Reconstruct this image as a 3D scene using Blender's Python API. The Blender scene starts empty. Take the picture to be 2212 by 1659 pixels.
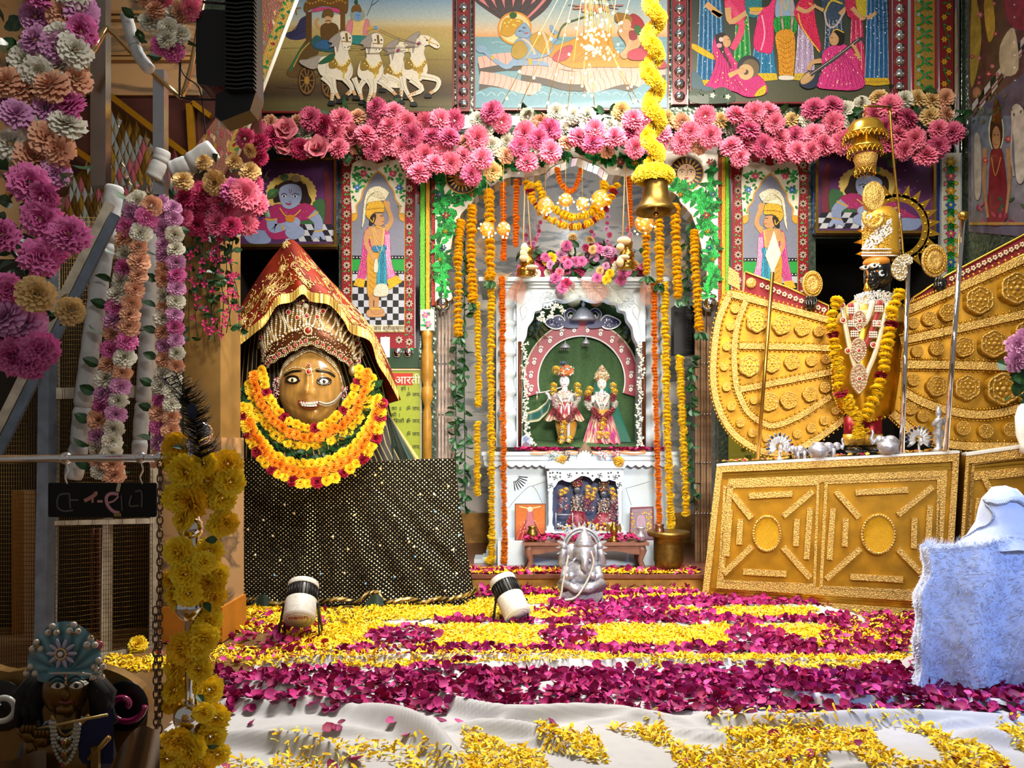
import bpy,math,random
import numpy as np
from mathutils import Vector,Matrix,Euler
R = random.Random(7)
F = 1736.0; CX = 1106.0; HY = 958.0; EYE = 1.0      # focal length and horizon for a 2212 x 1659 picture
SC = bpy.context.scene
COL = SC.collection
PI = math.pi

# ---------------------------------------------------------------- camera, world, lights, exposure
cam = bpy.data.objects.new('camera',bpy.data.cameras.new('camera'))
COL.objects.link(cam)
cam.location = (0,0,EYE); cam.rotation_euler = (PI/2,0,0)
cam.data.sensor_width = 36; cam.data.lens = F/2212*36
cam.data.shift_y = (HY-829.5)/2212
cam.data.clip_start = .05
SC.camera = cam
SC.view_settings.view_transform = 'Standard'; SC.view_settings.look = 'None'
SC.view_settings.gamma = 1; SC.view_settings.use_curve_mapping = False
SC.view_settings.exposure = 0.0
w = bpy.data.worlds.new('world'); SC.world = w; w.use_nodes = True
w.node_tree.nodes['Background'].inputs[0].default_value = (1.0,.94,.86,1)
w.node_tree.nodes['Background'].inputs[1].default_value = .20

def light(name,typ,loc,target,energy,col=(1,1,1),size=.5,sy=None,spot=60,blend=.5):
 d = bpy.data.lights.new(name,typ); d.energy = energy; d.color = col
 if typ == 'AREA':
  d.shape = 'RECTANGLE'; d.size = size; d.size_y = sy or size; d.spread = math.radians(spot*2)
 elif typ == 'SPOT':
  d.spot_size = math.radians(spot); d.spot_blend = blend; d.shadow_soft_size = size
 else:
  d.shadow_soft_size = size
 o = bpy.data.objects.new(name,d); COL.objects.link(o); o.location = loc
 v = Vector(target)-Vector(loc)
 o.rotation_euler = v.to_track_quat('-Z','Y').to_euler()
 return o
WARM = (1.0,.90,.74); WARM2 = (1,.76,.45); COOL = (.80,.90,1.0)
light('hall_light_wall','AREA',(.9,2.7,4.5),(.4,6.0,1.7),120,WARM,2.6,.8,spot=55)
light('hall_light_floor','AREA',(.3,4.7,5.2),(.5,3.7,0),165,(1,.95,.88),2.0,.8,spot=50)
light('stage_spot_gold','SPOT',(-1.3,2.2,3.0),(2.2,5.0,.9),220,(1,.90,.70),.08,spot=42)
light('stage_spot_idol','SPOT',(-.3,2.4,2.9),(-1.3,5.0,1.3),190,WARM,.10,spot=34)
light('front_fill','AREA',(.8,-.8,2.9),(.6,6.0,1.2),34,(1,.93,.80),1.2,.6,spot=22)  # unseen fill behind the camera, added to lift surfaces facing the viewer
light('left_flower_fill','SPOT',(.3,.5,2.7),(-1.75,2.6,1.75),75,(1,.94,.88),.15,spot=38)  # added fill spot without a fixture, brightens the upper left flowers
light('blue_side_light','SPOT',(2.55,2.0,1.45),(2.0,3.2,.5),120,(.22,.42,1.0),.12,spot=70)

# ---------------------------------------------------------------- helpers
_cc = {}
def C(h):
 if not isinstance(h,str): return tuple(h)
 if h in _cc: return _cc[h]
 q = [int(h[i:i+2],16)/255 for i in (1,3,5)]
 q = tuple((c/12.92 if c <= .04045 else ((c+.055)/1.055)**2.4) for c in q)
 _cc[h] = q
 return q
def mixc(a,b,t):
 a,b = C(a),C(b)
 return tuple(a[i]*(1-t)+b[i]*t for i in range(3))
def P(x,y,Y): return Vector(((x-CX)*Y/F,Y,EYE+(HY-y)*Y/F))
def S(px,Y): return px*Y/F
def FL(x,y,z=0.0):
 Y = (EYE-z)*F/(y-HY)
 return Vector(((x-CX)*Y/F,Y,z))
def PY(x0,Y0,x1,Y1):
 return lambda x: 1.0/((1/Y0)+(1/Y1-1/Y0)*(x-x0)/(x1-x0))
def cr(pts,n=5,closed=True):
 pts = [tuple(p) for p in pts]; m = len(pts); out = []
 if m < 3: return pts
 dim = len(pts[0])
 rng = range(m) if closed else range(m-1)
 for i in rng:
  if closed: p0,p1,p2,p3 = pts[i-1],pts[i],pts[(i+1) % m],pts[(i+2) % m]
  else: p0,p1,p2,p3 = pts[max(i-1,0)],pts[i],pts[i+1],pts[min(i+2,m-1)]
  for k in range(n):
   t = k/n; t2 = t*t; t3 = t2*t
   out.append(tuple(.5*(2*p1[d]+(p2[d]-p0[d])*t+(2*p0[d]-5*p1[d]+4*p2[d]-p3[d])*t2+(3*p1[d]-p0[d]-3*p2[d]+p3[d])*t3) for d in range(dim)))
 if not closed: out.append(pts[-1])
 return out
def lerp(a,b,t): return a+(b-a)*t
def interp(pts,t):
 """point at fraction t (by index) along a polyline"""
 f = t*(len(pts)-1); i = min(int(f),len(pts)-2); f -= i
 return tuple(a+(b-a)*f for a,b in zip(pts[i],pts[i+1]))
def resample(pts,step):
 pts = [Vector(p) for p in pts]; out = [pts[0]]; acc = 0
 for a,b in zip(pts,pts[1:]):
  L = (b-a).length; d = step-acc
  while d <= L and L > 0:
   out.append(a.lerp(b,d/L)); d += step
  acc = (acc+L) % step if L else acc
 return out
def inpoly(x,y,poly):
 c = False; j = len(poly)-1
 for i in range(len(poly)):
  xi,yi = poly[i]; xj,yj = poly[j]
  if (yi > y) != (yj > y) and x < (xj-xi)*(y-yi)/(yj-yi)+xi: c = not c
  j = i
 return c

def mat(name,col='#888888',rough=.5,metal=0.,attr=False,nz=0.,ns=30.,bump=0.,bs=80.,bt='noise',emit=0.,coat=0.,trans=0.,sheen=0.,ior=1.45,spec=.5,subs=0.):
 m = bpy.data.materials.new(name); m.use_nodes = True
 nt = m.node_tree; b = nt.nodes['Principled BSDF']; L = nt.links.new
 tc = nt.nodes.new('ShaderNodeTexCoord')
 if attr:
  a = nt.nodes.new('ShaderNodeAttribute'); a.attribute_name = 'Col'; src = a.outputs['Color']
 else:
  a = nt.nodes.new('ShaderNodeRGB'); a.outputs[0].default_value = (*C(col),1); src = a.outputs[0]
 if nz:
  t = nt.nodes.new('ShaderNodeTexNoise'); t.inputs['Scale'].default_value = ns; t.inputs['Detail'].default_value = 3
  L(tc.outputs['Object'],t.inputs['Vector'])
  mr = nt.nodes.new('ShaderNodeMapRange'); mr.inputs[1].default_value = .3; mr.inputs[2].default_value = .7
  mr.inputs[3].default_value = 1-nz; mr.inputs[4].default_value = 1+nz*.6
  L(t.outputs[0],mr.inputs[0])
  mx = nt.nodes.new('ShaderNodeMix'); mx.data_type = 'RGBA'; mx.blend_type = 'MULTIPLY'; mx.inputs[0].default_value = 1
  L(src,mx.inputs[6]); L(mr.outputs[0],mx.inputs[7]); src = mx.outputs[2]
 L(src,b.inputs['Base Color'])
 if emit:
  L(src,b.inputs['Emission Color']); b.inputs['Emission Strength'].default_value = emit
 b.inputs['Roughness'].default_value = rough; b.inputs['Metallic'].default_value = metal
 b.inputs['Coat Weight'].default_value = coat; b.inputs['Transmission Weight'].default_value = trans
 b.inputs['Sheen Weight'].default_value = sheen; b.inputs['IOR'].default_value = ior
 b.inputs['Specular IOR Level'].default_value = spec
 if bump:
  if bt == 'noise':
   t = nt.nodes.new('ShaderNodeTexNoise'); t.inputs['Detail'].default_value = 4; o = t.outputs[0]
  elif bt == 'wave':
   t = nt.nodes.new('ShaderNodeTexWave'); o = t.outputs[1]
  else:
   t = nt.nodes.new('ShaderNodeTexVoronoi'); o = t.outputs[0]
  t.inputs['Scale'].default_value = bs
  L(tc.outputs['Object'],t.inputs['Vector'])
  bp = nt.nodes.new('ShaderNodeBump'); bp.inputs['Strength'].default_value = bump; bp.inputs['Distance'].default_value = .004
  L(o,bp.inputs['Height']); L(bp.outputs[0],b.inputs['Normal'])
 return m

class MB:
 def __init__(s): s.v = []; s.f = []; s.c = []; s.sm = []; s.uv = None
 def add(s,vs,fs,col='#ffffff',smooth=False):
  b = len(s.v); s.v.extend(tuple(v) for v in vs)
  if isinstance(col,list): s.c.extend(C(c) for c in col)
  else:
   c = C(col); s.c.extend([c]*len(vs))
  for f in fs: s.f.append(tuple(i+b for i in f)); s.sm.append(smooth)
  return s
 def box(s,c,d,col='#ffffff',M=None):
  x,y,z = d[0]/2,d[1]/2,d[2]/2; c = Vector(c)
  vs = [Vector((i*x,j*y,k*z)) for i in (-1,1) for j in (-1,1) for k in (-1,1)]
  if M is not None: vs = [M@v for v in vs]
  return s.add([c+v for v in vs],[(0,1,3,2),(4,6,7,5),(0,4,5,1),(2,3,7,6),(0,2,6,4),(1,5,7,3)],col)
 def bar(s,a,b,w,h,col='#ffffff',up=(0,0,1)):
  a,b = Vector(a),Vector(b); d = b-a; L = d.length; d.normalize()
  u = Vector(up); sd = d.cross(u)
  if sd.length < 1e-4: sd = d.cross(Vector((0,1,0)))
  sd.normalize(); u = sd.cross(d)
  M = Matrix((sd,d,u)).transposed()
  return s.box((a+b)/2,(w,L,h),col,M)
 def prism(s,pts,off,col='#ffffff',smooth=False,back=True):
  n = len(pts); off = Vector(off); pts = [Vector(p) for p in pts]
  fs = [tuple(range(n))]+[(i,i+n,(i+1) % n+n,(i+1) % n) for i in range(n)]
  if back: fs.append(tuple(range(2*n-1,n-1,-1)))
  return s.add(pts+[p+off for p in pts],fs,col,smooth)
 def tube(s,path,r,col='#ffffff',n=6,closed=False,caps=True,smooth=True,flat=1.0):
  path = [Vector(p) for p in path]; m = len(path)
  if m < 2: return s
  rs = r if isinstance(r,(list,tuple)) else [r]*m
  vs = []; up = None
  for i in range(m):
   if closed: t = path[(i+1) % m]-path[i-1]
   else: t = path[min(i+1,m-1)]-path[max(i-1,0)]
   if t.length < 1e-9: t = Vector((0,0,1))
   t.normalize()
   if up is None:
    up = Vector((0,-1,0)) if abs(t.y) < .9 else Vector((0,0,1))
   x = t.cross(up)
   if x.length < 1e-5: x = t.cross(Vector((1,.1,.2)))
   x.normalize(); up = x.cross(t).normalized()
   for k in range(n):
    a = 2*PI*k/n
    vs.append(path[i]+(x*math.cos(a)+up*math.sin(a)*flat)*rs[i])
  fs = []
  for i in range(m if closed else m-1):
   j = (i+1) % m
   for k in range(n):
    l = (k+1) % n; fs.append((i*n+k,i*n+l,j*n+l,j*n+k))
  if caps and not closed: fs += [tuple(range(n-1,-1,-1)),tuple((m-1)*n+k for k in range(n))]
  return s.add(vs,fs,col,smooth)
 def lathe(s,prof,c,col='#ffffff',n=20,M=None,smooth=True,sc=(1,1,1),cols=None):
  c = Vector(c); vs = []; cl = []
  for q,(r,z) in enumerate(prof):
   for k in range(n):
    a = 2*PI*k/n; v = Vector((r*math.cos(a)*sc[0],r*math.sin(a)*sc[1],z*sc[2]))
    vs.append(c+(M@v if M is not None else v))
    if cols: cl.append(cols[q])
  m = len(prof)
  fs = [(i*n+k,i*n+(k+1) % n,(i+1)*n+(k+1) % n,(i+1)*n+k) for i in range(m-1) for k in range(n)]
  fs += [tuple(range(n-1,-1,-1)),tuple((m-1)*n+k for k in range(n))]
  return s.add(vs,fs,cl or col,smooth)
 def ball(s,c,r,col='#ffffff',n=10,m=6,M=None,sq=1.0):
  if not isinstance(r,(tuple,list)): r = (r,r,r)
  c = Vector(c); vs = []
  for i in range(m+1):
   t = PI*i/m
   for k in range(n):
    a = 2*PI*k/n
    v = Vector((r[0]*math.sin(t)*math.cos(a),r[1]*math.sin(t)*math.sin(a),r[2]*math.cos(t)))
    vs.append(c+(M@v if M is not None else v))
  fs = [(i*n+k,i*n+(k+1) % n,(i+1)*n+(k+1) % n,(i+1)*n+k)[::-1] for i in range(m) for k in range(n)]
  return s.add(vs,fs,col,True)
 def bead(s,c,r,col='#ffffff'):
  c = Vector(c); g = .5773*r
  vs = [c+Vector(v) for v in ((r,0,0),(-r,0,0),(0,r,0),(0,-r,0),(0,0,r),(0,0,-r),(g,-g,g),(-g,-g,g),(g,-g,-g),(-g,-g,-g))]
  fs = [(0,6,8),(1,9,7),(4,7,6),(5,8,9),(3,6,7),(3,8,6),(3,9,8),(3,7,9),(4,6,0),(4,1,7),(5,0,8),(5,9,1)]
  return s.add(vs,fs,col,True)
 def grid(s,fn,nu,nv,col='#ffffff',smooth=True,wrap=False,uvs=None):
  vs = []; cl = []
  for j in range(nv+1):
   for i in range(nu+1):
    vs.append(fn(i/nu,j/nv)); cl.append(C(col(i/nu,j/nv)) if callable(col) else C(col))
  fs = [(j*(nu+1)+i,j*(nu+1)+i+1,(j+1)*(nu+1)+i+1,(j+1)*(nu+1)+i) for j in range(nv) for i in range(nu)]
  return s.add(vs,fs,cl,smooth)
 def mesh(s,name):
  me = bpy.data.meshes.new(name)
  me.from_pydata(s.v,[],s.f)
  if s.v:
   a = me.color_attributes.new('Col','FLOAT_COLOR','POINT')
   arr = np.ones((len(s.v),4),np.float32); arr[:,:3] = np.array(s.c,np.float32)
   a.data.foreach_set('color',arr.ravel())
   me.polygons.foreach_set('use_smooth',np.array(s.sm,dtype=bool))
   if s.uv is not None:
    ul = me.uv_layers.new(name='UVMap')
    li = np.zeros(len(me.loops),np.int32); me.loops.foreach_get('vertex_index',li)
    ul.data.foreach_set('uv',np.array(s.uv,np.float32)[li].ravel())
  me.update()
  return me
 def build(s,name,m,parent=None,label=None,cat=None,group=None,kind=None):
  me = s.mesh(name)
  for q in (m if isinstance(m,(list,tuple)) else [m]): me.materials.append(q)
  o = link(name,me,parent)
  tag(o,label,cat,group,kind)
  return o
def tag(o,label=None,cat=None,group=None,kind=None):
 if label: o['label'] = label
 if cat: o['category'] = cat
 if group: o['group'] = group
 if kind: o['kind'] = kind
 return o
def link(name,data,parent=None,M=None):
 o = bpy.data.objects.new(name,data); COL.objects.link(o)
 if M is not None: o.matrix_world = M
 if parent is not None:
  o.parent = parent
  o.matrix_parent_inverse = Matrix.Translation(-Vector(BASES.get(parent.name,(0,0,0))))
 return o
BASES = {}
def thing(name,label,cat,loc=(0,0,0),group=None,kind=None):
 o = bpy.data.objects.new(name,None); COL.objects.link(o); o.location = loc; o.empty_display_size = .05
 BASES[o.name] = tuple(loc)
 return tag(o,label,cat,group,kind)

class Art(MB):
 """flat painted shapes in picture units laid out on an upright plane at distance Y, each layer a hair proud of the last"""
 def __init__(s,Y,step=.00013,T=None,k0=0):
  super().__init__(); s.Y = Y if callable(Y) else (lambda x: Y); s.k = k0; s.step = step; s.T = T
 def pt(s,x,y,o=0):
  if s.T: x,y = s.T(x,y)
  return P(x,y,s.Y(x)-s.k*s.step-o)
 def s(s,pts,col,n=4,sharp=False,k=1):
  s.k += k
  q = pts if sharp else cr(pts,n)
  s.add([s.pt(*p) for p in q],[tuple(range(len(q)))],col)
  if not sharp: s.line(q+q[:1],.75,mixc(col,'#000000',.6),1,k=.1)
  return s
 def raw(s,pts,cols):
  s.k += 1; s.add([s.pt(*p) for p in pts],[tuple(range(len(pts)))],cols); return s
 def r(s,x0,y0,x1,y1,col): return s.s([(x0,y0),(x1,y0),(x1,y1),(x0,y1)],col,sharp=True)
 def grad(s,x0,y0,x1,y1,stops):
  s.k += 1
  for (a,ca),(b,cb) in zip(stops,stops[1:]):
   s.add([s.pt(x0,a),s.pt(x1,a),s.pt(x1,b),s.pt(x0,b)],[(0,1,2,3)],[ca,ca,cb,cb])
 def e(s,x,y,rx,ry,col,rot=0,n=18,k=1):
  c,q = math.cos(rot),math.sin(rot); s.k += k
  pts = [(x+rx*math.cos(a)*c-ry*math.sin(a)*q,y+rx*math.cos(a)*q+ry*math.sin(a)*c) for a in (2*PI*i/n for i in range(n))]
  s.add([s.pt(*p) for p in pts],[tuple(range(n))],col); return s
 def line(s,pts,w,col,n=4,k=1):
  s.k += k; q = cr(pts,n,False) if len(pts) > 2 and n > 1 else pts; m = len(q); L = []; Rr = []
  for i in range(m):
   a,b = q[max(i-1,0)],q[min(i+1,m-1)]; dx,dy = b[0]-a[0],b[1]-a[1]; l = math.hypot(dx,dy) or 1
   ww = w[0]+(w[1]-w[0])*i/(m-1) if isinstance(w,(tuple,list)) else w
   L.append((q[i][0]-dy/l*ww/2,q[i][1]+dx/l*ww/2)); Rr.append((q[i][0]+dy/l*ww/2,q[i][1]-dx/l*ww/2))
  s.add([s.pt(*p) for p in L+Rr],[(i,i+1,m+i+1,m+i) for i in range(m-1)],col); return s
 def leaf(s,x,y,L,w,ang,col,k=0):
  c,q = math.cos(ang),math.sin(ang)
  pts = [(0,0),(.3,.5),(.7,.35),(1,0),(.7,-.35),(.3,-.5)]
  s.k += k; pp = [(x+a*L*c-b*w*q,y+a*L*q+b*w*c) for a,b in pts]
  s.add([s.pt(*p) for p in pp],[tuple(range(6))],col); return s
 def flower(s,x,y,r,n,col,cc='#e8c040',k=1):
  s.k += k
  for i in range(n):
   a = 2*PI*i/n
   s.leaf(x+.15*r*math.cos(a),y+.15*r*math.sin(a),r*.9,r*2.2/n*1.5,a,col)
  s.e(x,y,r*.28,r*.28,cc,n=8); return s
def XF(P0,M=None): return (M or Matrix.Identity(3)).to_4x4() if P0 is None else Matrix.Translation(P0)@(M or Matrix.Identity(3)).to_4x4()
def rnd_rot(rr=R): return Euler((rr.uniform(0,6.28),rr.uniform(0,6.28),rr.uniform(0,6.28))).to_matrix()
def face_rot(d):
 """rotation taking local +Z to direction d with a random spin"""
 return (Vector(d).to_track_quat('Z','Y').to_matrix() @ Matrix.Rotation(R.uniform(0,6.28),3,'Z'))

# ---------------------------------------------------------------- materials
M = {}
M['paint'] = mat('painted_glass',attr=True,rough=.38,nz=.10,ns=60,coat=.12)
M['foil'] = mat('coloured_foil',attr=True,rough=.28,metal=.45,nz=.25,ns=160,bump=.6,bs=170,bt='voronoi')
M['enamel'] = mat('enamel',attr=True,rough=.35,nz=.08,ns=80,coat=.25)
M['cloth'] = mat('woven_cloth',attr=True,rough=.85,nz=.12,ns=120,bump=.25,bs=500,sheen=.2)
M['satin'] = mat('satin',attr=True,rough=.45,nz=.12,ns=40,sheen=.3)
M['petal'] = mat('flower_petals',attr=True,rough=.62,nz=.10,ns=90,spec=.3)
M['leaf'] = mat('leaves',attr=True,rough=.42,nz=.25,ns=40)
M['marble'] = mat('white_marble','#bccad6',rough=.32,nz=.06,ns=6,coat=.1)
M['marblec'] = mat('carved_marble',attr=True,rough=.35,nz=.05,ns=9)
M['gold'] = mat('gold_foil','#b5851c',rough=.44,metal=.5,nz=.30,ns=9,bump=.18,bs=90)
M['goldbraid'] = mat('gold_braid','#cfa556',rough=.42,metal=.4,nz=.6,ns=120,bump=1.0,bs=130,bt='voronoi')
M['goldmet'] = mat('polished_gold','#e0b040',rough=.22,metal=.9,nz=.08,ns=60)
M['golda'] = mat('gilt',attr=True,rough=.34,metal=.5,nz=.15,ns=150)
M['silver'] = mat('silver','#a9a9b2',rough=.42,metal=.6,nz=.25,ns=60,bump=.7,bs=70)
M['silvera'] = mat('silver_trim',attr=True,rough=.3,metal=.6,nz=.12,ns=70)
M['chrome'] = mat('chrome','#e0e0e4',rough=.06,metal=1)
M['brass'] = mat('brass','#b08a3e',rough=.25,metal=.95,nz=.15,ns=30)
M['brass_old'] = mat('old_brass','#7d6430',rough=.38,metal=.9,nz=.25,ns=40)
M['black'] = mat('black_paint','#0c0c0e',rough=.38)
M['blackm'] = mat('black_metal','#121316',rough=.32,metal=.4)
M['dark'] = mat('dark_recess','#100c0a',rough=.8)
M['white'] = mat('white_plastic','#d9d9d6',rough=.45)
M['bulb'] = mat('warm_led','#ffd98a',rough=.3,emit=9)
M['bulbw'] = mat('white_led','#fff6e6',rough=.3,emit=8)
M['gem'] = mat('gems',attr=True,rough=.12,nz=.0,coat=.6,spec=.8)
M['wood'] = mat('brown_wood','#5a3a22',rough=.45,nz=.35,ns=14)
M['steel'] = mat('brushed_steel','#b9bcc2',rough=.2,metal=1,nz=.05)
M['glass'] = mat('mirror_glass','#cfd6d4',rough=.04,metal=1)
# ---------------------------------------------------------------- the setting
WY = 6.0
M['stone'] = mat('floor_stone','#6b5136',rough=.35,nz=.25,ns=3,bump=.1,bs=20)
M['riser'] = mat('worn_yellow_paint','#b9863a',rough=.55,nz=.5,ns=9)
M['nosing'] = mat('brown_marble','#6d4438',rough=.25,nz=.3,ns=12)
M['wallb'] = mat('mirror_mosaic','#5b6a5c',rough=.22,metal=.6,nz=.5,ns=40,bump=.8,bs=34,bt='voronoi')
M['tan'] = mat('tan_marble','#b08a58',rough=.35,nz=.30,ns=5)
def veined(name,base,vein,sc=2.2,lo=.50,hi=.56):
 m = mat(name,base,rough=.28,coat=.15); nt = m.node_tree; L = nt.links.new
 tc = nt.nodes.new('ShaderNodeTexCoord'); mp = nt.nodes.new('ShaderNodeMapping'); mp.inputs['Rotation'].default_value = (0,.7,.3); mp.inputs['Scale'].default_value = (1,1,3.4)
 t = nt.nodes.new('ShaderNodeTexNoise'); t.inputs['Scale'].default_value = sc; t.inputs['Detail'].default_value = 6; t.inputs['Distortion'].default_value = 1.0
 cr_ = nt.nodes.new('ShaderNodeValToRGB'); cr_.color_ramp.elements[0].position = lo; cr_.color_ramp.elements[1].position = hi+.14
 cr_.color_ramp.elements[0].color = (*C(base),1); cr_.color_ramp.elements[1].color = (*C(base),1)
 e = cr_.color_ramp.elements.new(hi); e.color = (*C(vein),1)
 L(tc.outputs['Object'],mp.inputs[0]); L(mp.outputs[0],t.inputs['Vector']); L(t.outputs[0],cr_.inputs[0])
 L(cr_.outputs[0],nt.nodes['Principled BSDF'].inputs['Base Color'])
 return m
M['alcove'] = veined('veined_marble','#d6d2ce','#8c9498')
M['tanv'] = veined('veined_tan_marble','#b9946a','#6a5a48',1.4)

o = MB().box((0,2.9,-.05),(9,9.0,.1)).build('floor',M['stone'],kind='structure')
STEP = .107; SY = 5.50
e = thing('floor_platform',None,None,(0,SY,0),kind='structure')
MB().box((.3,SY+1.3,STEP/2-.012),(4.2,2.6,STEP-.024)).build('riser',M['riser'],e)
MB().box((.3,SY+1.3-.02,STEP-.012),(4.2,2.64,.024)).build('nosing',M['nosing'],e)
# back wall in piers around the arch and the two dark recesses
def pier(mb,x0,x1,y0,y1,Y=WY,d=.10,col='#ffffff'):
 a,b = P(x0,y0,Y),P(x1,y1,Y)
 mb.box(((a.x+b.x)/2,Y+d/2,(a.z+b.z)/2),(b.x-a.x,d,a.z-b.z),col)
FY = HY+F/WY            # picture row of the floor at the wall
mb = MB()
pier(mb,300,505,-200,FY); pier(mb,505,732,-200,530); pier(mb,732,942,-200,FY)
pier(mb,942,1552,-200,338); pier(mb,1552,1762,-200,FY); pier(mb,1762,2032,-200,515); pier(mb,2032,2400,-200,FY)
mb.build('wall_back',M['wallb'],kind='structure')
mb = MB()
for x0,x1,y0 in ((505,732,528),(1762,2032,512)):      # dark recesses beside the arch
 a,b = P(x0,y0,WY),P(x1,FY,WY)
 mb.box(((a.x+b.x)/2,WY+.75,(a.z+b.z)/2),(b.x-a.x,.04,a.z-b.z))
 for x in (a.x-.02,b.x+.02): mb.box((x,WY+.43,(a.z+b.z)/2),(.04,.66,a.z-b.z))
 mb.box(((a.x+b.x)/2,WY+.43,a.z),(b.x-a.x,.66,.04))
mb.build('wall_recess',M['dark'],kind='structure')
a = P(930,300,7.3); b = P(1570,0,7.3)
mb = MB()
mb.box((P(1245,0,7.25).x,7.3,1.9),(3.6,.08,3.8))
for x in (P(950,0,WY).x-.10,P(1552,0,WY).x+.10): mb.box((x,6.7,1.9),(.06,1.15,3.8))
mb.box((P(1245,0,7).x,6.7,3.5),(3.0,1.2,.08))
mb.build('wall_alcove',M['alcove'],kind='structure')
MB().box((P(1245,0,7).x,7.24,.24),(2.9,.03,.27)).build('baseboard_alcove',M['riser'],kind='structure')
# left and right side walls
MB().box((-3.1,4.4,2.2),(.1,4.0,4.6)).build('wall_left',M['tanv'],kind='structure')

# ---------------------------------------------------------------- frames and paintings on the upper wall
UY = WY-.035
def frame_px(name,x0,y0,x1,y1,w,Y,m,par,d=.03,col='#ffffff'):
 mb = MB()
 for a in ((x0-w,y0-w,x1+w,y0),(x0-w,y1,x1+w,y1+w),(x0-w,y0,x0,y1),(x1,y0,x1+w,y1)): pier(mb,a[0],a[2],a[1],a[3],Y,d,col)
 return mb.build(name,m,par)
def board_px(name,x0,y0,x1,y1,Y,m,par,d=.03,col='#ffffff'):
 mb = MB(); pier(mb,x0,x1,y0,y1,Y,d,col); return mb.build(name,m,par)
PT = -170
# --- chariot painting
e = thing('painting','painting of a gilded chariot drawn by four white galloping horses','painting',P(775,243,UY))
board_px('backing_board',566,PT,980,242,UY,M['paint'],e,.03,'#5a4a30')
frame_px('frame',568,PT,978,240,3.5,UY-.008,M['enamel'],e,.03,'#7a1520')
A = Art(UY-.001)
A.grad(568,PT,978,240,[(PT,'#54789f'),(-40,'#6689ac'),(0,'#7d9cb8'),(35,'#a9b7b8'),(52,'#c3b792'),(62,'#b8a067'),(95,'#a8985a'),(130,'#8b7a44'),(165,'#6b5a34'),(185,'#4c3a22'),(205,'#3f3322'),(222,'#5a5230'),(240,'#565231')])
Z = lambda pts: [(480+x/2.352,y/2.352) for x,y in pts]
for q in range(26):
 x = R.uniform(575,960); y = R.uniform(90,232); A.line([(x,y),(x+R.uniform(20,60),y+R.uniform(-2,2)),(x+R.uniform(60,110),y+R.uniform(-2,2))],(R.uniform(1,4),.5),R.choice(['#8c7a48','#6a5530','#4a3a22','#7c7040']) if y < 170 else R.choice(['#3a2d1c','#5c4c2c','#2f2618']),k=.1)
# chariot
A.s(Z([(445,85),(400,95),(370,150),(318,172),(345,198),(400,200),(440,175)]),'#34335c')
for q in range(4): A.line(Z([(440,95+q*20),(400,110+q*18),(340,178+q*6)]),1.2,'#1f1e3c')
A.s(Z([(440,200),(395,250),(350,330),(326,372),(345,392),(390,385),(430,300),(490,270)]),'#5b4520')
A.line(Z([(430,225),(385,280),(345,360)]),5,'#2b6b48'); A.line(Z([(445,215),(400,265),(362,340)]),2,'#c79a3a')
A.r(*Z([(425,60)])[0],*Z([(455,215)])[0],'#5a3d16'); A.r(*Z([(595,20)])[0],*Z([(625,170)])[0],'#6b4a1a')
A.s(Z([(420,62),(418,20),(470,-30),(560,-45),(630,-25),(640,30),(630,70),(600,45),(520,30),(455,45)]),'#6d4a18')
A.s(Z([(455,62),(470,42),(530,36),(590,44),(592,66),(530,52)]),'#c0487a')
for q in range(14): A.e(*Z([(430+q*15,10+8*math.sin(q))])[0],2.2,1.8,'#b8872e',k=.1)
A.line(Z([(400,40),(375,45),(378,75)]),3,'#8a6426')
A.s(Z([(560,75),(600,75),(600,150),(560,150)]),'#d8cfb4',sharp=True)
A.s(Z([(450,215),(480,180),(520,200),(600,200),(640,235),(560,265),(480,250)]),'#27595c')
A.s(Z([(505,130),(540,115),(580,125),(590,160),(560,205),(510,205),(500,160)]),'#5f4218')
A.e(*Z([(538,98)])[0],8,9,'#c8a070'); A.s(Z([(508,90),(515,55),(545,45),(565,65),(560,88),(535,80)]),'#6a5020')
A.line(Z([(525,108),(538,104),(552,108)]),1.8,'#15100c'); A.line(Z([(495,140),(475,115),(490,92)]),6,'#c09866')
A.s(Z([(500,205),(470,235),(520,250),(600,240),(590,205)]),'#305e8c')
A.s(Z([(640,110),(690,100),(740,110),(735,170),(700,200),(650,180)]),'#d8b878'); A.s(Z([(630,140),(650,100),(665,120),(650,200),(640,190)]),'#cf7f8c'); A.s(Z([(735,95),(748,130),(725,190),(715,150)]),'#cf7f8c')
A.e(*Z([(688,75)])[0],16,15,'#8f9a86'); A.e(*Z([(689,80)])[0],8.5,10,'#6f97c6'); A.s(Z([(658,62),(662,35),(690,20),(706,45),(704,62),(680,56)]),'#74501c'); A.e(*Z([(680,10)])[0],4,5,'#1e4a34')
A.line(Z([(682,78),(686,77)]),1.2,'#111'*1+'111'); A.line(Z([(695,77),(700,78)]),1.2,'#111111'); A.line(Z([(686,93),(694,94)]),1.4,'#b04040')
A.s(Z([(650,185),(700,180),(735,190),(720,225),(660,220)]),'#2c7f7a'); A.line(Z([(735,150),(765,140),(785,140)]),6,'#c8a040'); A.e(*Z([(780,140)])[0],5,4,'#6f97c6')
A.line(Z([(735,80),(760,20),(770,-30)]),1.2,'#4a4a58'); A.line(Z([(755,30),(790,5),(805,-20)]),1.2,'#4a4a58')
def wheel(x,y,rx,ry):
 A.e(x,y,rx,ry,'#33220e',n=24); A.e(x,y,rx*.9,ry*.9,'#7b5522',n=24); A.e(x,y,rx*.76,ry*.78,'#2a1a0c',n=24)
 for q in range(10):
  a = q*PI/5; A.line([(x,y),(x+rx*.8*math.cos(a),y+ry*.8*math.sin(a))],2,'#8a6428',k=.1)
 A.e(x,y,rx*.3,ry*.25,'#a07830')
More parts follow.
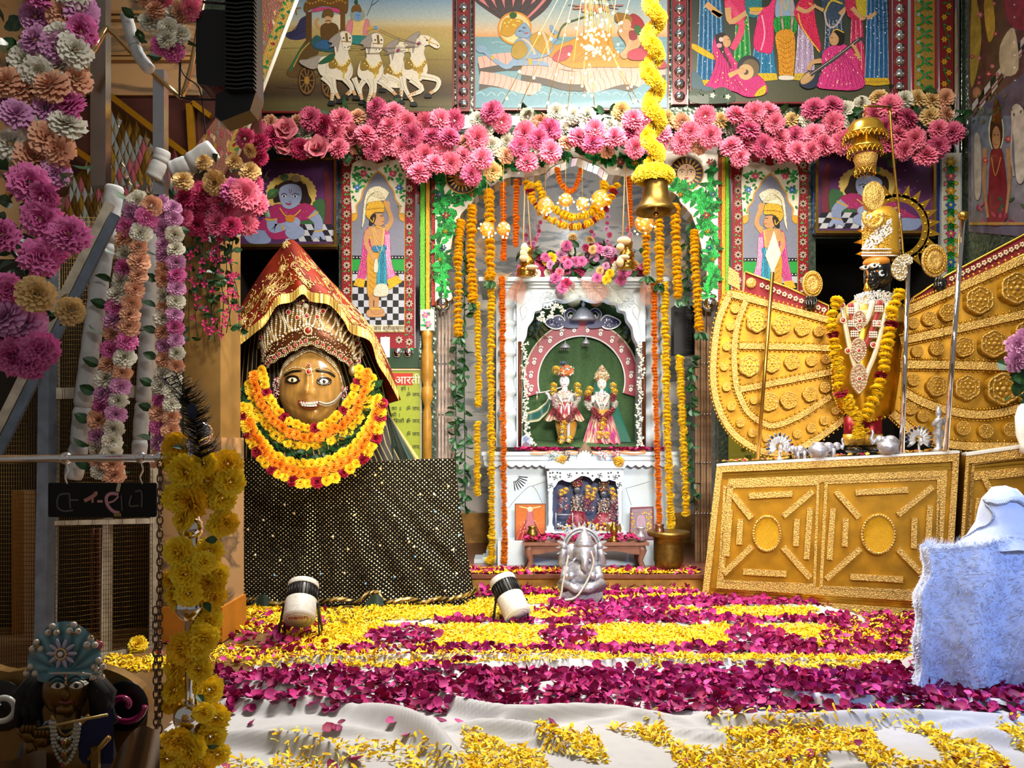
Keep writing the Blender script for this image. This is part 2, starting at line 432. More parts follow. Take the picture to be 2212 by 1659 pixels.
wheel(*Z([(430,408)])[0],19,33); wheel(*Z([(545,430)])[0],18,30)
A.line(Z([(480,385),(560,350),(640,330)]),3,'#6a4a20')
def leg(pts,w0=30,bands=True):
 A.line(Z(pts),(w0/2.352*1.0,11/2.352),'#d9d2c0'); A.line(Z([(p[0]-4,p[1]) for p in pts]),.7,'#6b5a44',k=.2)
 x,y = pts[-1]; x1,y1 = pts[-2]
 dx,dy = x-x1,y-y1; l = math.hypot(dx,dy)
 for q in (.45,.6,.75):
  bx,by = x1+dx*q,y1+dy*q; A.line(Z([(bx-dy/l*9,by+dx/l*9),(bx+dy/l*9,by-dx/l*9)]),2.2,'#b9803a',k=.2)
 A.s(Z([(x-14,y-4),(x+8,y-8),(x+20,y+10),(x-14,y+12)]),'#1c1a20')
def horse(dx,dy,head=0):
 W = lambda pts: Z([(x+dx,y+dy) for x,y in pts])
 A.s(W([(985,200),(1010,190),(1030,240),(1025,270),(1040,320),(1042,365),(1010,410),(950,405),(915,380),(915,340),(930,305),(958,290),(955,240)]),'#dcd5c4')
 A.s(W([(985,205),(1005,160),(960,180),(925,215),(945,225),(930,245),(962,240),(970,270)]),'#9a928c')
 if head == 0:
  A.s(W([(1000,185),(1030,178),(1065,190),(1102,220),(1104,240),(1085,246),(1050,228),(1020,232)]),'#e2dccb')
  A.line(W([(1062,190),(1050,210),(1055,228)]),2.5,'#c2a030'); A.line(W([(1025,185),(1060,215),(1095,228)]),1.8,'#b9962c'); A.e(*W([(1040,205)])[0],2.2,1.6,'#15120f'); A.e(*W([(1095,232)])[0],1.6,1.4,'#3a2a2a'); A.line(W([(1005,215),(990,228)]),6,'#8c3a62')
 else:
  A.s(W([(985,170),(1020,165),(1045,195),(1035,250),(1015,262),(998,245),(990,205)]),'#e2dccb')
  A.line(W([(1015,172),(1020,220)]),5,'#7a5a22'); A.line(W([(990,215),(1040,218)]),2,'#8a6a28'); A.e(*W([(1002,198)])[0],2,1.8,'#15120f'); A.e(*W([(1034,198)])[0],2,1.8,'#15120f'); A.e(*W([(1008,246)])[0],1.3,1.3,'#3a2a2a'); A.e(*W([(1024,246)])[0],1.3,1.3,'#3a2a2a')
 A.line(W([(945,300),(975,345),(1005,350),(1035,310)]),8,'#a5842a'); A.line(W([(955,295),(980,328),(1005,332),(1030,300)]),2,'#e6d28a'); A.e(*W([(1005,355)])[0],7,9,'#b08c2e')
 A.line(W([(1005,365),(1000,400)]),4,'#c9b04a'); A.s(W([(930,310),(955,300),(965,345),(930,350)]),'#8c7026')
 for q in range(7): A.e(*W([(948+q*13,318+22*math.sin(q*.5))])[0],1.3,1.3,'#f0e2a8',k=.1)
horse(-105,35); leg([(830,385),(905,420),(908,515)]); leg([(800,380),(845,410),(812,455)]); leg([(780,400),(850,450),(890,490)])
horse(0,0); leg([(1010,385),(1095,405),(1090,450),(1045,482)],34); leg([(960,400),(1015,455),(935,490)],38); leg([(915,385),(930,450),(972,525)],34)
horse(-225,5,1); leg([(740,400),(760,450),(735,530)],36); leg([(720,410),(700,450),(712,515)]); leg([(770,400),(775,450),(768,505)])
A.s(Z([(480,310),(520,285),(600,290),(660,330),(650,400),(560,400),(500,380)]),'#dcd5c4'); horse(-385,-5,1)
A.s(Z([(490,320),(560,270),(565,300),(520,322)]),'#1f5a3c'); A.s(Z([(500,280),(440,300),(395,305),(400,325),(450,350),(480,345),(490,310)]),'#a09890')
leg([(515,385),(560,440),(555,520)],44); leg([(560,395),(570,450),(598,510)],34); leg([(620,395),(660,450),(625,490)],36); leg([(670,395),(690,450),(712,515)],30); leg([(630,400),(655,440),(680,492)],30)
for q in ((640,235,1000,235),(690,270,935,255),(800,150,1010,225)): A.line(Z([(q[0],q[1]),((q[0]+q[2])/2,(q[1]+q[3])/2+8),(q[2],q[3])]),1.1,'#6a4a28',k=.2)
A.build('picture',M['paint'],e)

# --- reclining figure on a serpent
e = thing('painting','painting of a blue reclining figure on pink serpent coils afloat in blue water','painting',P(1235,235,UY))
board_px('backing_board',1024,PT,1444,236,UY,M['paint'],e,.03,'#5a6a70')
frame_px('frame',1026,PT,1442,234,3.5,UY-.008,M['enamel'],e,.03,'#7a1520')
A = Art(UY-.001)
Z = lambda pts: [(1000+x/4.424,y/4.424) for x,y in pts]
A.grad(1026,PT,1442,234,[(PT,'#6e90a8'),(-30,'#7fa0b4'),(10,'#93adba'),(45,'#b5bcb6'),(66,'#cdb592'),(79,'#d39a66'),(80,'#6f9aa6'),(110,'#6f9cac'),(160,'#6d98a4'),(234,'#4f7f92')])
for q in range(40):
 x = R.uniform(1030,1400); y = R.uniform(84,230); A.line([(x,y),(x+12,y-2),(x+24,y),(x+R.uniform(26,50),y-1)],(1.6,.4),R.choice(['#8fb8c0','#4a7c92','#3f6d84','#a2c4c8']),k=.1)
# serpent hoods
for q in range(7):
 a = -.95+q*.30; x0,y0 = 118,66; tip = (112+150*math.sin(a)*.62,30-75*math.cos(a)*.75)
 X = 1000+x0
 pts = [(X-6,60),(X-6+(tip[0]-x0)*.6-14,20),(1000+tip[0]-13,tip[1]),(1000+tip[0],tip[1]-12),(1000+tip[0]+13,tip[1]),(X+6+(tip[0]-x0)*.6+12,24),(X+8,60)]
 A.s(pts,'#4b4145'); A.line([(X,58),(X+(tip[0]-x0)*.6,22),(1000+tip[0],tip[1])],(3,7),'#cf8088')
 for i in range(5): A.line([(X+(tip[0]-x0)*.2*i-3,56-9*i),(X+(tip[0]-x0)*.2*i+3,56-9*i)],.8,'#8c4450',k=.1)
def coil(pts,w,dark='#4b443c',light='#d6a79c'):
 A.line(Z([(x,y+w*.55) for x,y in pts]),w/4.424*1.0,dark,6); A.line(Z(pts),w/4.424,light,6)
 q = cr(Z(pts),8,False)
 for i in range(2,len(q)-1,2):
  a,b = q[i-1],q[i+1]; dx,dy = b[0]-a[0],b[1]-a[1]; l = math.hypot(dx,dy) or 1; h = w/4.424*.5
  A.line([(q[i][0]+dy/l*h,q[i][1]-dx/l*h),(q[i][0]+2,q[i][1]),(q[i][0]-dy/l*h,q[i][1]+dx/l*h)],1,'#9a5a58',3,k=.1)
coil([(150,600),(400,560),(700,570),(900,600),(1200,640),(1500,640),(1940,660)],110)
coil([(560,650),(800,690),(1000,740),(1250,740),(1500,690),(1900,660)],120)
coil([(160,740),(350,770),(550,830),(740,860)],120)
coil([(1180,860),(1350,800),(1550,750),(1740,790)],110)
A.s(Z([(120,880),(260,830),(420,850),(640,920),(780,840),(900,900),(1120,900),(1250,880),(1450,850),(1600,880),(1760,780),(1780,830),(1950,850),(1950,1030),(120,1030)]),'#5f8fa0',sharp=True)
for q in range(18): A.line(Z([(130+q*100,900+20*math.sin(q)),(170+q*100,880),(210+q*100,910)]),1.4,'#9cc4c8',k=.1)
# figure
A.e(*Z([(495,270)])[0],37,36,'#d08a2a',n=28); A.e(*Z([(495,270)])[0],33,32,'#e0c890',n=28)
A.s(Z([(700,420),(900,430),(1150,330),(1290,280),(1400,330),(1480,500),(1700,560),(1720,640),(1300,640),(1050,650),(860,560)]),'#c08a2c')
for q in range(9): A.line(Z([(1000+q*60,600-q*4),(1100+q*55,560-q*8),(1250+q*35,420+q*10)]),1,'#8a5c1a',k=.1)
A.s(Z([(480,430),(560,350),(720,330),(860,400),(830,520),(690,560),(500,560)]),'#7f9cbc')
A.s(Z([(480,430),(560,390),(620,480),(560,560),(470,540)]),'#a88a2e'); A.s(Z([(640,360),(760,300),(860,420),(780,520),(690,460)]),'#b58f30')
A.line(Z([(560,360),(640,420),(690,520)]),5,'#c8b8a0'); A.line(Z([(760,300),(800,400),(820,520)]),5,'#c8b8a0')
A.s(Z([(860,540),(960,450),(1050,440),(1000,560),(900,590)]),'#b04a58')
A.line(Z([(500,570),(420,640),(300,570),(200,490)]),(13,6),'#7f9cbc'); A.e(*Z([(180,470)])[0],12,8,'#7f9cbc'); A.line(Z([(300,560),(270,540)]),7,'#c8a030')
A.line(Z([(480,600),(700,600),(820,620)]),(14,7),'#7f9cbc'); A.line(Z([(640,560),(650,620)]),8,'#c8a030')
A.line(Z([(840,400),(900,340),(855,280),(845,240)]),(12,7),'#7f9cbc'); A.line(Z([(870,360),(910,330)]),6,'#c8a030')
A.s(Z([(520,270),(580,215),(625,250),(650,310),(620,360),(560,360),(500,330)]),'#7f9cbc')
A.s(Z([(360,300),(400,180),(500,180),(575,205),(520,270),(480,330),(420,350),(370,330)]),'#c09224')
for q in range(8): A.e(*Z([(400+q*20,220+30*math.sin(q*1.7))])[0],2,2,'#e8cc60',k=.1)
A.line(Z([(530,300),(555,295)]),2,'#141414'); A.line(Z([(570,262),(600,268)]),2,'#141414'); A.line(Z([(590,320),(625,315)]),2.4,'#b03a48'); A.line(Z([(560,290),(585,310)]),1,'#3c4c60'); A.e(*Z([(480,145)])[0],8,7,'#2c5a2a')
A.line(Z([(900,370),(960,240),(1100,180),(1260,130)]),3.4,'#3c5a34')
for q in range(7):
 a = PI*(.05+q*.15); A.s(Z([(1270,40),(1270+190*math.cos(a)-40,40+50*math.sin(a)),(1270+260*math.cos(a),30+95*math.sin(a)),(1270+190*math.cos(a)+40,50+50*math.sin(a))]),R.choice(['#c4847c','#b8736e','#d09a8c']))
 A.s(Z([(1270,0),(1270+150*math.cos(a)-40,-10-40*math.sin(a)),(1270+200*math.cos(a),-60-90*math.sin(a)),(1270+150*math.cos(a)+40,-10-20*math.sin(a))]),R.choice(['#c4847c','#b8736e','#d09a8c']))
A.s(Z([(1480,300),(1560,240),(1680,260),(1720,340),(1690,440),(1560,560),(1500,520),(1560,430)]),'#c09468'); A.s(Z([(1560,230),(1620,130),(1720,200),(1760,340),(1880,520),(1950,640),(1800,640),(1700,480),(1700,320)]),'#9c1f30')
A.s(Z([(1450,160),(1480,120),(1600,150),(1620,210),(1560,230),(1470,210)]),'#8c6420'); A.e(*Z([(1560,235)])[0],11,12,'#c8a078'); A.s(Z([(1590,300),(1650,300),(1660,370),(1600,380)]),'#8a2030'); A.s(Z([(1640,240),(1700,260),(1700,330),(1650,320)]),'#35602c')
A.line(Z([(1600,380),(1560,480),(1510,520)]),7,'#c8a078'); A.s(Z([(1580,500),(1700,460),(1760,560),(1600,570)]),'#b03048')
A.build('picture',M['paint'],e)

# --- musicians painting
e = thing('painting','painting of women in blue and pink saris with a drum and a long lute','painting',P(1715,215,UY))
board_px('backing_board',1492,PT,1923,222,UY,M['paint'],e,.03,'#3a4038')
frame_px('frame',1494,PT,1921,220,3.5,UY-.008,M['enamel'],e,.03,'#7a1520')
A = Art(UY-.001); B = Art(UY-.0015)
A.grad(1494,PT,1921,220,[(PT,'#20302a'),(0,'#2a332c'),(120,'#3c4438'),(165,'#4a4e3c'),(220,'#4c4c38')])
Z = lambda pts: [(1480+x/2.442,y/2.442) for x,y in pts]
def sari(x0,x1,yt,yb,col,hem,flare=18,xw=None,dots=None):
 """pleated skirt with a gold hem: waist x0..x1 at yt, ground at yb"""
 B.s(Z([(x0,yt),(x1,yt),(x1+flare,yb-30),(x1+flare+8,yb),((x0+x1)/2,yb+8),(x0-flare-8,yb),(x0-flare,yb-30)]),col,sharp=True)
 n = max(5,int((x1-x0)/10))
 for i in range(n+1):
  t = i/n; xa = x0+(x1-x0)*t; xb = (x0-flare)+(x1-x0+2*flare)*t
  B.line(Z([(xa,yt),((xa+xb)/2+3,(yt+yb)/2),(xb,yb-28)]),1.3,mixc(col,'#000000',.45) if i % 2 else mixc(col,'#ffffff',.35),k=.05)
 if dots:
  for i in range(26): B.e(*Z([(R.uniform(x0-flare*.6,x1+flare*.6),R.uniform(yt+15,yb-40))])[0],1.3,1.5,dots,n=6,k=.02)
 B.s(Z([(x0-flare,yb-34),(x1+flare,yb-34),(x1+flare+8,yb),((x0+x1)/2,yb+8),(x0-flare-8,yb)]),hem,sharp=True)
 for i in range(n): B.e(*Z([(x0-flare+(x1-x0+2*flare)*(i+.5)/n,yb-14)])[0],1.6,3,mixc(hem,'#000000',.35),n=6,k=.02)
def torso(x,y,w,h,col): B.s(Z([(x-w,y),(x+w,y),(x+w*.9,y+h),(x-w*.9,y+h)]),col)
def head(x,y,r,face=1,hair='#14100c',skin='#c59a6c'):
 A.e(*Z([(x-face*r*.25,y-r*.2)])[0],r*1.05/2.442,r*1.1/2.442,hair); A.e(*Z([(x+face*r*.2,y)])[0],r*.75/2.442,r*.95/2.442,skin)
 A.line(Z([(x+face*r*.3,y-r*.15),(x+face*r*.6,y-r*.15)]),1.2,'#14100c',k=.3); A.line(Z([(x+face*r*.4,y+r*.45),(x+face*r*.7,y+r*.42)]),1.3,'#a03038',k=.3)
def arm(pts,w=15,skin='#c59a6c'): A.k = max(A.k,B.k+3); A.line(Z(pts),(w/2.442*1.1,w/2.442*.7),skin)
def cuff(x,y): A.line(Z([(x-9,y-5),(x+9,y+5)]),3,'#d0a830')
def synck(): A.k = B.k = max(A.k,B.k)+1
sari(80,190,-60,455,'#1f5f8c','#c2a22a',20,dots='#9fd0e0'); B.s(Z([(45,230),(150,290),(145,315),(38,258)]),'#c2a22a'); torso(110,-190,55,140,'#1f5f8c'); head(120,-220,32); arm([(110,20),(190,85),(140,60)],30); cuff(150,45)
sari(270,330,60,470,'#1d8a3c','#c2a22a',20,dots='#e2d060'); torso(270,-150,55,250,'#c23060'); B.line(Z([(220,10),(300,130),(250,260)]),14,'#d04a70'); head(270,-190,32); arm([(225,40),(240,115),(310,75),(325,60)],30); cuff(265,98)
sari(385,440,60,420,'#22709a','#c8a82a',40,dots='#bfe0ea'); torso(360,-130,40,200,'#23707c'); head(355,-165,30); B.s(Z([(395,60),(440,30),(480,-30),(470,70),(462,260),(425,280),(360,240)]),'#cf2f6c'); B.line(Z([(405,80),(420,180),(400,265)]),3,'#e8a0b8')
arm([(340,60),(380,70),(400,45)],20); B.s(Z([(340,40),(410,40),(395,58),(350,58)]),'#c8a02c')
synck()
# central blue figure
A.s(Z([(490,-20),(560,-25),(575,90),(480,95)]),'#8aa4c0'); head(525,-110,34,1,'#1a1410','#8aa4c0'); A.k += 1
synck(); B.s(Z([(475,95),(580,90),(588,160),(560,185),(490,185),(470,150)]),'#1f8f3c')
for q in range(6): B.line(Z([(485+q*18,95),(490+q*16,180)]),1.4,'#0e5020',k=.05)
B.s(Z([(480,175),(575,175),(570,400),(545,412),(500,412),(490,300)]),'#c98a22')
for q in range(7): B.line(Z([(490+q*4,210+q*26),(530,230+q*26),(570,205+q*28)]),1.3,'#8f5c14',k=.05)
synck(); A.line(Z([(505,-20),(510,100),(530,205),(550,215),(565,100),(560,-20)]),4.5,'#b89a94'); A.line(Z([(515,-20),(530,55),(548,-20)]),2,'#d0b040'); A.s(Z([(500,400),(565,400),(570,420),(500,420)]),'#d8d0c8')
sari(600,660,90,420,'#a793b5','#c2a838',22,dots='#e0d4ea'); B.s(Z([(580,40),(660,-40),(690,120),(715,270),(600,130)]),'#c4204c'); B.line(Z([(596,70),(620,150),(710,275)]),3,'#d8b040'); torso(640,-140,45,110,'#c4204c'); head(620,-175,32,-1); arm([(590,40),(640,60),(690,25)],24); cuff(660,20)
sari(740,830,70,300,'#30445e','#30445e',6,dots='#9ab0cc'); torso(785,-120,60,200,'#30445e'); B.line(Z([(735,70),(770,5),(830,20)]),4,'#c8b030'); head(790,-150,30); synck(); A.line(Z([(735,60),(750,130),(790,140),(830,80),(850,40)]),4,'#b8a8a8'); arm([(730,55),(690,35)],18); arm([(815,75),(850,40),(880,10)],20)
sari(880,930,60,400,'#c02858','#c02858',20,dots='#f0a0c0'); torso(900,-130,50,210,'#b8244e'); B.s(Z([(900,-20),(960,-10),(960,80),(915,70)]),'#c2b030'); head(900,-160,30,-1); arm([(880,40),(930,95),(950,90)],22)
sari(960,1060,-60,445,'#1d5f96','#c8a41e',12,dots='#e8f0f8'); torso(1010,-190,55,150,'#1d5f96'); head(1005,-220,32,-1); arm([(960,95),(990,80),(1010,60)],20)
for q in range(5): B.line(Z([(980+q*8,-40+q*30),(1030,20+q*34),(1080,10+q*34)]),1.4,'#0f3a60',k=.05)
synck()
# seated drummer
B.s(Z([(165,180),(215,230),(275,330),(390,400),(430,450),(425,495),(330,512),(250,480),(110,465),(130,420),(160,330),(145,260)]),'#c23a78')
for q in range(30):
 x,y = R.uniform(150,400),R.uniform(260,490)
 if inpoly(x,y,[(165,200),(215,230),(275,330),(390,400),(420,450),(330,500),(130,450)]): B.e(*Z([(x,y)])[0],1.6,1.6,'#e8c880',n=6,k=.02)
for q in range(7): B.line(Z([(170+q*14,250+q*12),(180+q*14,330+q*14),(140+q*30,440+q*8)]),1.3,'#8a1f50',k=.05)
B.s(Z([(425,450),(420,495),(365,508),(390,470)]),'#c8b030'); synck()
A.s(Z([(160,190),(200,172),(220,200),(205,260),(235,330),(245,370),(225,330),(175,250)]),'#16110e'); A.s(Z([(200,195),(222,188),(240,215),(236,240),(215,250),(200,230)]),'#c59a6c'); A.line(Z([(222,210),(234,209)]),1.2,'#14100c'); A.e(*Z([(190,208)])[0],5,5,'#e8b8c0'); A.e(*Z([(180,240)])[0],6,5,'#d88a98')
A.e(*Z([(335,350)])[0],25,24,'#23272e',n=24); A.e(*Z([(345,360)])[0],19,20,'#6a5a44',n=24); A.e(*Z([(320,380)])[0],17,17,'#c8a878',n=24); A.e(*Z([(320,380)])[0],6,6,'#4a3a2c')
arm([(230,400),(260,385),(310,360)],26); cuff(245,395); A.e(*Z([(300,372)])[0],9,7,'#c59a6c')
A.s(Z([(38,375),(80,400),(100,450),(150,465),(110,490),(40,470)]),'#1c4a5c'); A.s(Z([(38,470),(120,480),(200,460),(260,500),(240,540),(38,540)]),'#16331c')
for q in range(26): A.leaf(*Z([(R.uniform(45,250),R.uniform(478,535))])[0],8,4,R.uniform(0,6.3),R.choice(['#1f4a24','#2a5a2c','#0f2414']))
for x,y in ((145,503),(225,510)): A.flower(*Z([(x,y)])[0],6,5,'#e8e4d8')
# seated lute player
synck(); B.s(Z([(730,270),(830,230),(900,290),(920,370),(950,440),(900,475),(780,472),(695,455),(720,380)]),'#c8327c')
for q in range(40):
 x,y = R.uniform(715,930),R.uniform(260,460)
 if inpoly(x,y,[(740,270),(830,240),(890,290),(910,370),(935,440),(780,462),(710,445)]): B.e(*Z([(x,y)])[0],1.7,2,'#e8a8a0',n=6,k=.02)
for q in range(9): B.line(Z([(790+q*6,280),(770+q*16,370),(740+q*24,460)]),1.3,'#8a1a54',k=.05)
synck(); A.s(Z([(720,275),(770,250),(780,290),(735,330)]),'#1f6a8c'); A.s(Z([(770,175),(800,155),(838,170),(835,230),(800,240),(775,215)]),'#16110e'); A.s(Z([(762,205),(780,168),(810,200),(800,235),(770,235)]),'#c59a6c'); A.line(Z([(768,200),(780,198)]),1.2,'#14100c'); A.line(Z([(778,168),(800,155),(838,172)]),2.4,'#d8b040'); A.line(Z([(770,222),(778,222)]),1.2,'#a03038')
arm([(720,320),(670,330),(650,370)],24); A.s(Z([(605,430),(640,380),(690,375),(705,410),(690,455),(650,468),(615,455)]),'#26304a'); A.s(Z([(608,425),(640,385),(685,380),(670,420),(625,445)]),'#c09a68'); A.line(Z([(660,395),(800,300),(920,205),(945,225)]),(9,6),'#3c3c44'); A.line(Z([(630,412),(800,296),(915,206)]),1,'#d0c8b0'); arm([(920,310),(900,260),(880,235)],20); cuff(900,290)
B.k = A.k
A.build('picture',M['paint'],e); B.build('sari_relief',M['foil'],e)
# ---------------------------------------------------------------- strips of mirror domes between the paintings
dome = MB()
dome.lathe([(1.0,0),(.98,.12),(.86,.42),(.62,.68),(.33,.84),(.0,.9)],(0,0,0),n=16)
dome_me = dome.mesh('mirror_dome'); dome_me.materials.append(M['chrome'])
TOCAM = Matrix.Rotation(PI/2,3,'X')          # local +Z towards the viewer (-Y)
def dome_strip(x0,x1,y0,y1,pitch,r,label,drift=0):
 e = thing('mirror_dome_strip',label,'wall trim',P((x0+x1)/2,y1,UY),'red strips of mirror domes')
 board_px('red_board',x0,y0,x1,y1,UY,M['enamel'],e,.03,'#7c1a24')
 for xx in (x0-3,x1+1): board_px('silver_edging',xx,y0,xx+2.5,y1,UY-.004,M['chrome'],e,.03)
 y = y1-pitch*.6
 while y > y0:
  p = P((x0+x1)/2,y,UY); s = S(r,UY)
  link('mirror_dome',dome_me,e,Matrix.Translation(p)@TOCAM.to_4x4()@Matrix.Diagonal((s,s,s*.75,1))); y -= pitch
dome_strip(988,1014,-60,240,26,11,'red mirror-dome strip between the chariot and the serpent paintings')
dome_strip(1453,1483,-60,225,27,12,'red mirror-dome strip between the serpent and the sari paintings')
dome_strip(1929,1960,-60,205,28,12.5,'red mirror-dome strip beside the green rose panel')
def plainstrip(name,x0,x1,y0,y1,col,label,m='foil',off=.012,d=.03,group='coloured foil strips on the wall'):
 mb = MB(); pier(mb,x0,x1,y0,y1,WY-.03-off,d,col)
 return mb.build(name,M[m],None,label,'wall trim',group)
# floral strips at the upper and lower right
A = Art(UY-.012); e = thing('floral_panel','tall gold panel of pink roses and green scrolls beside mirror domes','wall panel',P(1998,205,UY))
board_px('backing_board',1970,-60,2024,215,UY-.01,M['enamel'],e,.03,'#8c2028')
A.r(1975,-60,2019,213,'#a88a3c')
for i in range(10):
 y = 205-i*30
 A.line([(1980,y),(1990,y-4),(2002,y-16),(2014,y-20)],4,'#1f8a3a'); A.line([(2014,y-4),(2006,y-10),(1992,y-22),(1980,y-26)],3.4,'#177030')
 A.flower(1998,y-12,9,7,'#c8386c','#e87a9c'); A.flower(1984,y-24,5,5,'#9fc8d0')
 for q in range(4): A.leaf(1998,y-12,14,6,.8+q*1.57,'#22983f')
A.build('picture',M['foil'],e)
A = Art(UY-.012); e = thing('floral_panel','narrow red panel of yellow flowers on a green vine','wall panel',P(2045,215,UY))
board_px('backing_board',2030,-60,2060,220,UY-.01,M['enamel'],e,.03,'#6f141c')
A.line([(2045+6*math.sin(q*.8),215-q*12) for q in range(24)],2,'#1f7a34')
for i in range(12): A.flower(2045+5*(-1)**i,205-i*24,7,6,'#d8b02c','#c07818'); A.leaf(2045,196-i*24,10,5,.4 if i % 2 else 2.6,'#238a3c')
A.build('picture',M['foil'],e)
A = Art(WY-.055); e = thing('floral_panel','white panel of blue, orange and pink flowers beside the dark recess','wall panel',P(2052,700,WY))
board_px('backing_board',2031,330,2078,700,WY-.05,M['enamel'],e,.03,'#8f9aa4')
A.r(2034,330,2075,700,'#d8d8cc')
for i in range(12):
 y = 690-i*31; c = ['#2f62b0','#d08a20','#c84a80','#d0a828'][i % 4]
 for q in range(6): A.leaf(2054,y+14,16,8,q*1.05,R.choice(['#1f8a3a','#2aa348','#166c2c']))
 A.flower(2054,y,12,6,c,'#e8d060'); A.flower(2043,y+17,5,5,'#d86090'); A.flower(2066,y+16,5,5,'#c8a828')
A.build('picture',M['foil'],e)
for q in (('blue_glass_rod',722,730,345,505,'#1a3f92','blue glass rod beside the framed picture behind the red veil'),
          ('blue_glass_rod',1757,1766,345,505,'#1a3f92','blue glass rod between the red floral border and the framed crawling-child picture'),
          ('blue_glass_rod',2021,2029,335,505,'#1a3f92','blue glass rod between the gold sunburst crown and the white flower panel'),
          ('gold_strip',2012,2020,340,510,'#b8922c','gold strip right of the framed crawling-child picture'),
          ('green_strip',908,918,390,720,'#5fae2e','lime green foil strip left of the white arch'),
          ('gold_strip',920,928,390,720,'#c89a22','gold foil strip left of the white arch'),
          ('red_strip',932,940,390,660,'#8c2a24','red foil strip edging the white arch left of the garlands'),
          ('red_strip',1551,1558,335,660,'#8c3a24','red foil strip edging the white arch near the golden wing'),
          ('gold_strip',1559,1567,320,660,'#c0921e','gold foil strip between the arch and the red floral border'),
          ('green_strip',1568,1575,320,660,'#5fae2e','lime green foil strip near the golden wing tip')):
 plainstrip(q[0],q[1],q[2],q[3],q[4],q[5],q[6])
for x0,x1,y0,y1,l in ((896,906,345,760,'mirror strip beside the left chauri-bearer panel'),(1576,1583,330,640,'mirror strip beside the panel behind the golden wing'),(1962,1969,-60,212,'mirror strip left of the green rose panel'),(2024,2030,-60,215,'mirror strip between the rose panel and the red vine panel'),(2062,2078,-60,330,'mirror strip at the corner above the flower swag')):
 plainstrip('mirror_strip',x0,x1,y0,y1,'#ffffff',l,'chrome',.006,group='mirror strips on the wall')

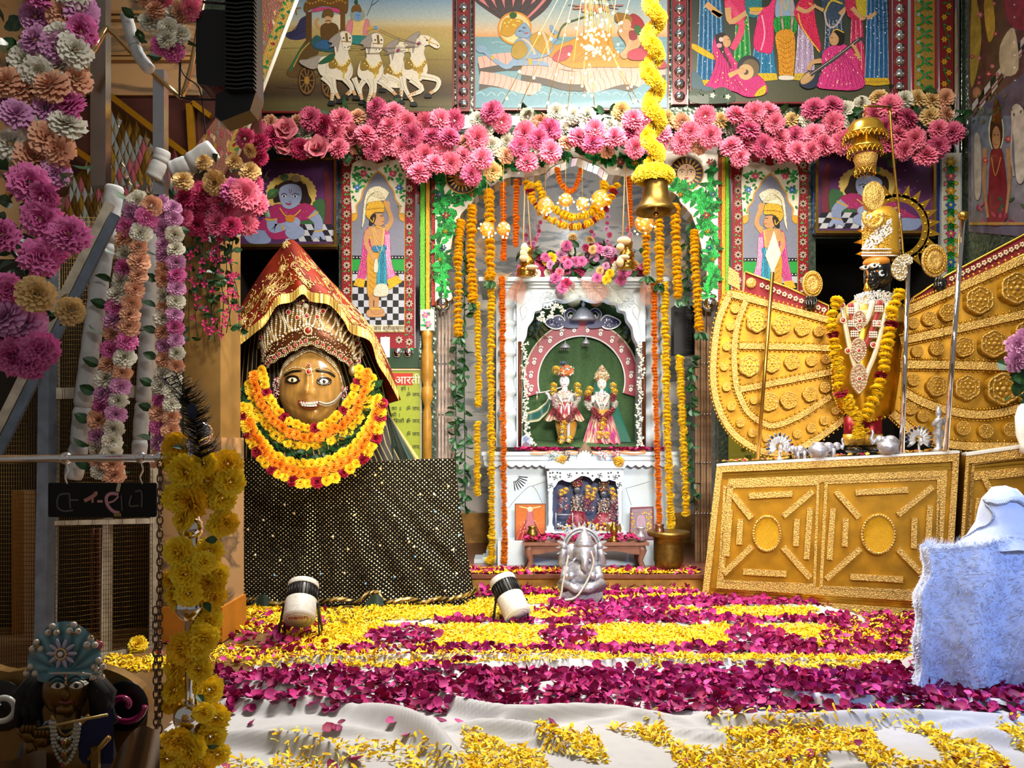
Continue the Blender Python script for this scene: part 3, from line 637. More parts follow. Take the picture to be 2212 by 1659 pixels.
# ---------------------------------------------------------------- the two tall attendant panels
def flat_flower(n,col,cc,name):
 mb = MB()
 for i in range(n):
  a = 2*PI*i/n; c,q = math.cos(a),math.sin(a)
  mb.prism([(u*c-v*q,u*q+v*c,.05) for u,v in ((.2,0),(.5,.2),(.8,.17),(1,0),(.8,-.17),(.5,-.2))],(0,0,-.2),col)
 mb.lathe([(.28,0),(.28,.1),(.15,.14)],(0,0,0),cc,8)
 me = mb.mesh(name); me.materials.append(M['foil']); return me
bf_me = flat_flower(8,'#e6dcc8','#3a1a10','border_flower')
def attendant(label,T=None):
 fx = T or (lambda x,y: (x,y))
 b = fx(817,750); e = thing('attendant_panel',label,'wall panel',P(b[0],b[1],WY))
 Y0 = WY-.05
 xs = sorted([fx(738,0)[0],fx(896,0)[0]])
 board_px('border_board',xs[0],335,xs[1],752,Y0,M['enamel'],e,.05,'#7d0f1c')
 A = Art(Y0-.001,T=T); fp = []
 for x in (749,884):
  for i in range(15):
   y = 352+i*27.6; fp.append((x,y))
   for q in range(5): A.e(x+R.uniform(-8,8),y+13+R.uniform(-3,3),2.2,1.6,R.choice(['#1f7a34','#2a9a44','#a02030']),n=6,k=.02)
 fp += [(775+i*29,344) for i in range(4)]+[(775+i*29,734) for i in range(4)]
 A.build('leaf_border',M['foil'],e,kind='stuff')
 for x,y in fp:
  x,y = fx(x,y); s = S(8.5,WY); link('border_flower',bf_me,e,Matrix.Translation(P(x,y,Y0-.002))@TOCAM.to_4x4()@Matrix.Scale(s,4))
 A = Art(Y0-.004,T=T)
 Z = lambda pts: [(500+x/4.809,320+y/4.809) for x,y in pts]
 A.r(759,352,875,718,'#9a7a30'); A.grad(761,354,873,716,[(354,'#6f7488'),(560,'#7a7e92'),(716,'#7a7e92')])
 A.r(761,560,873,585,'#1d8f3a'); A.r(761,552,873,560,'#15151c'); A.r(761,585,873,592,'#15151c')
 for i in range(16): A.e(764+i*7,556,1.4,1.4,'#e8e8e8',n=6,k=.02); A.e(764+i*7,588,1.4,1.4,'#e8e8e8',n=6,k=.02)
 A.k += 1
 for j in range(8):
  for i in range(9):
   y0 = 592+j*14.2; sh = (j*.0)
   A.add([A.pt(*p) for p in ((761+i*12.5,y0),(min(761+(i+1)*12.5,873),y0),(min(761+(i+1)*12.5,873),y0+14.2),(761+i*12.5,y0+14.2))],[(0,1,2,3)],'#17171a' if (i+j) % 2 else '#a8aebc')
 A.r(761,702,873,716,'#b9c0a4')
 for sx in (1,-1):
  X = lambda x: 817+sx*(x-817)
  A.s([(X(761),354),(X(817),354),(X(817),370),(X(803),382),(X(793),400),(X(784),412),(X(780),430),(X(770),445),(X(771),462),(X(761),470)],'#d3d0bd')
  for q in range(44):
   t = R.random(); x,y = (764+48*t*R.random(),358+100*(1-t)**1.1*R.random()+4)
   A.leaf(X(x),y,10,6,R.uniform(0,6.3),R.choice(['#1b8a36','#27a046','#11682a']),k=.02)
  A.flower(X(786),375,9,7,'#c03860','#e88aa0'); A.flower(X(772),405,8,6,'#2a62b0','#9cc4e8')
  A.line([(X(817),370),(X(803),382),(X(793),400),(X(784),412),(X(780),430),(X(770),445),(X(771),462),(X(761),470)],3.4,'#b98a34')
  A.s([(X(761),462),(X(772),462),(X(770),474),(X(761),478)],'#c8952c')
 B = Art(Y0-.0045,T=T); B.k = A.k
 B.s(Z([(1440,830),(1380,880),(1350,1130),(1310,1350),(1385,1370),(1420,1200),(1460,1000)]),'#c84a86'); B.s(Z([(1580,830),(1640,900),(1660,1180),(1710,1350),(1620,1400),(1600,1150),(1570,1000)]),'#c84a86')
 for q in range(5): B.line(Z([(1400+q*12,900),(1370+q*14,1130),(1325+q*14,1350)]),1,'#7c1f4c',k=.05); B.line(Z([(1600+q*10,900),(1610+q*10,1130),(1630+q*16,1350)]),1,'#eab0cc',k=.05)
 B.s(Z([(1300,1350),(1390,1360),(1375,1450),(1265,1425)]),'#d09a1c',sharp=True); B.s(Z([(1615,1370),(1720,1320),(1775,1385),(1640,1470)]),'#d09a1c',sharp=True)
 A.k = B.k+2
 A.s(Z([(1420,1080),(1560,1060),(1590,1200),(1560,1400),(1530,1560),(1420,1540),(1410,1300)]),'#b98a2a')
 for q in range(6): A.line(Z([(1430,1180+q*60),(1490,1230+q*60),(1560,1180+q*60)]),1,'#7c5a16',k=.1)
 A.line(Z([(1455,1520),(1450,1620),(1455,1690)]),(11,8),'#a87c50'); A.line(Z([(1510,1520),(1505,1620),(1500,1690)]),(11,8),'#a87c50')
 A.s([(794,670),(815,668),(832,677),(826,684),(795,684)],'#b08458'); A.s([(800,668),(818,664),(830,672),(812,680)],'#a87c50'); A.line([(800,667),(822,666)],3,'#d0a030')
 A.s(Z([(1420,830),(1480,810),(1580,820),(1590,900),(1570,1040),(1480,1060),(1440,960)]),'#b78a5c')
 A.line(Z([(1420,850),(1400,980),(1460,1110),(1510,1170)]),(11,8),'#b78a5c'); A.e(*Z([(1515,1165)])[0],8,6,'#a87c50')
 A.line(Z([(1600,850),(1660,760),(1640,660),(1615,590)]),(11,8),'#b78a5c'); A.e(*Z([(1620,590)])[0],6,9,'#b78a5c'); A.line(Z([(1600,800),(1625,805)]),3,'#d0a030'); A.line(Z([(1425,930),(1450,935)]),3,'#d0a030')
 A.line(Z([(1640,690),(1600,600),(1590,540)]),4,'#b98a34')
 A.s(Z([(1480,690),(1560,680),(1590,740),(1580,790),(1530,810),(1480,780)]),'#b78a5c'); A.s(Z([(1450,690),(1500,690),(1490,760),(1455,800),(1430,790)]),'#17120e'); A.line(Z([(1545,705),(1575,705)]),1.6,'#14100c'); A.line(Z([(1560,765),(1584,760)]),1.6,'#a03038')
 B.k = A.k+1
 B.s(Z([(1395,680),(1420,570),(1480,545),(1570,560),(1585,660),(1500,665),(1450,700),(1430,740)]),'#c09222'); B.line(Z([(1410,640),(1500,625),(1585,625)]),2,'#8a6412')
 B.s(Z([(1590,540),(1620,500),(1635,460),(1590,420),(1520,395),(1440,420),(1390,500),(1370,640),(1355,830),(1385,740),(1400,600),(1440,560),(1540,545)]),'#c9c0a4')
 for q in range(5): B.line(Z([(1600-q*10,530),(1520-q*20,450+q*12),(1430-q*6,500+q*14),(1390+q*2,640)]),1,'#837658',k=.05)
 B.s(Z([(1470,1020),(1600,1010),(1590,1070),(1480,1075)]),'#1f6a96'); B.s(Z([(1545,1060),(1595,1060),(1610,1420),(1510,1430)]),'#2a86a0'); B.s(Z([(1510,1420),(1615,1420),(1620,1530),(1480,1530)]),'#c8bfa4'); B.s(Z([(1490,1160),(1520,1160),(1520,1280),(1480,1280)]),'#c8bfa4')
 for q in range(4): B.line(Z([(1555+q*10,1070),(1545+q*12,1400)]),1,'#0f4660',k=.05)
 A.k = B.k+1
 for q in range(3): A.line(Z([(1490-q*14,830),(1510-q*6,920+q*40),(1550,960+q*60),(1575+q*6,900),(1580+q*4,830)]),1.3,'#d0b060',k=.2)
 A.line(Z([(1440,740),(1470,770),(1480,720)]),2,'#d0a030'); A.line(Z([(1500,810),(1550,830)]),3,'#d0a030')
 A.build('picture',M['paint'],e); B.build('foil_relief',M['foil'],e)
 return e
def devanagari(txt,p,size,col,par,name='lettering',m='paint',ext=.0005):
 cu = bpy.data.curves.new(name,'FONT'); cu.body = txt; cu.size = size; cu.extrude = ext; cu.align_x = 'LEFT'
 o = bpy.data.objects.new('tmp',cu); COL.objects.link(o)
 dg = bpy.context.evaluated_depsgraph_get(); me = bpy.data.meshes.new_from_object(o.evaluated_get(dg))
 bpy.data.objects.remove(o)
 mm = M.get('ink'+col) or mat('ink'+col,col,rough=.5); M['ink'+col] = mm
 me.materials.clear(); me.materials.append(mm)
 return link(name,me,par,Matrix.Translation(p)@TOCAM.to_4x4())
e1 = attendant('mirror-work panel of a yak-tail whisk bearer, left of the marigold arch')
devanagari('जय श्रीकृष्णा 卐',P(806,713,WY-.0625),S(13,WY),'#5c1410',e1)
e2 = attendant('mirror-work panel of a yak-tail whisk bearer, behind the golden wing',lambda x,y: (1664-(x-817)*1.04,y+5))
# mirror domes and small paper under the left panel
e = thing('mirror_dome_strip','green strip with two mirror domes beneath the left whisk bearer panel','wall trim',P(860,780,WY))
board_px('green_board',836,752,905,795,WY-.05,M['enamel'],e,.05,'#1c3a24')
for x in (858,882):
 s = S(11,WY); link('mirror_dome',dome_me,e,Matrix.Translation(P(x,762,WY-.05))@TOCAM.to_4x4()@Matrix.Diagonal((s,s,s*.8,1)))
mb = MB(); pier(mb,822,842,728,772,WY-.07,.003,'#c9c9d4'); mb.build('paper_label',M['paint'],None,'small white paper label hanging below the whisk bearer panel','label')
plainstrip('gold_strip',838,906,796,806,'#c89a22','horizontal gold strip above the green hymn board')

# ---------------------------------------------------------------- framed child pictures
def child(label,T=None,kx=1):
 fx = T or (lambda x,y: (x,y)); b = fx(613,540); e = thing('framed_picture',label,'picture',P(b[0],b[1],WY-.05))
 xs = sorted([fx(500,0)[0],fx(727,0)[0]]); y1 = fx(0,533)[1]; y0 = fx(0,340)[1]
 board_px('backing_board',xs[0],y0,xs[1],y1+4,WY-.05,M['wood'],e,.04)
 frame_px('frame',xs[0]+6,y0+6,xs[1]-6,y1-6,6,WY-.075,M['brass'],e,.03)
 A = Art(WY-.052,T=T); Z = lambda pts: [(500+x/4.809,320+y/4.809) for x,y in pts]
 A.grad(504,344,723,530,[(344,'#3a2048'),(430,'#5c2a66'),(530,'#4a2a58')])
 A.s(Z([(850,560),(960,540),(980,800),(700,800),(700,740)]),'#35603c'); 
 for q in range(26): A.e(*Z([(R.uniform(60,480),R.uniform(220,560))])[0],2.2,1.6,R.choice(['#7a6a9c','#8c8ab0','#4a3a6a']),n=6,k=.05)
 A.s(Z([(960,250),(1030,350),(1030,940),(960,900),(975,600)]),'#6a2a3a')
 A.k += 1
 for j in range(3):
  for i in range(8):
   A.add([A.pt(*p) for p in Z([(480+i*70+j*30,790+j*60),(550+i*70+j*30,790+j*60),(580+i*70+j*30,850+j*60),(510+i*70+j*30,850+j*60)])],[(0,1,2,3)],'#1c1a28' if (i+j) % 2 else '#b8bcc8')
 hx,hy = Z([(620,470)])[0]
 A.s([(hx+(53+3*(i % 2))*math.cos(i*PI/26),hy+(42+2.5*(i % 2))*math.sin(i*PI/26)) for i in range(52)],'#c9b060',sharp=True)
 A.s(Z([(440,560),(440,420),(520,340),(640,310),(760,360),(800,480),(830,560),(740,640),(700,560),(500,560)]),'#2a1c1c')
 A.s(Z([(130,870),(320,850),(400,900),(390,985),(190,985)]),'#7f8fb8')
 A.s(Z([(480,580),(620,620),(760,570),(880,640),(820,740),(720,760),(700,900),(440,950),(330,850),(170,850),(350,720),(380,640)]),'#9c2a62')
 for q in range(40): A.e(*Z([(R.uniform(250,800),R.uniform(640,880))])[0],.9,.9,'#d08aa8',n=5,k=.02)
 A.s(Z([(560,860),(640,790),(740,830),(750,900),(650,950),(580,920)]),'#8a9ac0')
 A.line(Z([(420,740),(430,830),(520,820),(600,790)]),(24,14),'#8796bd'); A.e(*Z([(640,770)])[0],16,12,'#8e9dc4'); 
 for q in range(4): A.line(Z([(620+q*14,760),(660+q*8,740+q*14),(690,770+q*10)]),3,'#97a6cb',k=.2)
 A.line(Z([(830,680),(900,760),(900,880)]),(24,16),'#8796bd'); A.s(Z([(860,860),(930,850),(980,940),(950,950),(920,915),(910,955),(880,920),(830,950)]),'#8e9dc4')
 A.line(Z([(350,735),(420,745),(470,735)]),4,'#c09a40'); A.line(Z([(800,720),(860,690),(900,660)]),4,'#c09a40'); A.line(Z([(855,870),(960,850)]),3,'#c09a40'); A.line(Z([(520,800),(545,850)]),4,'#c09a40')
 A.s(Z([(490,470),(520,400),(620,370),(710,400),(730,490),(700,580),(610,632),(530,600)]),'#8e9dc4')
 A.line(Z([(515,485),(545,470),(575,485)]),1.6,'#1c1620'); A.line(Z([(630,485),(665,470),(705,485)]),1.6,'#1c1620'); A.e(*Z([(545,500)])[0],4.5,2.6,'#e0e0e4'); A.e(*Z([(660,502)])[0],4.5,2.6,'#e0e0e4'); A.e(*Z([(545,500)])[0],2.2,2.4,'#16121a'); A.e(*Z([(660,502)])[0],2.2,2.4,'#16121a')
 A.line(Z([(595,550),(610,558),(625,550)]),1.2,'#5a6488'); A.s(Z([(560,572),(600,575),(625,570),(600,592)]),'#b0305c'); A.line(Z([(600,420),(605,465),(618,465),(625,420)]),1,'#7a3040')
 A.line(Z([(470,380),(560,330),(700,320),(760,370)]),4,'#b8962e'); A.e(*Z([(550,305)])[0],9,8,'#4a6a4a'); A.e(*Z([(670,315)])[0],11,8,'#8c7a5a')
 A.line(Z([(500,620),(560,700),(640,710),(720,640)]),2.6,'#c8a040'); A.e(*Z([(610,730)])[0],11,8,'#c07a2a')
 A.build('picture',M['paint'],e)
child('framed picture of a blue-skinned crawling child above the red veil')
child('framed picture of a blue-skinned crawling child behind the gold crown',lambda x,y: (1893-(x-613)*1.15,340+(y-355)*.92))

# ---------------------------------------------------------------- scalloped white arch board with suns and vines
AY = WY-.06
EDGE = [(964,652),(978,642),(966,612),(963,580),(972,547),(979,511),(992,475),(998,460),(1019,439),(1028,421),(1049,409),(1067,400),(1079,391),(1103,383),(1127,384),(1153,380),(1177,376),(1186,365),(1201,356),(1222,349),(1238,340)]
EDGEL = cr(EDGE,3,False); EDGEF = EDGEL+[(2490-x,y) for x,y in EDGEL[::-1]]
e = thing('arch_board','white scalloped arch board with green vines and two sun faces over the shrine','arch',P(1245,652,AY))
mb = MB(); Y = AY
pts = [(940,652),(940,250),(1551,250),(1551,652)]+[(x,y) for x,y in EDGEF[::-1]]
mb.prism([P(x,y,Y) for x,y in pts],(0,.03,0),'#d6d2c6'); mb.build('board',M['enamel'],e)
tiles = ['#b08a2c','#3c5a34','#8c2f28','#c8a040','#d8d0c0']
tmes = {}
for c in tiles:
 t = MB().box((0,0,0),(1,1,1),c); me = t.mesh('soffit_tile'); me.materials.append(M['foil']); tmes[c] = me
for i,(a,b) in enumerate(zip(resample([P(x,y,Y) for x,y in EDGEF],.045),resample([P(x,y,Y) for x,y in EDGEF],.045)[1:])):
 d = b-a; q = Matrix((d.normalized(),Vector((0,1,0)),d.normalized().cross(Vector((0,1,0))))).transposed()
 link('soffit_tile',tmes[tiles[i % 5]],e,Matrix.Translation((a+b)/2+Vector((0,.085,0)))@q.to_4x4()@Matrix.Diagonal((d.length*.92,.17,.008,1)))
A = Art(Y-.001); ffm = {}
G = ['#0f6c28','#178a38','#0a4e1c','#229a44']
for sx in (1,-1):
 X = lambda x: 1245+sx*(x-1245)
 stems = [[(960,640),(952,600),(958,560),(948,520),(962,490),(952,450),(968,430)],[(968,430),(1000,425),(1025,395),(1060,385),(1075,372)],[(1060,350),(1100,360),(1140,352),(1180,340)],[(1180,345),(1205,335),(1225,330)],[(948,440),(955,400),(950,360)],[(950,600),(960,570),(953,540)],[(985,430),(1010,412),(1040,405)],[(1075,350),(1095,345),(1130,342)],[(975,450),(968,480),(975,500)]]
 for st in stems:
  A.line([(X(x),y) for x,y in st],2.2,'#0f7a2c')
  for p in cr(st,6,False):
   for q in range(3): A.leaf(X(p[0]+R.uniform(-7,5)),p[1]+R.uniform(-7,5),R.uniform(12,24),R.uniform(7,12),R.uniform(0,6.3),R.choice(G),k=.02)
 A.line([(X(957),648),(X(962),620),(X(955),590)],(2,9),'#14a038')
 for q in range(3): A.s([(X(1190+q*8),345-q*3),(X(1200+q*8),332-q*3),(X(1212+q*8),336-q*3),(X(1204+q*8),346-q*3)],R.choice(G))
 for x,y,r,c in ((964,465,9,'#c83a64'),(958,535,7,'#2f6ab4'),(950,560,5,'#d0a020'),(1020,420,6,'#d08a20'),(1075,362,8,'#2f8a8c'),(1150,350,10,'#c05078'),(1118,352,8,'#d09a1c'),(962,500,6,'#d8b030'),(950,420,7,'#4a80c0'),(955,350,9,'#d05080')):
  if c not in ffm: ffm[c] = flat_flower(6,c,'#f0d870','foil_flower')
  link('foil_flower',ffm[c],e,Matrix.Translation(P(X(x),y,Y-.008))@TOCAM.to_4x4()@Matrix.Scale(S(r,Y),4))
A.build('vine_foil',M['foil'],e,kind='stuff')
def sun(x,y,r,dark,face,ray):
 p = P(x,y,Y-.004); q = thing if False else None
 A = Art(Y-.004); 
 A.e(x,y,r,r,'#b98a2e',n=36); A.e(x,y,r*.94,r*.94,'#17141c',n=36)
 for i in range(20):
  a = i*2*PI/20; A.leaf(x+r*.5*math.cos(a),y+r*.5*math.sin(a),r*.40,r*.10,a,ray,k=.02)
 A.e(x,y,r*.56,r*.56,'#2a1810',n=30); A.e(x,y,r*.53,r*.53,face,n=30)
 for sx in (-1,1):
  A.line([(x+sx*r*.12,y-r*.16),(x+sx*r*.26,y-r*.22),(x+sx*r*.4,y-r*.14)],1.6,'#1c1210'); A.e(x+sx*r*.26,y-r*.08,r*.11,r*.055,'#efe8dc',n=10); A.e(x+sx*r*.26,y-r*.08,r*.05,r*.055,'#120c0a',n=8)
 A.line([(x+r*.03,y-r*.2),(x+r*.04,y+r*.1),(x-r*.06,y+r*.12)],1.2,'#6a4028'); A.line([(x,y-r*.46),(x,y-r*.3)],2.4,'#a02820')
 if dark: A.line([(x-r*.3,y+r*.16),(x-r*.12,y+r*.22),(x,y+r*.17),(x+r*.12,y+r*.22),(x+r*.3,y+r*.16)],2,'#1c1210')
 A.s([(x-r*.13,y+r*.28),(x,y+r*.24),(x+r*.13,y+r*.28),(x,y+r*.36)],'#a02828')
 A.build('sun_face',M['paint'],e,'dark moustached sun face' if dark else 'pale sun face')
sun(999,382,37,True,'#9a6420','#cfa84a'); sun(1483,374,38,False,'#d8b894','#c99428')
for x in (956,1533):
 mb = MB(); p = P(x,657,AY+.02); s = S(17,AY)
 mb.ball(p,s,n=16,m=10); mb.lathe([(s*.3,s*.8),(s*.5,s*1.2),(s*.2,s*1.5)],p); mb.build('mirror_ball',M['chrome'],e)
# folding metal gates at both sides of the arch
M['gatepaint'] = mat('gate_paint','#9d8a7c',rough=.45,nz=.35,ns=25)
def folding_gate(x0,x1,label,col,n=6):
 gy = WY+.09; e = thing('folding_gate',label,'gate',P((x0+x1)/2,1225,gy)); z0 = STEP; z1 = P(0,665,gy).z
 m = mat('gate_'+col[1:],col,rough=.45,nz=.35,ns=25)
 bar = MB(); bar.box((0,0,(z0+z1)/2),(.016,.028,z1-z0)); me = bar.mesh('channel_bar'); me.materials.append(m)
 for i in range(n):
  x = P(x0+(x1-x0)*(i+.5)/n,0,gy).x; link('channel_bar',me,e,Matrix.Translation((x,gy+(i % 2)*.02,0)))
 rv = MB(); rv.ball((0,0,0),(.008,.006,.008),n=8,m=4); rme = rv.mesh('rivet'); rme.materials.append(M['steel'])
 for y in (785,895,1000,1110):
  for i in range(n): link('rivet',rme,e,Matrix.Translation(P(x0+(x1-x0)*(i+.5)/n,y,gy-.018)))
 mb = MB()
 for k in range(4):
  za,zb = z0+(z1-z0)*k/4+.1,z0+(z1-z0)*(k+1)/4-.1
  for i in range(n-2): mb.bar(P(x0+(x1-x0)*(i+.5)/n,0,gy+.03)*1+Vector((0,0,za-P(0,0,gy+.03).z)),P(x0+(x1-x0)*(i+2.5)/n,0,gy+.03)+Vector((0,0,zb-P(0,0,gy+.03).z)),.004,.012)
 mb.build('lattice',m,e)
folding_gate(938,983,'pale folded collapsible gate left of the shrine','#b09a8e')
folding_gate(1500,1538,'brown folded collapsible gate between the shrine and the golden wing','#8a6a4c')
# carved gilt post with a small flower tile on top
e = thing('carved_post','ochre turned post beside the green hymn board','post',P(923,1240,WY-.1))
pr = [(.03,0),(.03,.9)]; z1 = P(0,715,WY-.1).z; cx = P(923,0,WY-.1).x
MB().lathe([(.034,0),(.034,z1-.62),(.024,z1-.55),(.045,z1-.48),(.04,z1-.42),(.03,z1-.40),(.046,z1-.34),(.046,z1-.18),(.032,z1-.12),(.04,z1-.05),(.045,z1)],(cx,WY-.1,0),'#a87c2c',14).build('shaft',mat('ochre_paint','#9c7026',rough=.35,nz=.25,ns=18),e)
board_px('flower_tile',908,668,938,714,WY-.14,M['enamel'],e,.06,'#a8b0ac')
A = Art(WY-.142)
for q in range(14): A.leaf(R.uniform(913,932),R.uniform(680,708),9,5,R.uniform(0,6.3),R.choice(G),k=.02)
A.flower(919,680,8,6,'#e0609a'); A.flower(925,700,8,6,'#e0609a'); A.build('tile_picture',M['foil'],e)
# hymn board
e = thing('hymn_board','olive green printed hymn board with red heading beside the veiled idol','poster',P(860,1010,WY-.06))
board_px('board',800,800,910,1010,WY-.06,M['enamel'],e,.02,'#8f9a30'); frame_px('frame',800,800,908,1010,3,WY-.068,M['enamel'],e,.02,'#b0a898')
A = Art(WY-.0615); A.r(800,806,892,832,'#a82c1c'); A.build('red_heading',M['paint'],e)
devanagari('आरती',P(853,829,WY-.064),S(24,WY),'#e8dcc0',e)
for x,y,t in ((866,843,'हरे ।'),(877,856,'ॐ जय..'),(836,886,'न का ॥'),(877,886,'ॐ जय..'),(837,900,'सकी ।'),(842,913,'जिसकी ॥'),(877,913,'ॐ जय..'),(877,941,'ॐ जय..'),(877,969,'ॐ जय..')): devanagari(t,P(x,y,WY-.0635),S(11.5,WY),'#14200c',e)
# hymn board behind the golden wing and its post
e = thing('hymn_board','olive printed hymn board peeping out below the golden wing','poster',P(1610,1010,WY-.06))
board_px('board',1575,930,1680,1010,WY-.06,M['enamel'],e,.02,'#8f8a2c')
for x,y,t in ((1600,975,'की ।'),(1608,990,'जय..')): devanagari(t,P(x,y,WY-.0635),S(11,WY),'#14200c',e)
# right side wall: mirrored painted panels running towards the viewer
RWY = PY(2085,5.95,2260,5.2)
mb = MB(); mb.prism([P(2083,-300,RWY(2083)),P(2330,-420,RWY(2330)),P(2330,1400,RWY(2330)),P(2083,FY,RWY(2083))],(.08,0,0)); mb.build('wall_right',M['wallb'],kind='structure')
e = thing('side_painting','mirrored side wall painting of a haloed figure and checkered steps','painting',P(2150,480,RWY(2150)))
A = Art(lambda x: RWY(x)-.012)
A.s([(2092,-120),(2300,-220),(2300,520),(2092,500)],'#5c5468',sharp=True)
A.grad(2098,250,2300,480,[(250,'#707a92'),(400,'#8a8c98'),(480,'#6a6470')])
A.s([(2092,-120),(2300,-220),(2300,90),(2092,250)],'#5a3c34',sharp=True)
for i in range(9):
 for j in range(2):
  x = 2100+i*13+j*3; y = 225-i*17+j*15
  A.s([(x,y),(x+13,y-17),(x+13,y-2),(x,y+15)],'#141414' if (i+j) % 2 else '#c8c8c8',sharp=True)
A.line([(2095,256),(2160,172),(2300,0)],3,'#8c4a4a')
A.s([(2100,-20),(2120,60),(2112,150),(2096,180)],'#a8923c'); A.s([(2125,10),(2140,-20),(2150,60),(2135,90)],'#c0a040'); A.e(2110,200,9,12,'#b07a58'); A.s([(2160,100),(2190,60),(2200,150),(2165,160)],'#c8bca0'); A.s([(2170,-20),(2210,-40),(2220,60),(2180,50)],'#8c3040')
for i in range(12): A.flower(2095+R.uniform(0,60),R.uniform(0,180),R.uniform(4,8),6,R.choice(['#b03a64','#c87088','#d0a850']))
A.e(2152,285,17,46,'#c8d0b8',n=24); A.e(2152,285,14,42,'#4a2a1c',n=24); A.s([(2146,230),(2152,212),(2159,230),(2163,262),(2143,262)],'#6a3a20')
A.e(2152,298,9,26,'#b58a62',n=20); A.line([(2147,292),(2151,291)],1.5,'#1a1210'); A.line([(2154,291),(2158,292)],1.5,'#1a1210'); A.line([(2149,312),(2155,312)],1.5,'#a03030')
A.s([(2140,330),(2152,322),(2166,330),(2176,420),(2170,480),(2134,480),(2136,400)],'#7a2a30'); A.line([(2142,340),(2150,380),(2162,340)],1.6,'#c8a040')
A.line([(2128,320),(2126,400),(2134,470)],(9,5),'#b58a62'); A.line([(2178,320),(2180,400),(2172,470)],(9,5),'#b58a62'); A.flower(2128,346,8,6,'#c04a68'); A.flower(2178,300,8,6,'#c04a68')
A.s([(2184,240),(2200,225),(2216,260),(2214,380),(2196,390),(2190,310)],'#c9c4bc'); A.line([(2188,260),(2184,330),(2190,380)],4,'#b8b0a8'); A.s([(2104,300),(2114,290),(2120,330),(2118,420),(2106,420)],'#b9b4ac')
for i in range(40): A.leaf(R.uniform(2100,2250),R.uniform(195,260),9,4,R.uniform(1,2.2),R.choice(['#3a5a2a','#5a6a2c','#7a6a2c']),k=.05)
for i in range(18): A.leaf(R.uniform(2110,2230),R.uniform(430,490),16,7,R.uniform(-2.6,-.6),R.choice(['#8c2a40','#b04a60','#3a5a34']),k=.05)
A.r(2094,480,2300,486,'#a8823c')
A.build('picture',mat('mirrored_paint',attr=True,rough=.2,nz=.3,ns=14,coat=.4),e)
# ---------------------------------------------------------------- marble shrine
def LP(mb,cx,Y,prof,col='#ffffff',n=18,dy=.8,cols=None):
 """turned shape about the upright through picture column cx at distance Y; prof = [(radius, row)]"""
 c = P(cx,HY,Y)
 return mb.lathe([(S(r,Y),EYE+(HY-y)*Y/F-c.z) for r,y in prof][::-1],c,col,n,sc=(1,dy,1),cols=cols and cols[::-1])
def BP(mb,x,y,Y,r,col='#ffffff',ry=None,dy=.8,n=12,m=8,rot=0):
 s = Y/F; ry = ry or r
 return mb.ball(P(x,y,Y),(r*s,r*s*dy,ry*s),col,n,m,Matrix.Rotation(rot,3,'Y') if rot else None)
def tubepx(mb,pts,Y,w,col,n=6,k=4,flat=1.0):
 f = Y if callable(Y) else (lambda x: Y)
 q = cr(pts,k,False) if len(pts) > 2 else pts
 r = [S((w[0]+(w[1]-w[0])*i/(len(q)-1)) if isinstance(w,(tuple,list)) else w,f(p[0]))/2 for i,p in enumerate(q)]
 return mb.tube([P(p[0],p[1],f(p[0])-(p[2] if len(p) > 2 else 0)) for p in q],r,col,n,flat=flat)
def slab(mb,x0,x1,y0,y1,Y,d,col='#ffffff'): pier(mb,x0,x1,y0,y1,Y,d,col)
light('shrine_lamp','SPOT',(.45,5.15,4.0),(.48,6.2,1.2),62,(.82,.92,1.0),.15,spot=66)
light('alcove_fill','POINT',tuple(P(1250,440,6.7)),(0,0,0),4.5,(.95,.97,1.0),.08)  # added fill point without a fixture, brightens the alcove marble
light('niche_lamp','POINT',tuple(P(1256,690,6.18)),(0,0,0),1.8,(.85,.95,1.0),.05)
light('shrine_lamp_low','SPOT',(.1,4.6,1.9),(.55,6.1,.75),10,(.82,.92,1.0),.1,spot=40)
QY = 6.14
e = thing('marble_shrine','white carved marble shrine with a scalloped niche and projecting ledge','shrine',P(1255,1225,QY))
mb = MB(); slab(mb,1034,1482,598,607,QY-.10,.8); slab(mb,1048,1468,607,614,QY-.06,.7); slab(mb,1058,1455,614,622,QY-.03,.7); mb.build('top_slab',M['marble'],e)
SCA = cr([(1126,745),(1135,728),(1139,706),(1150,690),(1154,673),(1168,668),(1172,654),(1188,651),(1200,646),(1216,649),(1232,647),(1253,638)],4,False)
SCF = SCA+[(2506-x,y) for x,y in SCA[::-1]]
mb = MB(); mb.prism([P(x,y,QY) for x,y in [(1116,966),(1116,622),(1394,622),(1394,966),(1386,966),(1386,745)]+SCF[::-1]+[(1126,745),(1126,966)]],(0,.14,0)); mb.build('niche_front',M['marble'],e)
mb = MB(); q = [P(x,y,QY-.006) for x,y in SCF]; mb.tube(q,S(2.2,QY),n=6); mb.build('scalloped_moulding',M['marble'],e)
for x in (1182,1352):       # carved rosettes
 mb = MB(); p = P(x,649,QY)
 for i in range(12):
  a = i*PI/6; mb.ball(p+Vector((S(11,QY)*math.cos(a),0,S(11,QY)*math.sin(a))),(S(6.5,QY),.008,S(3,QY)),n=8,m=5,M=Matrix.Rotation(-a,3,'Y'))
 mb.ball(p,(S(4,QY),.014,S(4,QY)),n=10,m=6); mb.tube([p+Vector((S(18,QY)*math.cos(a),0,S(18,QY)*math.sin(a))) for a in (i*PI/14 for i in range(28))],.004,n=5,closed=True)
 mb.build('rosette',M['marble'],e)
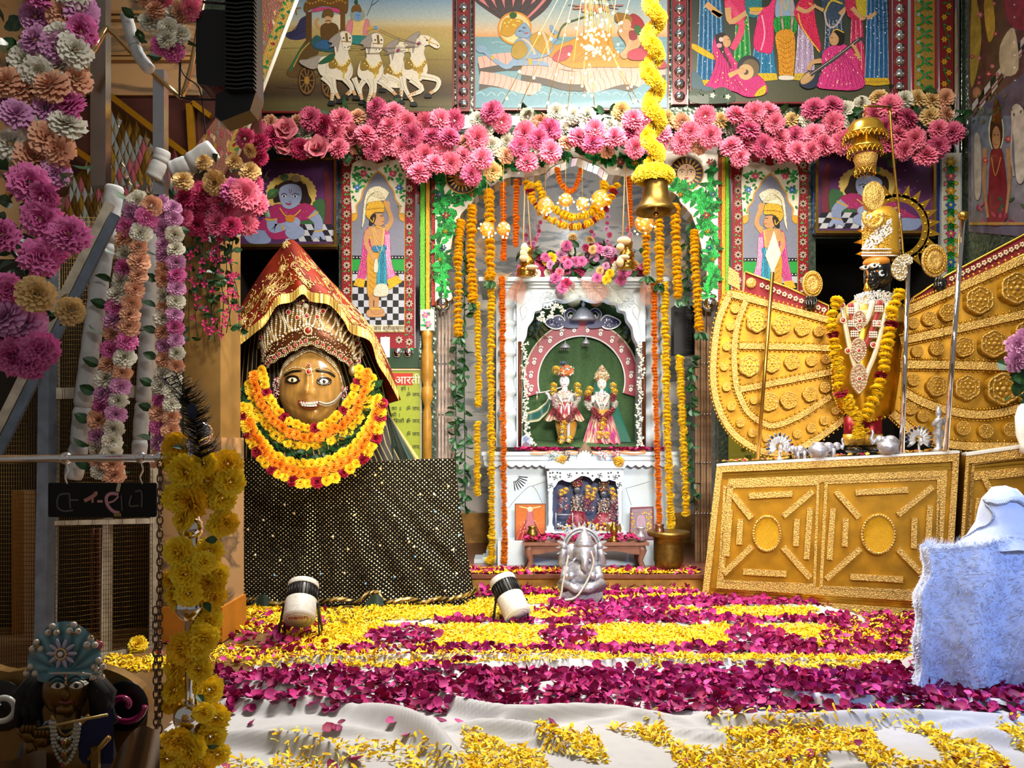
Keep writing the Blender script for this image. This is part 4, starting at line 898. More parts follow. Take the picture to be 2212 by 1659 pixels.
for s in (0,1):             # scroll vines either side of the niche
 X = (lambda x: x) if not s else (lambda x: 2506-x)
 mb = MB()
 for st in ([(1124,740),(1122,715),(1128,690),(1124,668),(1134,655),(1150,640),(1146,630)],[(1128,690),(1136,680),(1140,668),(1134,662)],[(1200,634),(1220,628),(1240,632)]):
  tubepx(mb,[(X(x),y) for x,y in st],QY-.002,(4,2),'#ffffff')
 mb.build('carved_scroll',M['marble'],e)
 mb = MB(); px = X(1096); Y = QY-.02
 slab(mb,px-24,px+24,624,966,QY+.06,.1)
 pr = []
 for y,r in ((622,20),(634,20),(638,15),(655,15),(658,19),(664,19),(668,14),(690,13),(694,18),(700,21),(705,16),(725,15),(728,20),(734,20),(738,14),(752,16),(760,21),(766,21),(770,15),(800,14),(804,19),(812,19),(816,15),(838,16),(844,21),(850,21),(855,16),(880,15),(885,20),(892,22),(898,22),(902,18),(930,18),(934,22),(966,22)): pr.append((r,y))
 LP(mb,px,QY+.05,pr,n=12,dy=1.0); mb.build('pillar',M['marble'],e)
mb = MB(); slab(mb,1100,1410,622,967,QY+.5,.04); slab(mb,1100,1128,622,967,QY+.13,.4); slab(mb,1384,1410,622,967,QY+.13,.4); slab(mb,1100,1410,622,636,QY+.13,.4); mb.build('niche_wall',M['marble'],e)
# ledge with scalloped valance
mb = MB(); slab(mb,1040,1482,976,984,QY-.08,.67); slab(mb,1044,1478,984,994,QY-.07,.66); slab(mb,1046,1476,994,999,QY-.06,.65); mb.build('ledge',M['marble'],e)
mb = MB(); pts = [(1046,998)]
for i in range(25):
 for k in range(5): pts.append((1046+(i+k/5)*17.2,1004+5*abs(math.sin(PI*k/5))))
pts += [(1476,1004),(1476,998)]
mb.prism([P(x,y,QY-.065) for x,y in pts],(0,.02,0)); mb.build('valance',M['marble'],e)
mb = MB(); slab(mb,1072,1442,998,1226,QY,.5); slab(mb,1066,1090,1006,1190,QY-.02,.1); slab(mb,1424,1448,1006,1190,QY-.02,.1); mb.build('base_block',M['marble'],e)
mb = MB()
for i in range(4):
 for side in (0,1):
  cxx = 1108 if not side else 1404; p = P(cxx,1028,QY)
  for k in range(7):
   a = (-.1-.22*k) if not side else (PI+.1+.22*k); mb.bar(p+Vector((S(12,QY)*math.cos(a),0,S(12,QY)*math.sin(a))),p+Vector((S(32,QY)*math.cos(a),0,S(32,QY)*math.sin(a))),.006,.006,up=(0,1,0))
  break
mb.build('carved_fan',M['marble'],e)
mb = MB()
for x0,x1 in ((1058,1150),(1380,1456)):
 slab(mb,x0,x1,1184,1192,QY-.06,.2); slab(mb,x0-8,x1+4,1192,1203,QY-.09,.2); slab(mb,x0-16,x1+8,1203,1208,QY-.10,.2); slab(mb,x0-34,x1+16,1208,1228,QY-.13,.25)
 mb.build('foot_moulding',M['marble'],e); mb = MB()
mb = MB(); slab(mb,1075,1445,1169,1228,5.90,.25); mb.build('plinth',M['marble'],e)
mb = MB()
for st in ([(1172,1088),(1150,1050),(1120,1072),(1098,1098)],[(1150,1050),(1178,1040)],[(1352,1055),(1364,1092)],[(1352,1055),(1378,1048),(1404,1040)],[(1364,1092),(1358,1074)]): tubepx(mb,st,QY,.9,'#50504c',n=4)
mb.build('crack',mat('crack_line','#5a5650',rough=.8),e,kind='stuff')
# green cloth backdrop and red arch inside the niche
NB = QY+.46
M['greencloth'] = mat('green_brocade','#33502c',rough=.8,nz=.25,ns=60,bump=.5,bs=90,bt='voronoi')
def bk(u,v):
 x = 1128+u*258; y = 636+v*330
 return P(x,y,NB-.02-.010*math.sin(u*17)*(1-v*.4)-.01*math.sin(u*40+v*3))
MB().grid(bk,60,10).build('backdrop_cloth',M['greencloth'],None,'green brocade cloth hanging behind the two marble deities','cloth')
mb = MB(); mb.grid(lambda u,v: P(1145+u*250,948+v*18+4*math.sin(u*9)*(1-v),NB-.05-.34*math.sin(min(1,v*1.0)*PI/2)-.02*math.sin(u*14)),30,6); mb.build('seat_cloth',M['greencloth'],None,'green brocade cloth spread under the two marble deities','cloth')
RB = NB-.06
e = thing('arch_banner','red cloth arch banner with white paisleys behind the deities','banner',P(1255,846,RB))
def arc(t,r):   # t 0..1 left foot to right foot
 a = PI*(1.09-1.18*t); return (1256+(109+r)*math.cos(a)*1.0,822-(112+r*1.05)*math.sin(a)*(1.0))
mb = MB(); mb.grid(lambda u,v: P(*arc(u,-15+v*30),RB),48,2,'#8f1230'); mb.build('band',M['satin'],e)
for r,c,w_ in ((15,'#c9bfa2',2.2),(-15,'#d8d8d8',1.8)):
 mb = MB(); mb.tube([P(*arc(i/60,r),RB-.004) for i in range(61)],S(w_,RB),c,5); mb.build('trim',M['satin'],e)
pa = Art(RB-.006); pa.line([(0,0),(0,0.1)],.01,'#ffffff')
for i in range(14):
 x,y = arc((i+.5)/14,0); A = Art(RB-.008); a = R.uniform(-.3,.3)
 A.s([(x-4,y+6),(x-5,y+1),(x,y-2),(x+3,y+2),(x,y+7)],'#d9d9d4')
 for k in range(4): A.leaf(x,y-2,7,2.6,-2.4+k*.55,'#d9d9d4')
 A.e(x-1,y+3,1.4,1.6,'#8f1230'); A.build('paisley',M['satin'],e)
# peacock fabric figures, silver umbrella, peacock feathers
e = thing('peacock_ornament','pair of blue dotted fabric peacocks on top of the red arch banner','ornament',P(1260,705,RB-.03))
for s in (0,1):
 X = (lambda x: x) if not s else (lambda x: 2518-x)
 A = Art(RB-.03); A.s([(X(1176),695),(X(1192),684),(X(1210),680),(X(1222),694),(X(1216),708),(X(1200),712),(X(1184),706)],'#d8d8dc'); A.s([(X(1180),695),(X(1193),687),(X(1209),683),(X(1219),694),(X(1214),705),(X(1200),709),(X(1186),704)],'#141a56')
 A.s([(X(1218),706),(X(1224),690),(X(1245),690),(X(1248),708)],'#141a56'); A.line([(X(1226),690),(X(1222),678),(X(1232),669),(X(1243),676),(X(1238),684),(X(1230),683)],8,'#d8d8dc'); A.line([(X(1226),692),(X(1222),678),(X(1232),669),(X(1243),676)],6,'#141a56')
 for i in range(20):
  x,y = R.uniform(1186,1214),R.uniform(687,706); A.e(X(x),y,1.1,1.1,'#e8e8f0',n=6,k=.02)
 A.build('peacock',M['satin'],e)
e = thing('ceremonial_umbrella','silver domed umbrella hanging above the red arch banner','umbrella',P(1260,695,RB-.1))
mb = MB(); LP(mb,1260,RB-.12,[(28,692),(27,688),(22,679),(14,670),(7,665),(4,664),(3,660),(5,657),(2.5,654),(1,646)],n=20,dy=1); mb.build('dome',M['silver'],e)
for i,(x,y,r) in enumerate(((1221,752,12),(1266,743,9))):
 e = thing('ceremonial_umbrella',['small silver umbrella hanging over the crowned deity with the flute','small silver umbrella hanging below the middle of the red arch banner'][i],'umbrella',P(x,y,NB-.15))
 mb = MB(); LP(mb,x,NB-.15,[(r,y),(r*.9,y-3),(r*.5,y-8),(2,y-11),(.8,y-16)],n=16,dy=1); mb.build('dome',M['silver'],e)
 mb = MB(); 
 for k in range(6): mb.tube([P(x-r+2*r*(k+.5)/6,y,NB-.15),P(x-r+2*r*(k+.5)/6,y+5,NB-.15)],.0025,'#c8c8cc',4)
 mb.tube([P(x,y-15,NB-.15),P(x,705 if i == 0 else 712,NB-.15)],.001,n=3); mb.build('fringe',M['silver'],e)
def pfeather(x,y,Y,L,ang,par,name='peacock_feather'):
 mb = MB(); s = Y/F; c = P(x,y,Y)
 def pt(u,v): return c+Vector(((u*math.cos(ang)-v*math.sin(ang))*s,-.004,-(u*math.sin(ang)+v*math.cos(ang))*s))
 for k in range(26):
  t = k/25; a = (t-.5)*2.6; l = L*(.55+.25*math.cos(a))
  mb.tube([pt(L*.1,0),pt(L*.1+l*.5*math.cos(a*.8),l*.5*math.sin(a)),pt(L*.1+l*math.cos(a),l*math.sin(a)*.8)],[s*.5,s*.45,s*.2],R.choice(['#2c4a2c','#3c5a30','#27382a']),3)
 for r,cc,dy_ in ((.24,'#5a4a20',0),(.17,'#1a6a78',.002),(.10,'#101c50',.004)):
  mb.ball(pt(L*.55,0)+Vector((0,-dy_,0)),(L*r*s,.003,L*r*s*1.1),cc,10,5)
 mb.tube([pt(-L*.8,0),pt(L*.5,0)],s*.6,'#8a7a50',4)
 return mb.build(name,M['leaf'],par)
for s,x0,l in ((0,1160,'spread of peacock feathers at the left shoulder of the red arch'),(1,1356,'spread of peacock feathers at the right shoulder of the red arch')):
 e = thing('peacock_fan',l,'feathers',P(x0,735,NB-.08))
 for i in range(12): pfeather(x0+R.uniform(-16,16)+(0 if not s else 4),716+R.uniform(-14,16),NB-.08-i*.003,20,(-2.3 if not s else -.9)+R.uniform(-.5,.5),e,'feather')
# brown rods edging the niche
for x,l in ((1123,'brown glittery rod at the left edge of the shrine niche'),(1391,'brown glittery rod at the right edge of the shrine niche')):
 mb = MB(); mb.tube([P(x,738,QY-.01),P(x,850,QY-.012),P(x,964,QY-.01)],S(4,QY),'#5c2a10',8); mb.build('niche_rod',M['golda'],None,l,'rod')

# ---------------------------------------------------------------- deities
def face_bits(mb,x,y,Y,r,lip='#8c3038',eye='#141414'):
 """small painted features just in front of a face ball of radius r (px)"""
 q = r/12; z = S(r,Y)*.80
 for sx in (-1,1):
  mb.ball(P(x+sx*4.6*q,y-1.5*q,Y-z*.92),(S(2.5*q,Y),.004,S(1.3*q,Y)),'#f0f0f0',8,5); mb.ball(P(x+sx*4.6*q,y-1.5*q,Y-z*.95-.002),(S(1.1*q,Y),.003,S(1.2*q,Y)),eye,6,4)
  tubepx(mb,[(x+sx*2.2*q,y-4.4*q),(x+sx*4.8*q,y-5.6*q),(x+sx*7.4*q,y-4.2*q)],Y-z*.9,.9*q,'#1a1414',4,3)
 mb.ball(P(x,y+1.8*q,Y-z),(S(1.5*q,Y),S(2.4*q,Y),S(3*q,Y)),None or '#d9dade',8,5)
 tubepx(mb,[(x-3*q,y+6.2*q),(x,y+7*q),(x+3*q,y+6.2*q)],Y-z*.9,1.6*q,lip,5,3)
 tubepx(mb,[(x,y-9*q),(x,y-4*q)],Y-z*.93,1.5*q,'#b03020',4)
MARI = {}
def small_bloom(mb,x,y,Y,r,col,n=40):
 s = Y/F; c = P(x,y,Y)
 for i in range(n):
  t = math.acos(1-1.4*(i+.5)/n); a = i*2.39996; d = Vector((math.sin(t)*math.cos(a),-math.cos(t),math.sin(t)*math.sin(a)))
  u = d.cross(Vector((.3,.2,1))).normalized(); v = d.cross(u); k = r*s
  cc = mixc(col,'#ffffff',R.uniform(-.0,.2)) if i % 3 else mixc(col,'#7a4a00',.25)
  mb.add([c+d*k*.45+u*k*.1,c+d*k+u*k*.28+v*k*.1,c+d*k*1.08-v*k*.05,c+d*k-u*k*.28+v*k*.1,c+d*k*.45-u*k*.1],[(0,1,2,3,4)],cc)
DY_ = QY+.22
def jewels(mb,pts,Y,r,cols):
 for p in pts: mb.bead(P(p[0],p[1],Y),S(r,Y),R.choice(cols))
e = thing('marble_deity','white marble deity with a flute, orange turban and gold skirt','statue',P(1220,955,DY_))
ZD = lambda x,y: (1120+x/7.373,760+y/7.373)
mb = MB(); BP(mb,1219.5,824,DY_,11.5,'#d4d8e2',14,.9); LP(mb,1220,DY_,[(6,834),(6,842),(13,846),(21,852),(20,870),(15,884)],'#d4d8e2',14,.7)
tubepx(mb,[(1200,850),(1190,862),(1184,852),(1178,848)],DY_-.05,(9,6),'#d4d8e2'); tubepx(mb,[(1240,850),(1250,864),(1240,872)],DY_-.05,(9,6),'#d4d8e2')
tubepx(mb,[(1214,870),(1214,950)],DY_-.05,9,'#d4d8e2'); tubepx(mb,[(1228,870),(1228,950)],DY_-.05,9,'#d4d8e2'); BP(mb,1214,952,DY_-.06,6,'#d4d8e2',4); BP(mb,1228,952,DY_-.06,6,'#d4d8e2',4); face_bits(mb,1219.5,824,DY_,11.5); mb.build('body',M['enamel'],e)
mb = MB(); LP(mb,1221,DY_,[(15,812),(19,808),(19,800),(14,792),(6,788)],'#b0602c',14); 
for i in range(60):
 a = R.uniform(-1.4,1.4); mb.bead(P(1221+19*math.sin(a),R.uniform(792,812),DY_-S(15,DY_)*math.cos(a)),S(2,DY_),R.choice(['#d08a2c','#2c5aa0','#b02838','#e0d8c0','#2c8a8a','#d8b040']))
for k in range(5): tubepx(mb,[(1214+k*2,794),(1213+k*3,786),(1208+k*6,778)],DY_-.03,(1.5,.5),R.choice(['#1c4a4c','#12283c','#2a5a30']),4,3)
LP(mb,1216,DY_-.05,[(5,788),(6,784),(5,780)],'#15304c',10,.4); small_bloom(mb,1201,799,DY_-.06,9,'#e6b818'); mb.build('turban',M['satin'],e)
mb = MB(); tubepx(mb,[(1160,849),(1180,846),(1215,836)],DY_-.1,(3,3),'#b8b0a8'); BP(mb,1160,849,DY_-.1,4,'#c8b8c0'); tubepx(mb,[(1160,853),(1160,864)],DY_-.1,(2,4),'#c8c0a0'); mb.build('flute',M['silvera'],e)
mb = MB(); mb.grid(lambda u,v: P(1220+lerp(19,30+16*abs(math.cos(u*PI)),v)*math.cos(PI-u*PI)*-1*-1,lerp(868,906,v)+5*abs(math.cos(u*PI*5))*v,DY_-.08*math.sin(u*PI)-.02*math.sin(u*28)),40,8,lambda u,v: ['#9c1838','#b43048','#8a1430'][int(u*29) % 3] if v < .7 else ['#c8b090','#a83040','#e0d4c0'][int(u*37) % 3]); mb.build('short_skirt',M['satin'],e)
mb = MB(); LP(mb,1223,DY_,[(24,905),(23,920),(19,940),(17,946)],'#b8821c',20,.6); mb.build('gold_skirt',M['satin'],e)
mb = MB(); jewels(mb,[(1204+R.uniform(0,32),842+R.uniform(0,34)) for i in range(140)],DY_-.085,1.5,['#d8d4c8','#b8a888','#9c2838','#e8e4dc','#c8a040','#88929c'])
for k in range(3): mb.tube([P(1204+k*3,852,DY_-.09),P(1220,880+k*5,DY_-.1),P(1238-k*3,852,DY_-.09)],S(1,DY_),'#c8c8c4',4)
mb.build('necklaces',M['gem'],e,kind='stuff')
mb = MB(); mb.grid(lambda u,v: P(*[lerp(a,b,v) for a,b in zip(interp([(1188,852),(1180,868),(1160,884),(1136,892)],u),interp([(1190,868),(1184,890),(1164,910),(1134,914)],u))],DY_-.04-.02*math.sin(u*9)),14,4,lambda u,v: '#c8c0a0' if v < .05 or v > .95 or u > .96 else '#0d4a44'); mb.build('green_scarf',M['satin'],e)
GAR = []
def vgarland(name,label,seg,Y,par=None,r=9):
 g = thing(name,label,'garland',P(seg[0][0],seg[-1][1],Y))
 for (x,y,c,rr) in seg:
  mb = MB(); small_bloom(mb,x,y,Y,rr,c,30); mb.build('bloom',M['petal'],g)
 return g
def band(seg,n,c,r,jx=2.5):
 q = cr(seg,6,False); return [(interp(q,(i+.5)/n)[0]+R.uniform(-jx,jx),interp(q,(i+.5)/n)[1],R.choice(c) if isinstance(c,list) else c,r*R.uniform(.85,1.1)) for i in range(n)]
YL,RD,WH = '#f2c414','#8a0f2c','#d4d8d4'
vgarland('flower_garland','yellow, white and red garland on the deity with the flute',[(1196,834,YL,8),(1195,846,YL,8),(1247,834,YL,8),(1249,849,YL,9)]+band([(1194,857),(1199,874),(1202,882)],8,[WH,WH,'#c89aa8'],6)+band([(1249,858),(1244,874),(1238,884)],8,[WH,WH,'#c89aa8'],6)+band([(1200,886),(1208,900),(1218,910)],8,RD,7)+band([(1242,884),(1236,898),(1224,910)],8,RD,7)+[(1218,916,YL,9),(1216,928,YL,9),(1213,950,YL,9),(1230,949,YL,8)],DY_-.13)
e = thing('marble_deity','white marble deity with a tall jewelled crown and green veil','statue',P(1300,955,DY_))
mb = MB(); BP(mb,1300,829,DY_,11,'#d8d4cc',13.5,.9); LP(mb,1300,DY_,[(6,838),(6,846),(14,850),(20,856),(19,872),(15,888)],'#d8d4cc',14,.7)
tubepx(mb,[(1282,856),(1276,872),(1280,862),(1280,856)],DY_-.08,(9,6),'#d8d4cc'); BP(mb,1281,862,DY_-.1,4,'#d8d4cc',8,.4); tubepx(mb,[(1319,856),(1328,874),(1322,866)],DY_-.06,(9,6),'#d8d4cc'); face_bits(mb,1300,829,DY_,11); mb.build('body',M['enamel'],e)
mb = MB(); LP(mb,1300,DY_+.01,[(12,826),(17,816),(16,808),(11,802),(6,794),(1,788)],'#b09a70',16,.6)
jewels(mb,[(1300+(R.uniform(-1,1))*w_,y) for y,w_ in ((790,2),(793,4),(796,6),(799,8),(802,10),(805,12),(808,14),(811,16),(814,17),(817,17)) for i in range(9)],DY_-.065,1.5,['#e8e4d8','#c8a860','#8c2838','#d8d0b8','#405878'])
mb.build('crown',M['gem'],e)
mb = MB(); mb.grid(lambda u,v: P(1302+lerp(18,34+22*u,v**1.2)*math.cos(PI-u*PI)+6*v*u,lerp(826,955,v),DY_+.03-.05*math.sin(u*PI)*(1-v)),24,10,'#0c5a4c'); mb.build('green_veil',M['satin'],e)
mb = MB(); mb.grid(lambda u,v: P(1300+lerp(16,42,v**.8)*math.cos(PI-u*PI),lerp(884,956,v)+4*abs(math.cos(u*PI*7))*v,DY_-.02-.09*math.sin(u*PI)-.01*math.sin(u*40)),44,10,lambda u,v: R.choice(['#a82848','#c85a78','#b8a080','#d0c0a8','#8c2040','#a0208a']) if v > .12 else '#b88a20'); mb.build('patterned_skirt',M['satin'],e)
mb = MB(); jewels(mb,[(1286+R.uniform(0,28),846+R.uniform(0,28)) for i in range(120)],DY_-.085,1.5,['#d8d8d4','#a8b4c0','#b83a50','#e8e4dc','#c8c8c8','#506888'])
for k in range(3): mb.tube([P(1284+k*3,858,DY_-.09),P(1300,890+k*4,DY_-.11),P(1317-k*3,858,DY_-.09)],S(1,DY_),'#d8d4c4',4)
mb.build('necklaces',M['gem'],e,kind='stuff')
vgarland('flower_garland','yellow, white and red garland on the crowned deity with the green veil',[(1274,842,YL,8),(1270,850,YL,8),(1324,834,YL,8),(1327,847,YL,8)]+band([(1268,855),(1270,866)],4,RD,7)+band([(1326,854),(1327,866)],4,RD,7)+band([(1268,870),(1276,882)],6,WH,6)+band([(1328,870),(1326,880)],5,WH,6)+band([(1280,884),(1288,894),(1298,904)],8,RD,7)+band([(1324,884),(1314,894),(1304,904)],8,RD,7)+[(1303,908,YL,8),(1301,920,YL,9),(1295,940,YL,9),(1311,940,YL,8)],DY_-.13)
# white jasmine strings beside the niche, ring of jasmine up left
def jasmine(label,pts,n,Y):
 g = thing('jasmine_garland',label,'garland',P(pts[-1][0],pts[-1][1],Y)); q = cr(pts,6,False)
 for i in range(n):
  x,y = interp(q,(i+.5)/n)[:2]; mb = MB(); x += R.uniform(-5,5)
  for k in range(5):
   a = R.uniform(0,6.3); mb.ball(P(x+3*math.cos(a),y+3*math.sin(a),Y-R.uniform(0,.02)),(S(2.8,Y),.006,S(1.7,Y)),R.choice(['#d4d8d0','#c4ccc0','#e0e2da']),6,4,Matrix.Rotation(a,3,'Y'))
  mb.build('jasmine_flower',M['petal'],g)
jasmine('white jasmine string hanging at the left side of the niche',[(1134,740),(1133,800),(1138,850),(1134,900),(1140,940),(1150,960)],44,QY-.03)
jasmine('white jasmine string hanging at the right side of the niche',[(1382,742),(1386,800),(1382,860),(1380,920),(1384,965)],44,QY-.03)
jasmine('small white jasmine ring hung on the upper left of the niche',[(1172,676),(1168,688),(1176,692),(1188,682),(1196,662),(1212,662),(1216,676)],22,QY-.03)
# ---------------------------------------------------------------- small marble temple, chowki and what stands on them
TY = 5.93
e = thing('small_temple','small pierced white marble temple holding two dark idols','shrine',P(1265,1169,TY))
mb = MB()
slab(mb,1178,1350,1005,1012,TY-.03,.19); slab(mb,1186,1342,1012,1018,TY-.01,.15); mb.build('cornice',M['marble'],e)
mb = MB(); pts = [(1186,1005),(1186,996),(1205,994),(1230,996),(1246,992)]
for i in range(9):
 a = PI-PI*i/8; pts += [(1264+16*math.cos(a)-2,992-14*math.sin(a)),(1264+18*math.cos(a-.15),990-18*math.sin(a-.15))]
pts += [(1282,994),(1300,996),(1342,996),(1342,1005)]
mb.prism([P(x,y,TY-.02) for x,y in pts],(0,.03,0)); mb.build('crest',M['marble'],e)
for x in (1189,1339):
 mb = MB(); LP(mb,x,TY,[(7,1056),(6,1062),(5,1066),(6,1070),(5,1076),(5.5,1082),(4.5,1100),(6,1110),(5.5,1118),(4.5,1130),(6,1136),(7,1140),(7,1168)],n=12,dy=1); slab(mb,x-8,x+8,1138,1169,TY-.03,.06); mb.build('pillar',M['marble'],e)
mb = MB()
pts = [(1181,1018),(1347,1018),(1347,1050),(1340,1058),(1332,1050),(1330,1040),(1322,1038),(1316,1036),(1310,1040),(1300,1040),(1296,1034),(1288,1032),(1281,1040),(1274,1032),(1262,1028),(1256,1028),(1246,1034),(1232,1042),(1222,1040),(1214,1036),(1206,1040),(1200,1050),(1192,1058),(1184,1054)]
mb.prism([P(x,y,TY-.015) for x,y in pts],(0,.02,0)); mb.build('pierced_screen',M['marble'],e)
A = Art(TY-.0165)
def hook(x,y,r,w_=1.5):
 for (a,b,c,d) in ((-r,0,r,0),(0,-r,0,r),(-r,0,-r,-r),(r,0,r,r),(0,-r,r,-r),(0,r,-r,r)): A.line([(x+a,y+b),(x+c,y+d)],w_,'#15151a',k=.1)
for x,y in ((1199,1032),(1190,1049),(1329,1031),(1338,1047),(1230,1027),(1296,1027)): hook(x,y,4.2)
for x,y in ((1188,1022),(1194,1021),(1204,1021),(1210,1022),(1188,1030),(1210,1030),(1314,1022),(1320,1021),(1335,1021),(1337,1028),(1315,1030),(1246,1022),(1258,1022),(1270,1022),(1280,1028)): A.line([(x-2.4,y),(x+2.4,y)],1.6,'#15151a',k=.1); A.line([(x,y-2.4),(x,y+2.4)],1.6,'#15151a',k=.1)
A.build('pierced_motifs',M['black'],e,kind='stuff')
mb = MB(); slab(mb,1178,1352,1148,1152,TY-.04,.14); slab(mb,1184,1346,1152,1169,TY-.02,.12); mb.build('base',M['marble'],e)
mb = MB(); slab(mb,1190,1340,1018,1148,TY+.115,.008); mb.build('back_panel',mat('blue_backing','#3a4468',rough=.6),e)
IY = TY+.06
def idol(label,x,y0,crown,col):
 g = thing('small_idol',label,'statue',P(x,1148,IY)); k = (1148-y0)/128
 Yy = lambda y: y0+(y-1020)*k
 mb = MB(); BP(mb,x,Yy(1056),IY,8,'#4a505c',10,.8); LP(mb,x,IY,[(4,Yy(1064)),(5,Yy(1070)),(13,Yy(1074)),(12,Yy(1096)),(10,Yy(1104))],'#4a505c',12,.6); mb.build('body',M['enamel'],g)
 mb = MB()
 for s in (-1,1): BP(mb,x+s*3,Yy(1055),IY-.03,1.3,'#e8e8e8',.9)
 LP(mb,x,IY,[(9,Yy(1050)),(11,Yy(1046)),(9,Yy(1038)),(6,Yy(1032)),(3,Yy(1022))],crown,12,.7)
 for i in range(50): mb.bead(P(x+R.uniform(-11,11),Yy(R.uniform(1024,1050)),IY-.035),S(1.4,IY),R.choice(['#8c6a3c','#a83a30','#3c2a20','#c8a878','#5a5a64']))
 mb.build('crown',M['gem'],g)
 mb = MB()
 for i in range(130): mb.bead(P(x+R.uniform(-13,13),Yy(R.uniform(1068,1104)),IY-.04),S(1.5,IY),R.choice(['#a89888','#6a3038','#c8c0b4','#8c6a3c','#40444c']))
 mb.build('jewellery',M['gem'],g,kind='stuff')
 mb = MB(); LP(mb,x,IY,[(11,Yy(1100)),(24,Yy(1125)),(28,Yy(1148))],col,20,.55); mb.build('skirt',M['satin'],g)
idol('dark idol with a red feathered turban inside the small temple',1247,1022,'#7a3030','#7c1030')
idol('dark idol with a gold crown and green veil inside the small temple',1304,1034,'#6a5030','#8a1838')
def clump(par,name,n,box,Y,r,cols,k=14):
 for i in range(n):
  mb = MB(); small_bloom(mb,R.uniform(box[0],box[2]),R.uniform(box[1],box[3]),Y-R.uniform(0,.02),r*R.uniform(.8,1.15),R.choice(cols),k); mb.build(name,M['petal'],par)
for l,b in (('red and white garland over the feather-turbaned small idol',[(1208,1078,1226,1110),(1262,1078,1284,1100),(1226,1110,1290,1140)]),('red and white garland over the gold-crowned small idol',[(1320,1080,1334,1108),(1286,1108,1334,1130)])):
 g = thing('flower_garland',l,'garland',P(b[0][0],1140,IY-.06))
 for q in b: clump(g,'bloom',14,q,IY-.055,5.5,['#8a0f2c','#9c1838','#c8b0b0','#7a0c24','#d8d0cc'])
 for x,y in ((1213,1064),(1222,1060),(1270,1055),(1284,1060),(1270,1070),(1280,1074)) if 'feather' in l else ((1322,1060),(1326,1072)):
  mb = MB(); small_bloom(mb,x,y,IY-.06,7.5,YL,26); mb.build('bloom',M['petal'],g)
e = thing('metal_stand','little silver stand in front of the small idols','stand',P(1220,1148,TY))
mb = MB()
for x in (1201,1237): mb.tube([P(x,1108,TY-.03),P(x,1148,TY-.03)],S(1.2,TY),n=5)
mb.build('post',M['silver'],e); mb = MB(); mb.tube([P(1201,1112,TY-.03),P(1237,1112,TY-.03)],S(1.4,TY),n=5); mb.tube([P(1203,1138,TY-.03),P(1236,1138,TY-.03)],S(1.2,TY),n=5); mb.build('rail',M['silver'],e)
g = thing('offering_pile','pile of tiny jewelled offerings at the feet of the small idols','offerings',P(1262,1148,TY),kind='stuff')
mb = MB()
for i in range(90): BP(mb,R.uniform(1204,1330),R.uniform(1130,1147),TY-.02+R.uniform(-.02,.02),R.uniform(1.5,4),R.choice(['#c8a020','#b8b0a0','#8c6a3c','#d8d4c8','#7c2030','#e0b010','#5a7890']),n=6,m=4)
mb.build('offerings',M['gem'],g,kind='stuff')
g = thing('marigold_heap','yellow marigold heap on the right end of the small temple roof','flowers',P(1342,1004,TY))
clump(g,'bloom',6,(1330,994,1350,1003),TY-.01,9,[YL],34)
g = thing('marigold_heap','yellow marigold heads on the left end of the small temple roof','flowers',P(1205,1000,TY))
clump(g,'bloom',5,(1190,988,1224,996),TY-.01,6,[YL],30)
for x,l,c in ((1197,'tiny jewelled figure on the left of the temple roof','#9aa8a8'),(1222,'tiny dark jewelled figure left of the coconut','#6a5a48'),(1302,'tiny figure with a white feathered headdress on the temple roof','#c0c8d0'),(1330,'tiny figure in a red gem headdress on the temple roof','#a07878')):
 g = thing('small_figure',l,'statue',P(x,996,TY+.03)); mb = MB(); LP(mb,x,TY+.03,[(4,976),(10,980),(9,988),(6,992),(8,997)],c,12,.7); mb.build('body',M['enamel'],g)
 mb = MB()
 for i in range(40): mb.bead(P(x+R.uniform(-10,10),R.uniform(974,992),TY-.005),S(1.5,TY),R.choice([c,'#e0dcd0','#384048','#b03848' if 'red' in l else '#a0b0b8']))
 mb.build('gems',M['gem'],g,kind='stuff')
mb = MB(); LP(mb,1264,TY+.05,[(2,957),(7,962),(13,970),(16,980),(15,990),(10,998)],'#5a4a38',14,.9); mb.build('coconut',mat('husk','#6a5640',rough=.8,nz=.4,ns=60,bump=.6,bs=60),None,'brown coconut resting behind the crest of the small temple','coconut')
# petals and orange cloth on the ledge
mb = MB(); LZ = P(0,975,QY-.08).z
mb.grid(lambda u,v: Vector((P(1145+u*250,0,QY-.08).x,QY+.02-.105*v,LZ+.004+.004*math.sin(u*40))) if v < .95 else Vector((P(1145+u*250,0,QY-.08).x,QY-.088,LZ-.02-.008*math.sin(u*23))),50,8,'#a86030'); mb.build('orange_cloth',M['satin'],None,'orange cloth strip on the marble ledge in front of the deities','cloth')
def petal_heap(label,n,fn,size,cols,cat='petals',mname='petal_heap'):
 mb = MB()
 for i in range(n):
  c = Vector(fn()); M3 = Euler((R.uniform(-.7,.7),R.uniform(-.7,.7),R.uniform(0,6.3))).to_matrix(); s = size*R.uniform(.7,1.2)
  mb.add([c+M3@Vector(v)*s for v in ((-.5,-.3,.1),(.0,-.5,0),(.5,-.2,.12),(.4,.4,.1),(-.3,.45,.05),(0,0,-.06))],[(0,1,5),(1,2,5),(2,3,5),(3,4,5),(4,0,5)],R.choice(cols),True)
 return mb.build(mname,M['petal'],None,label,cat,kind='stuff')
ROSE = ['#8c0f4a','#a01458','#7a0c3c','#b4246a','#94103c']
petal_heap('rose petals strewn along the marble ledge before the deities',330,lambda: (P(R.choice([R.uniform(1112,1200),R.uniform(1340,1440),R.uniform(1120,1420)]),0,QY).x,R.uniform(QY-.08,QY-.0),LZ+R.uniform(.008,.03)),.03,ROSE)
e = thing('marble_plaque','small arched white plaque at the left end of the niche','plaque',P(1136,966,QY-.05)); mb = MB()
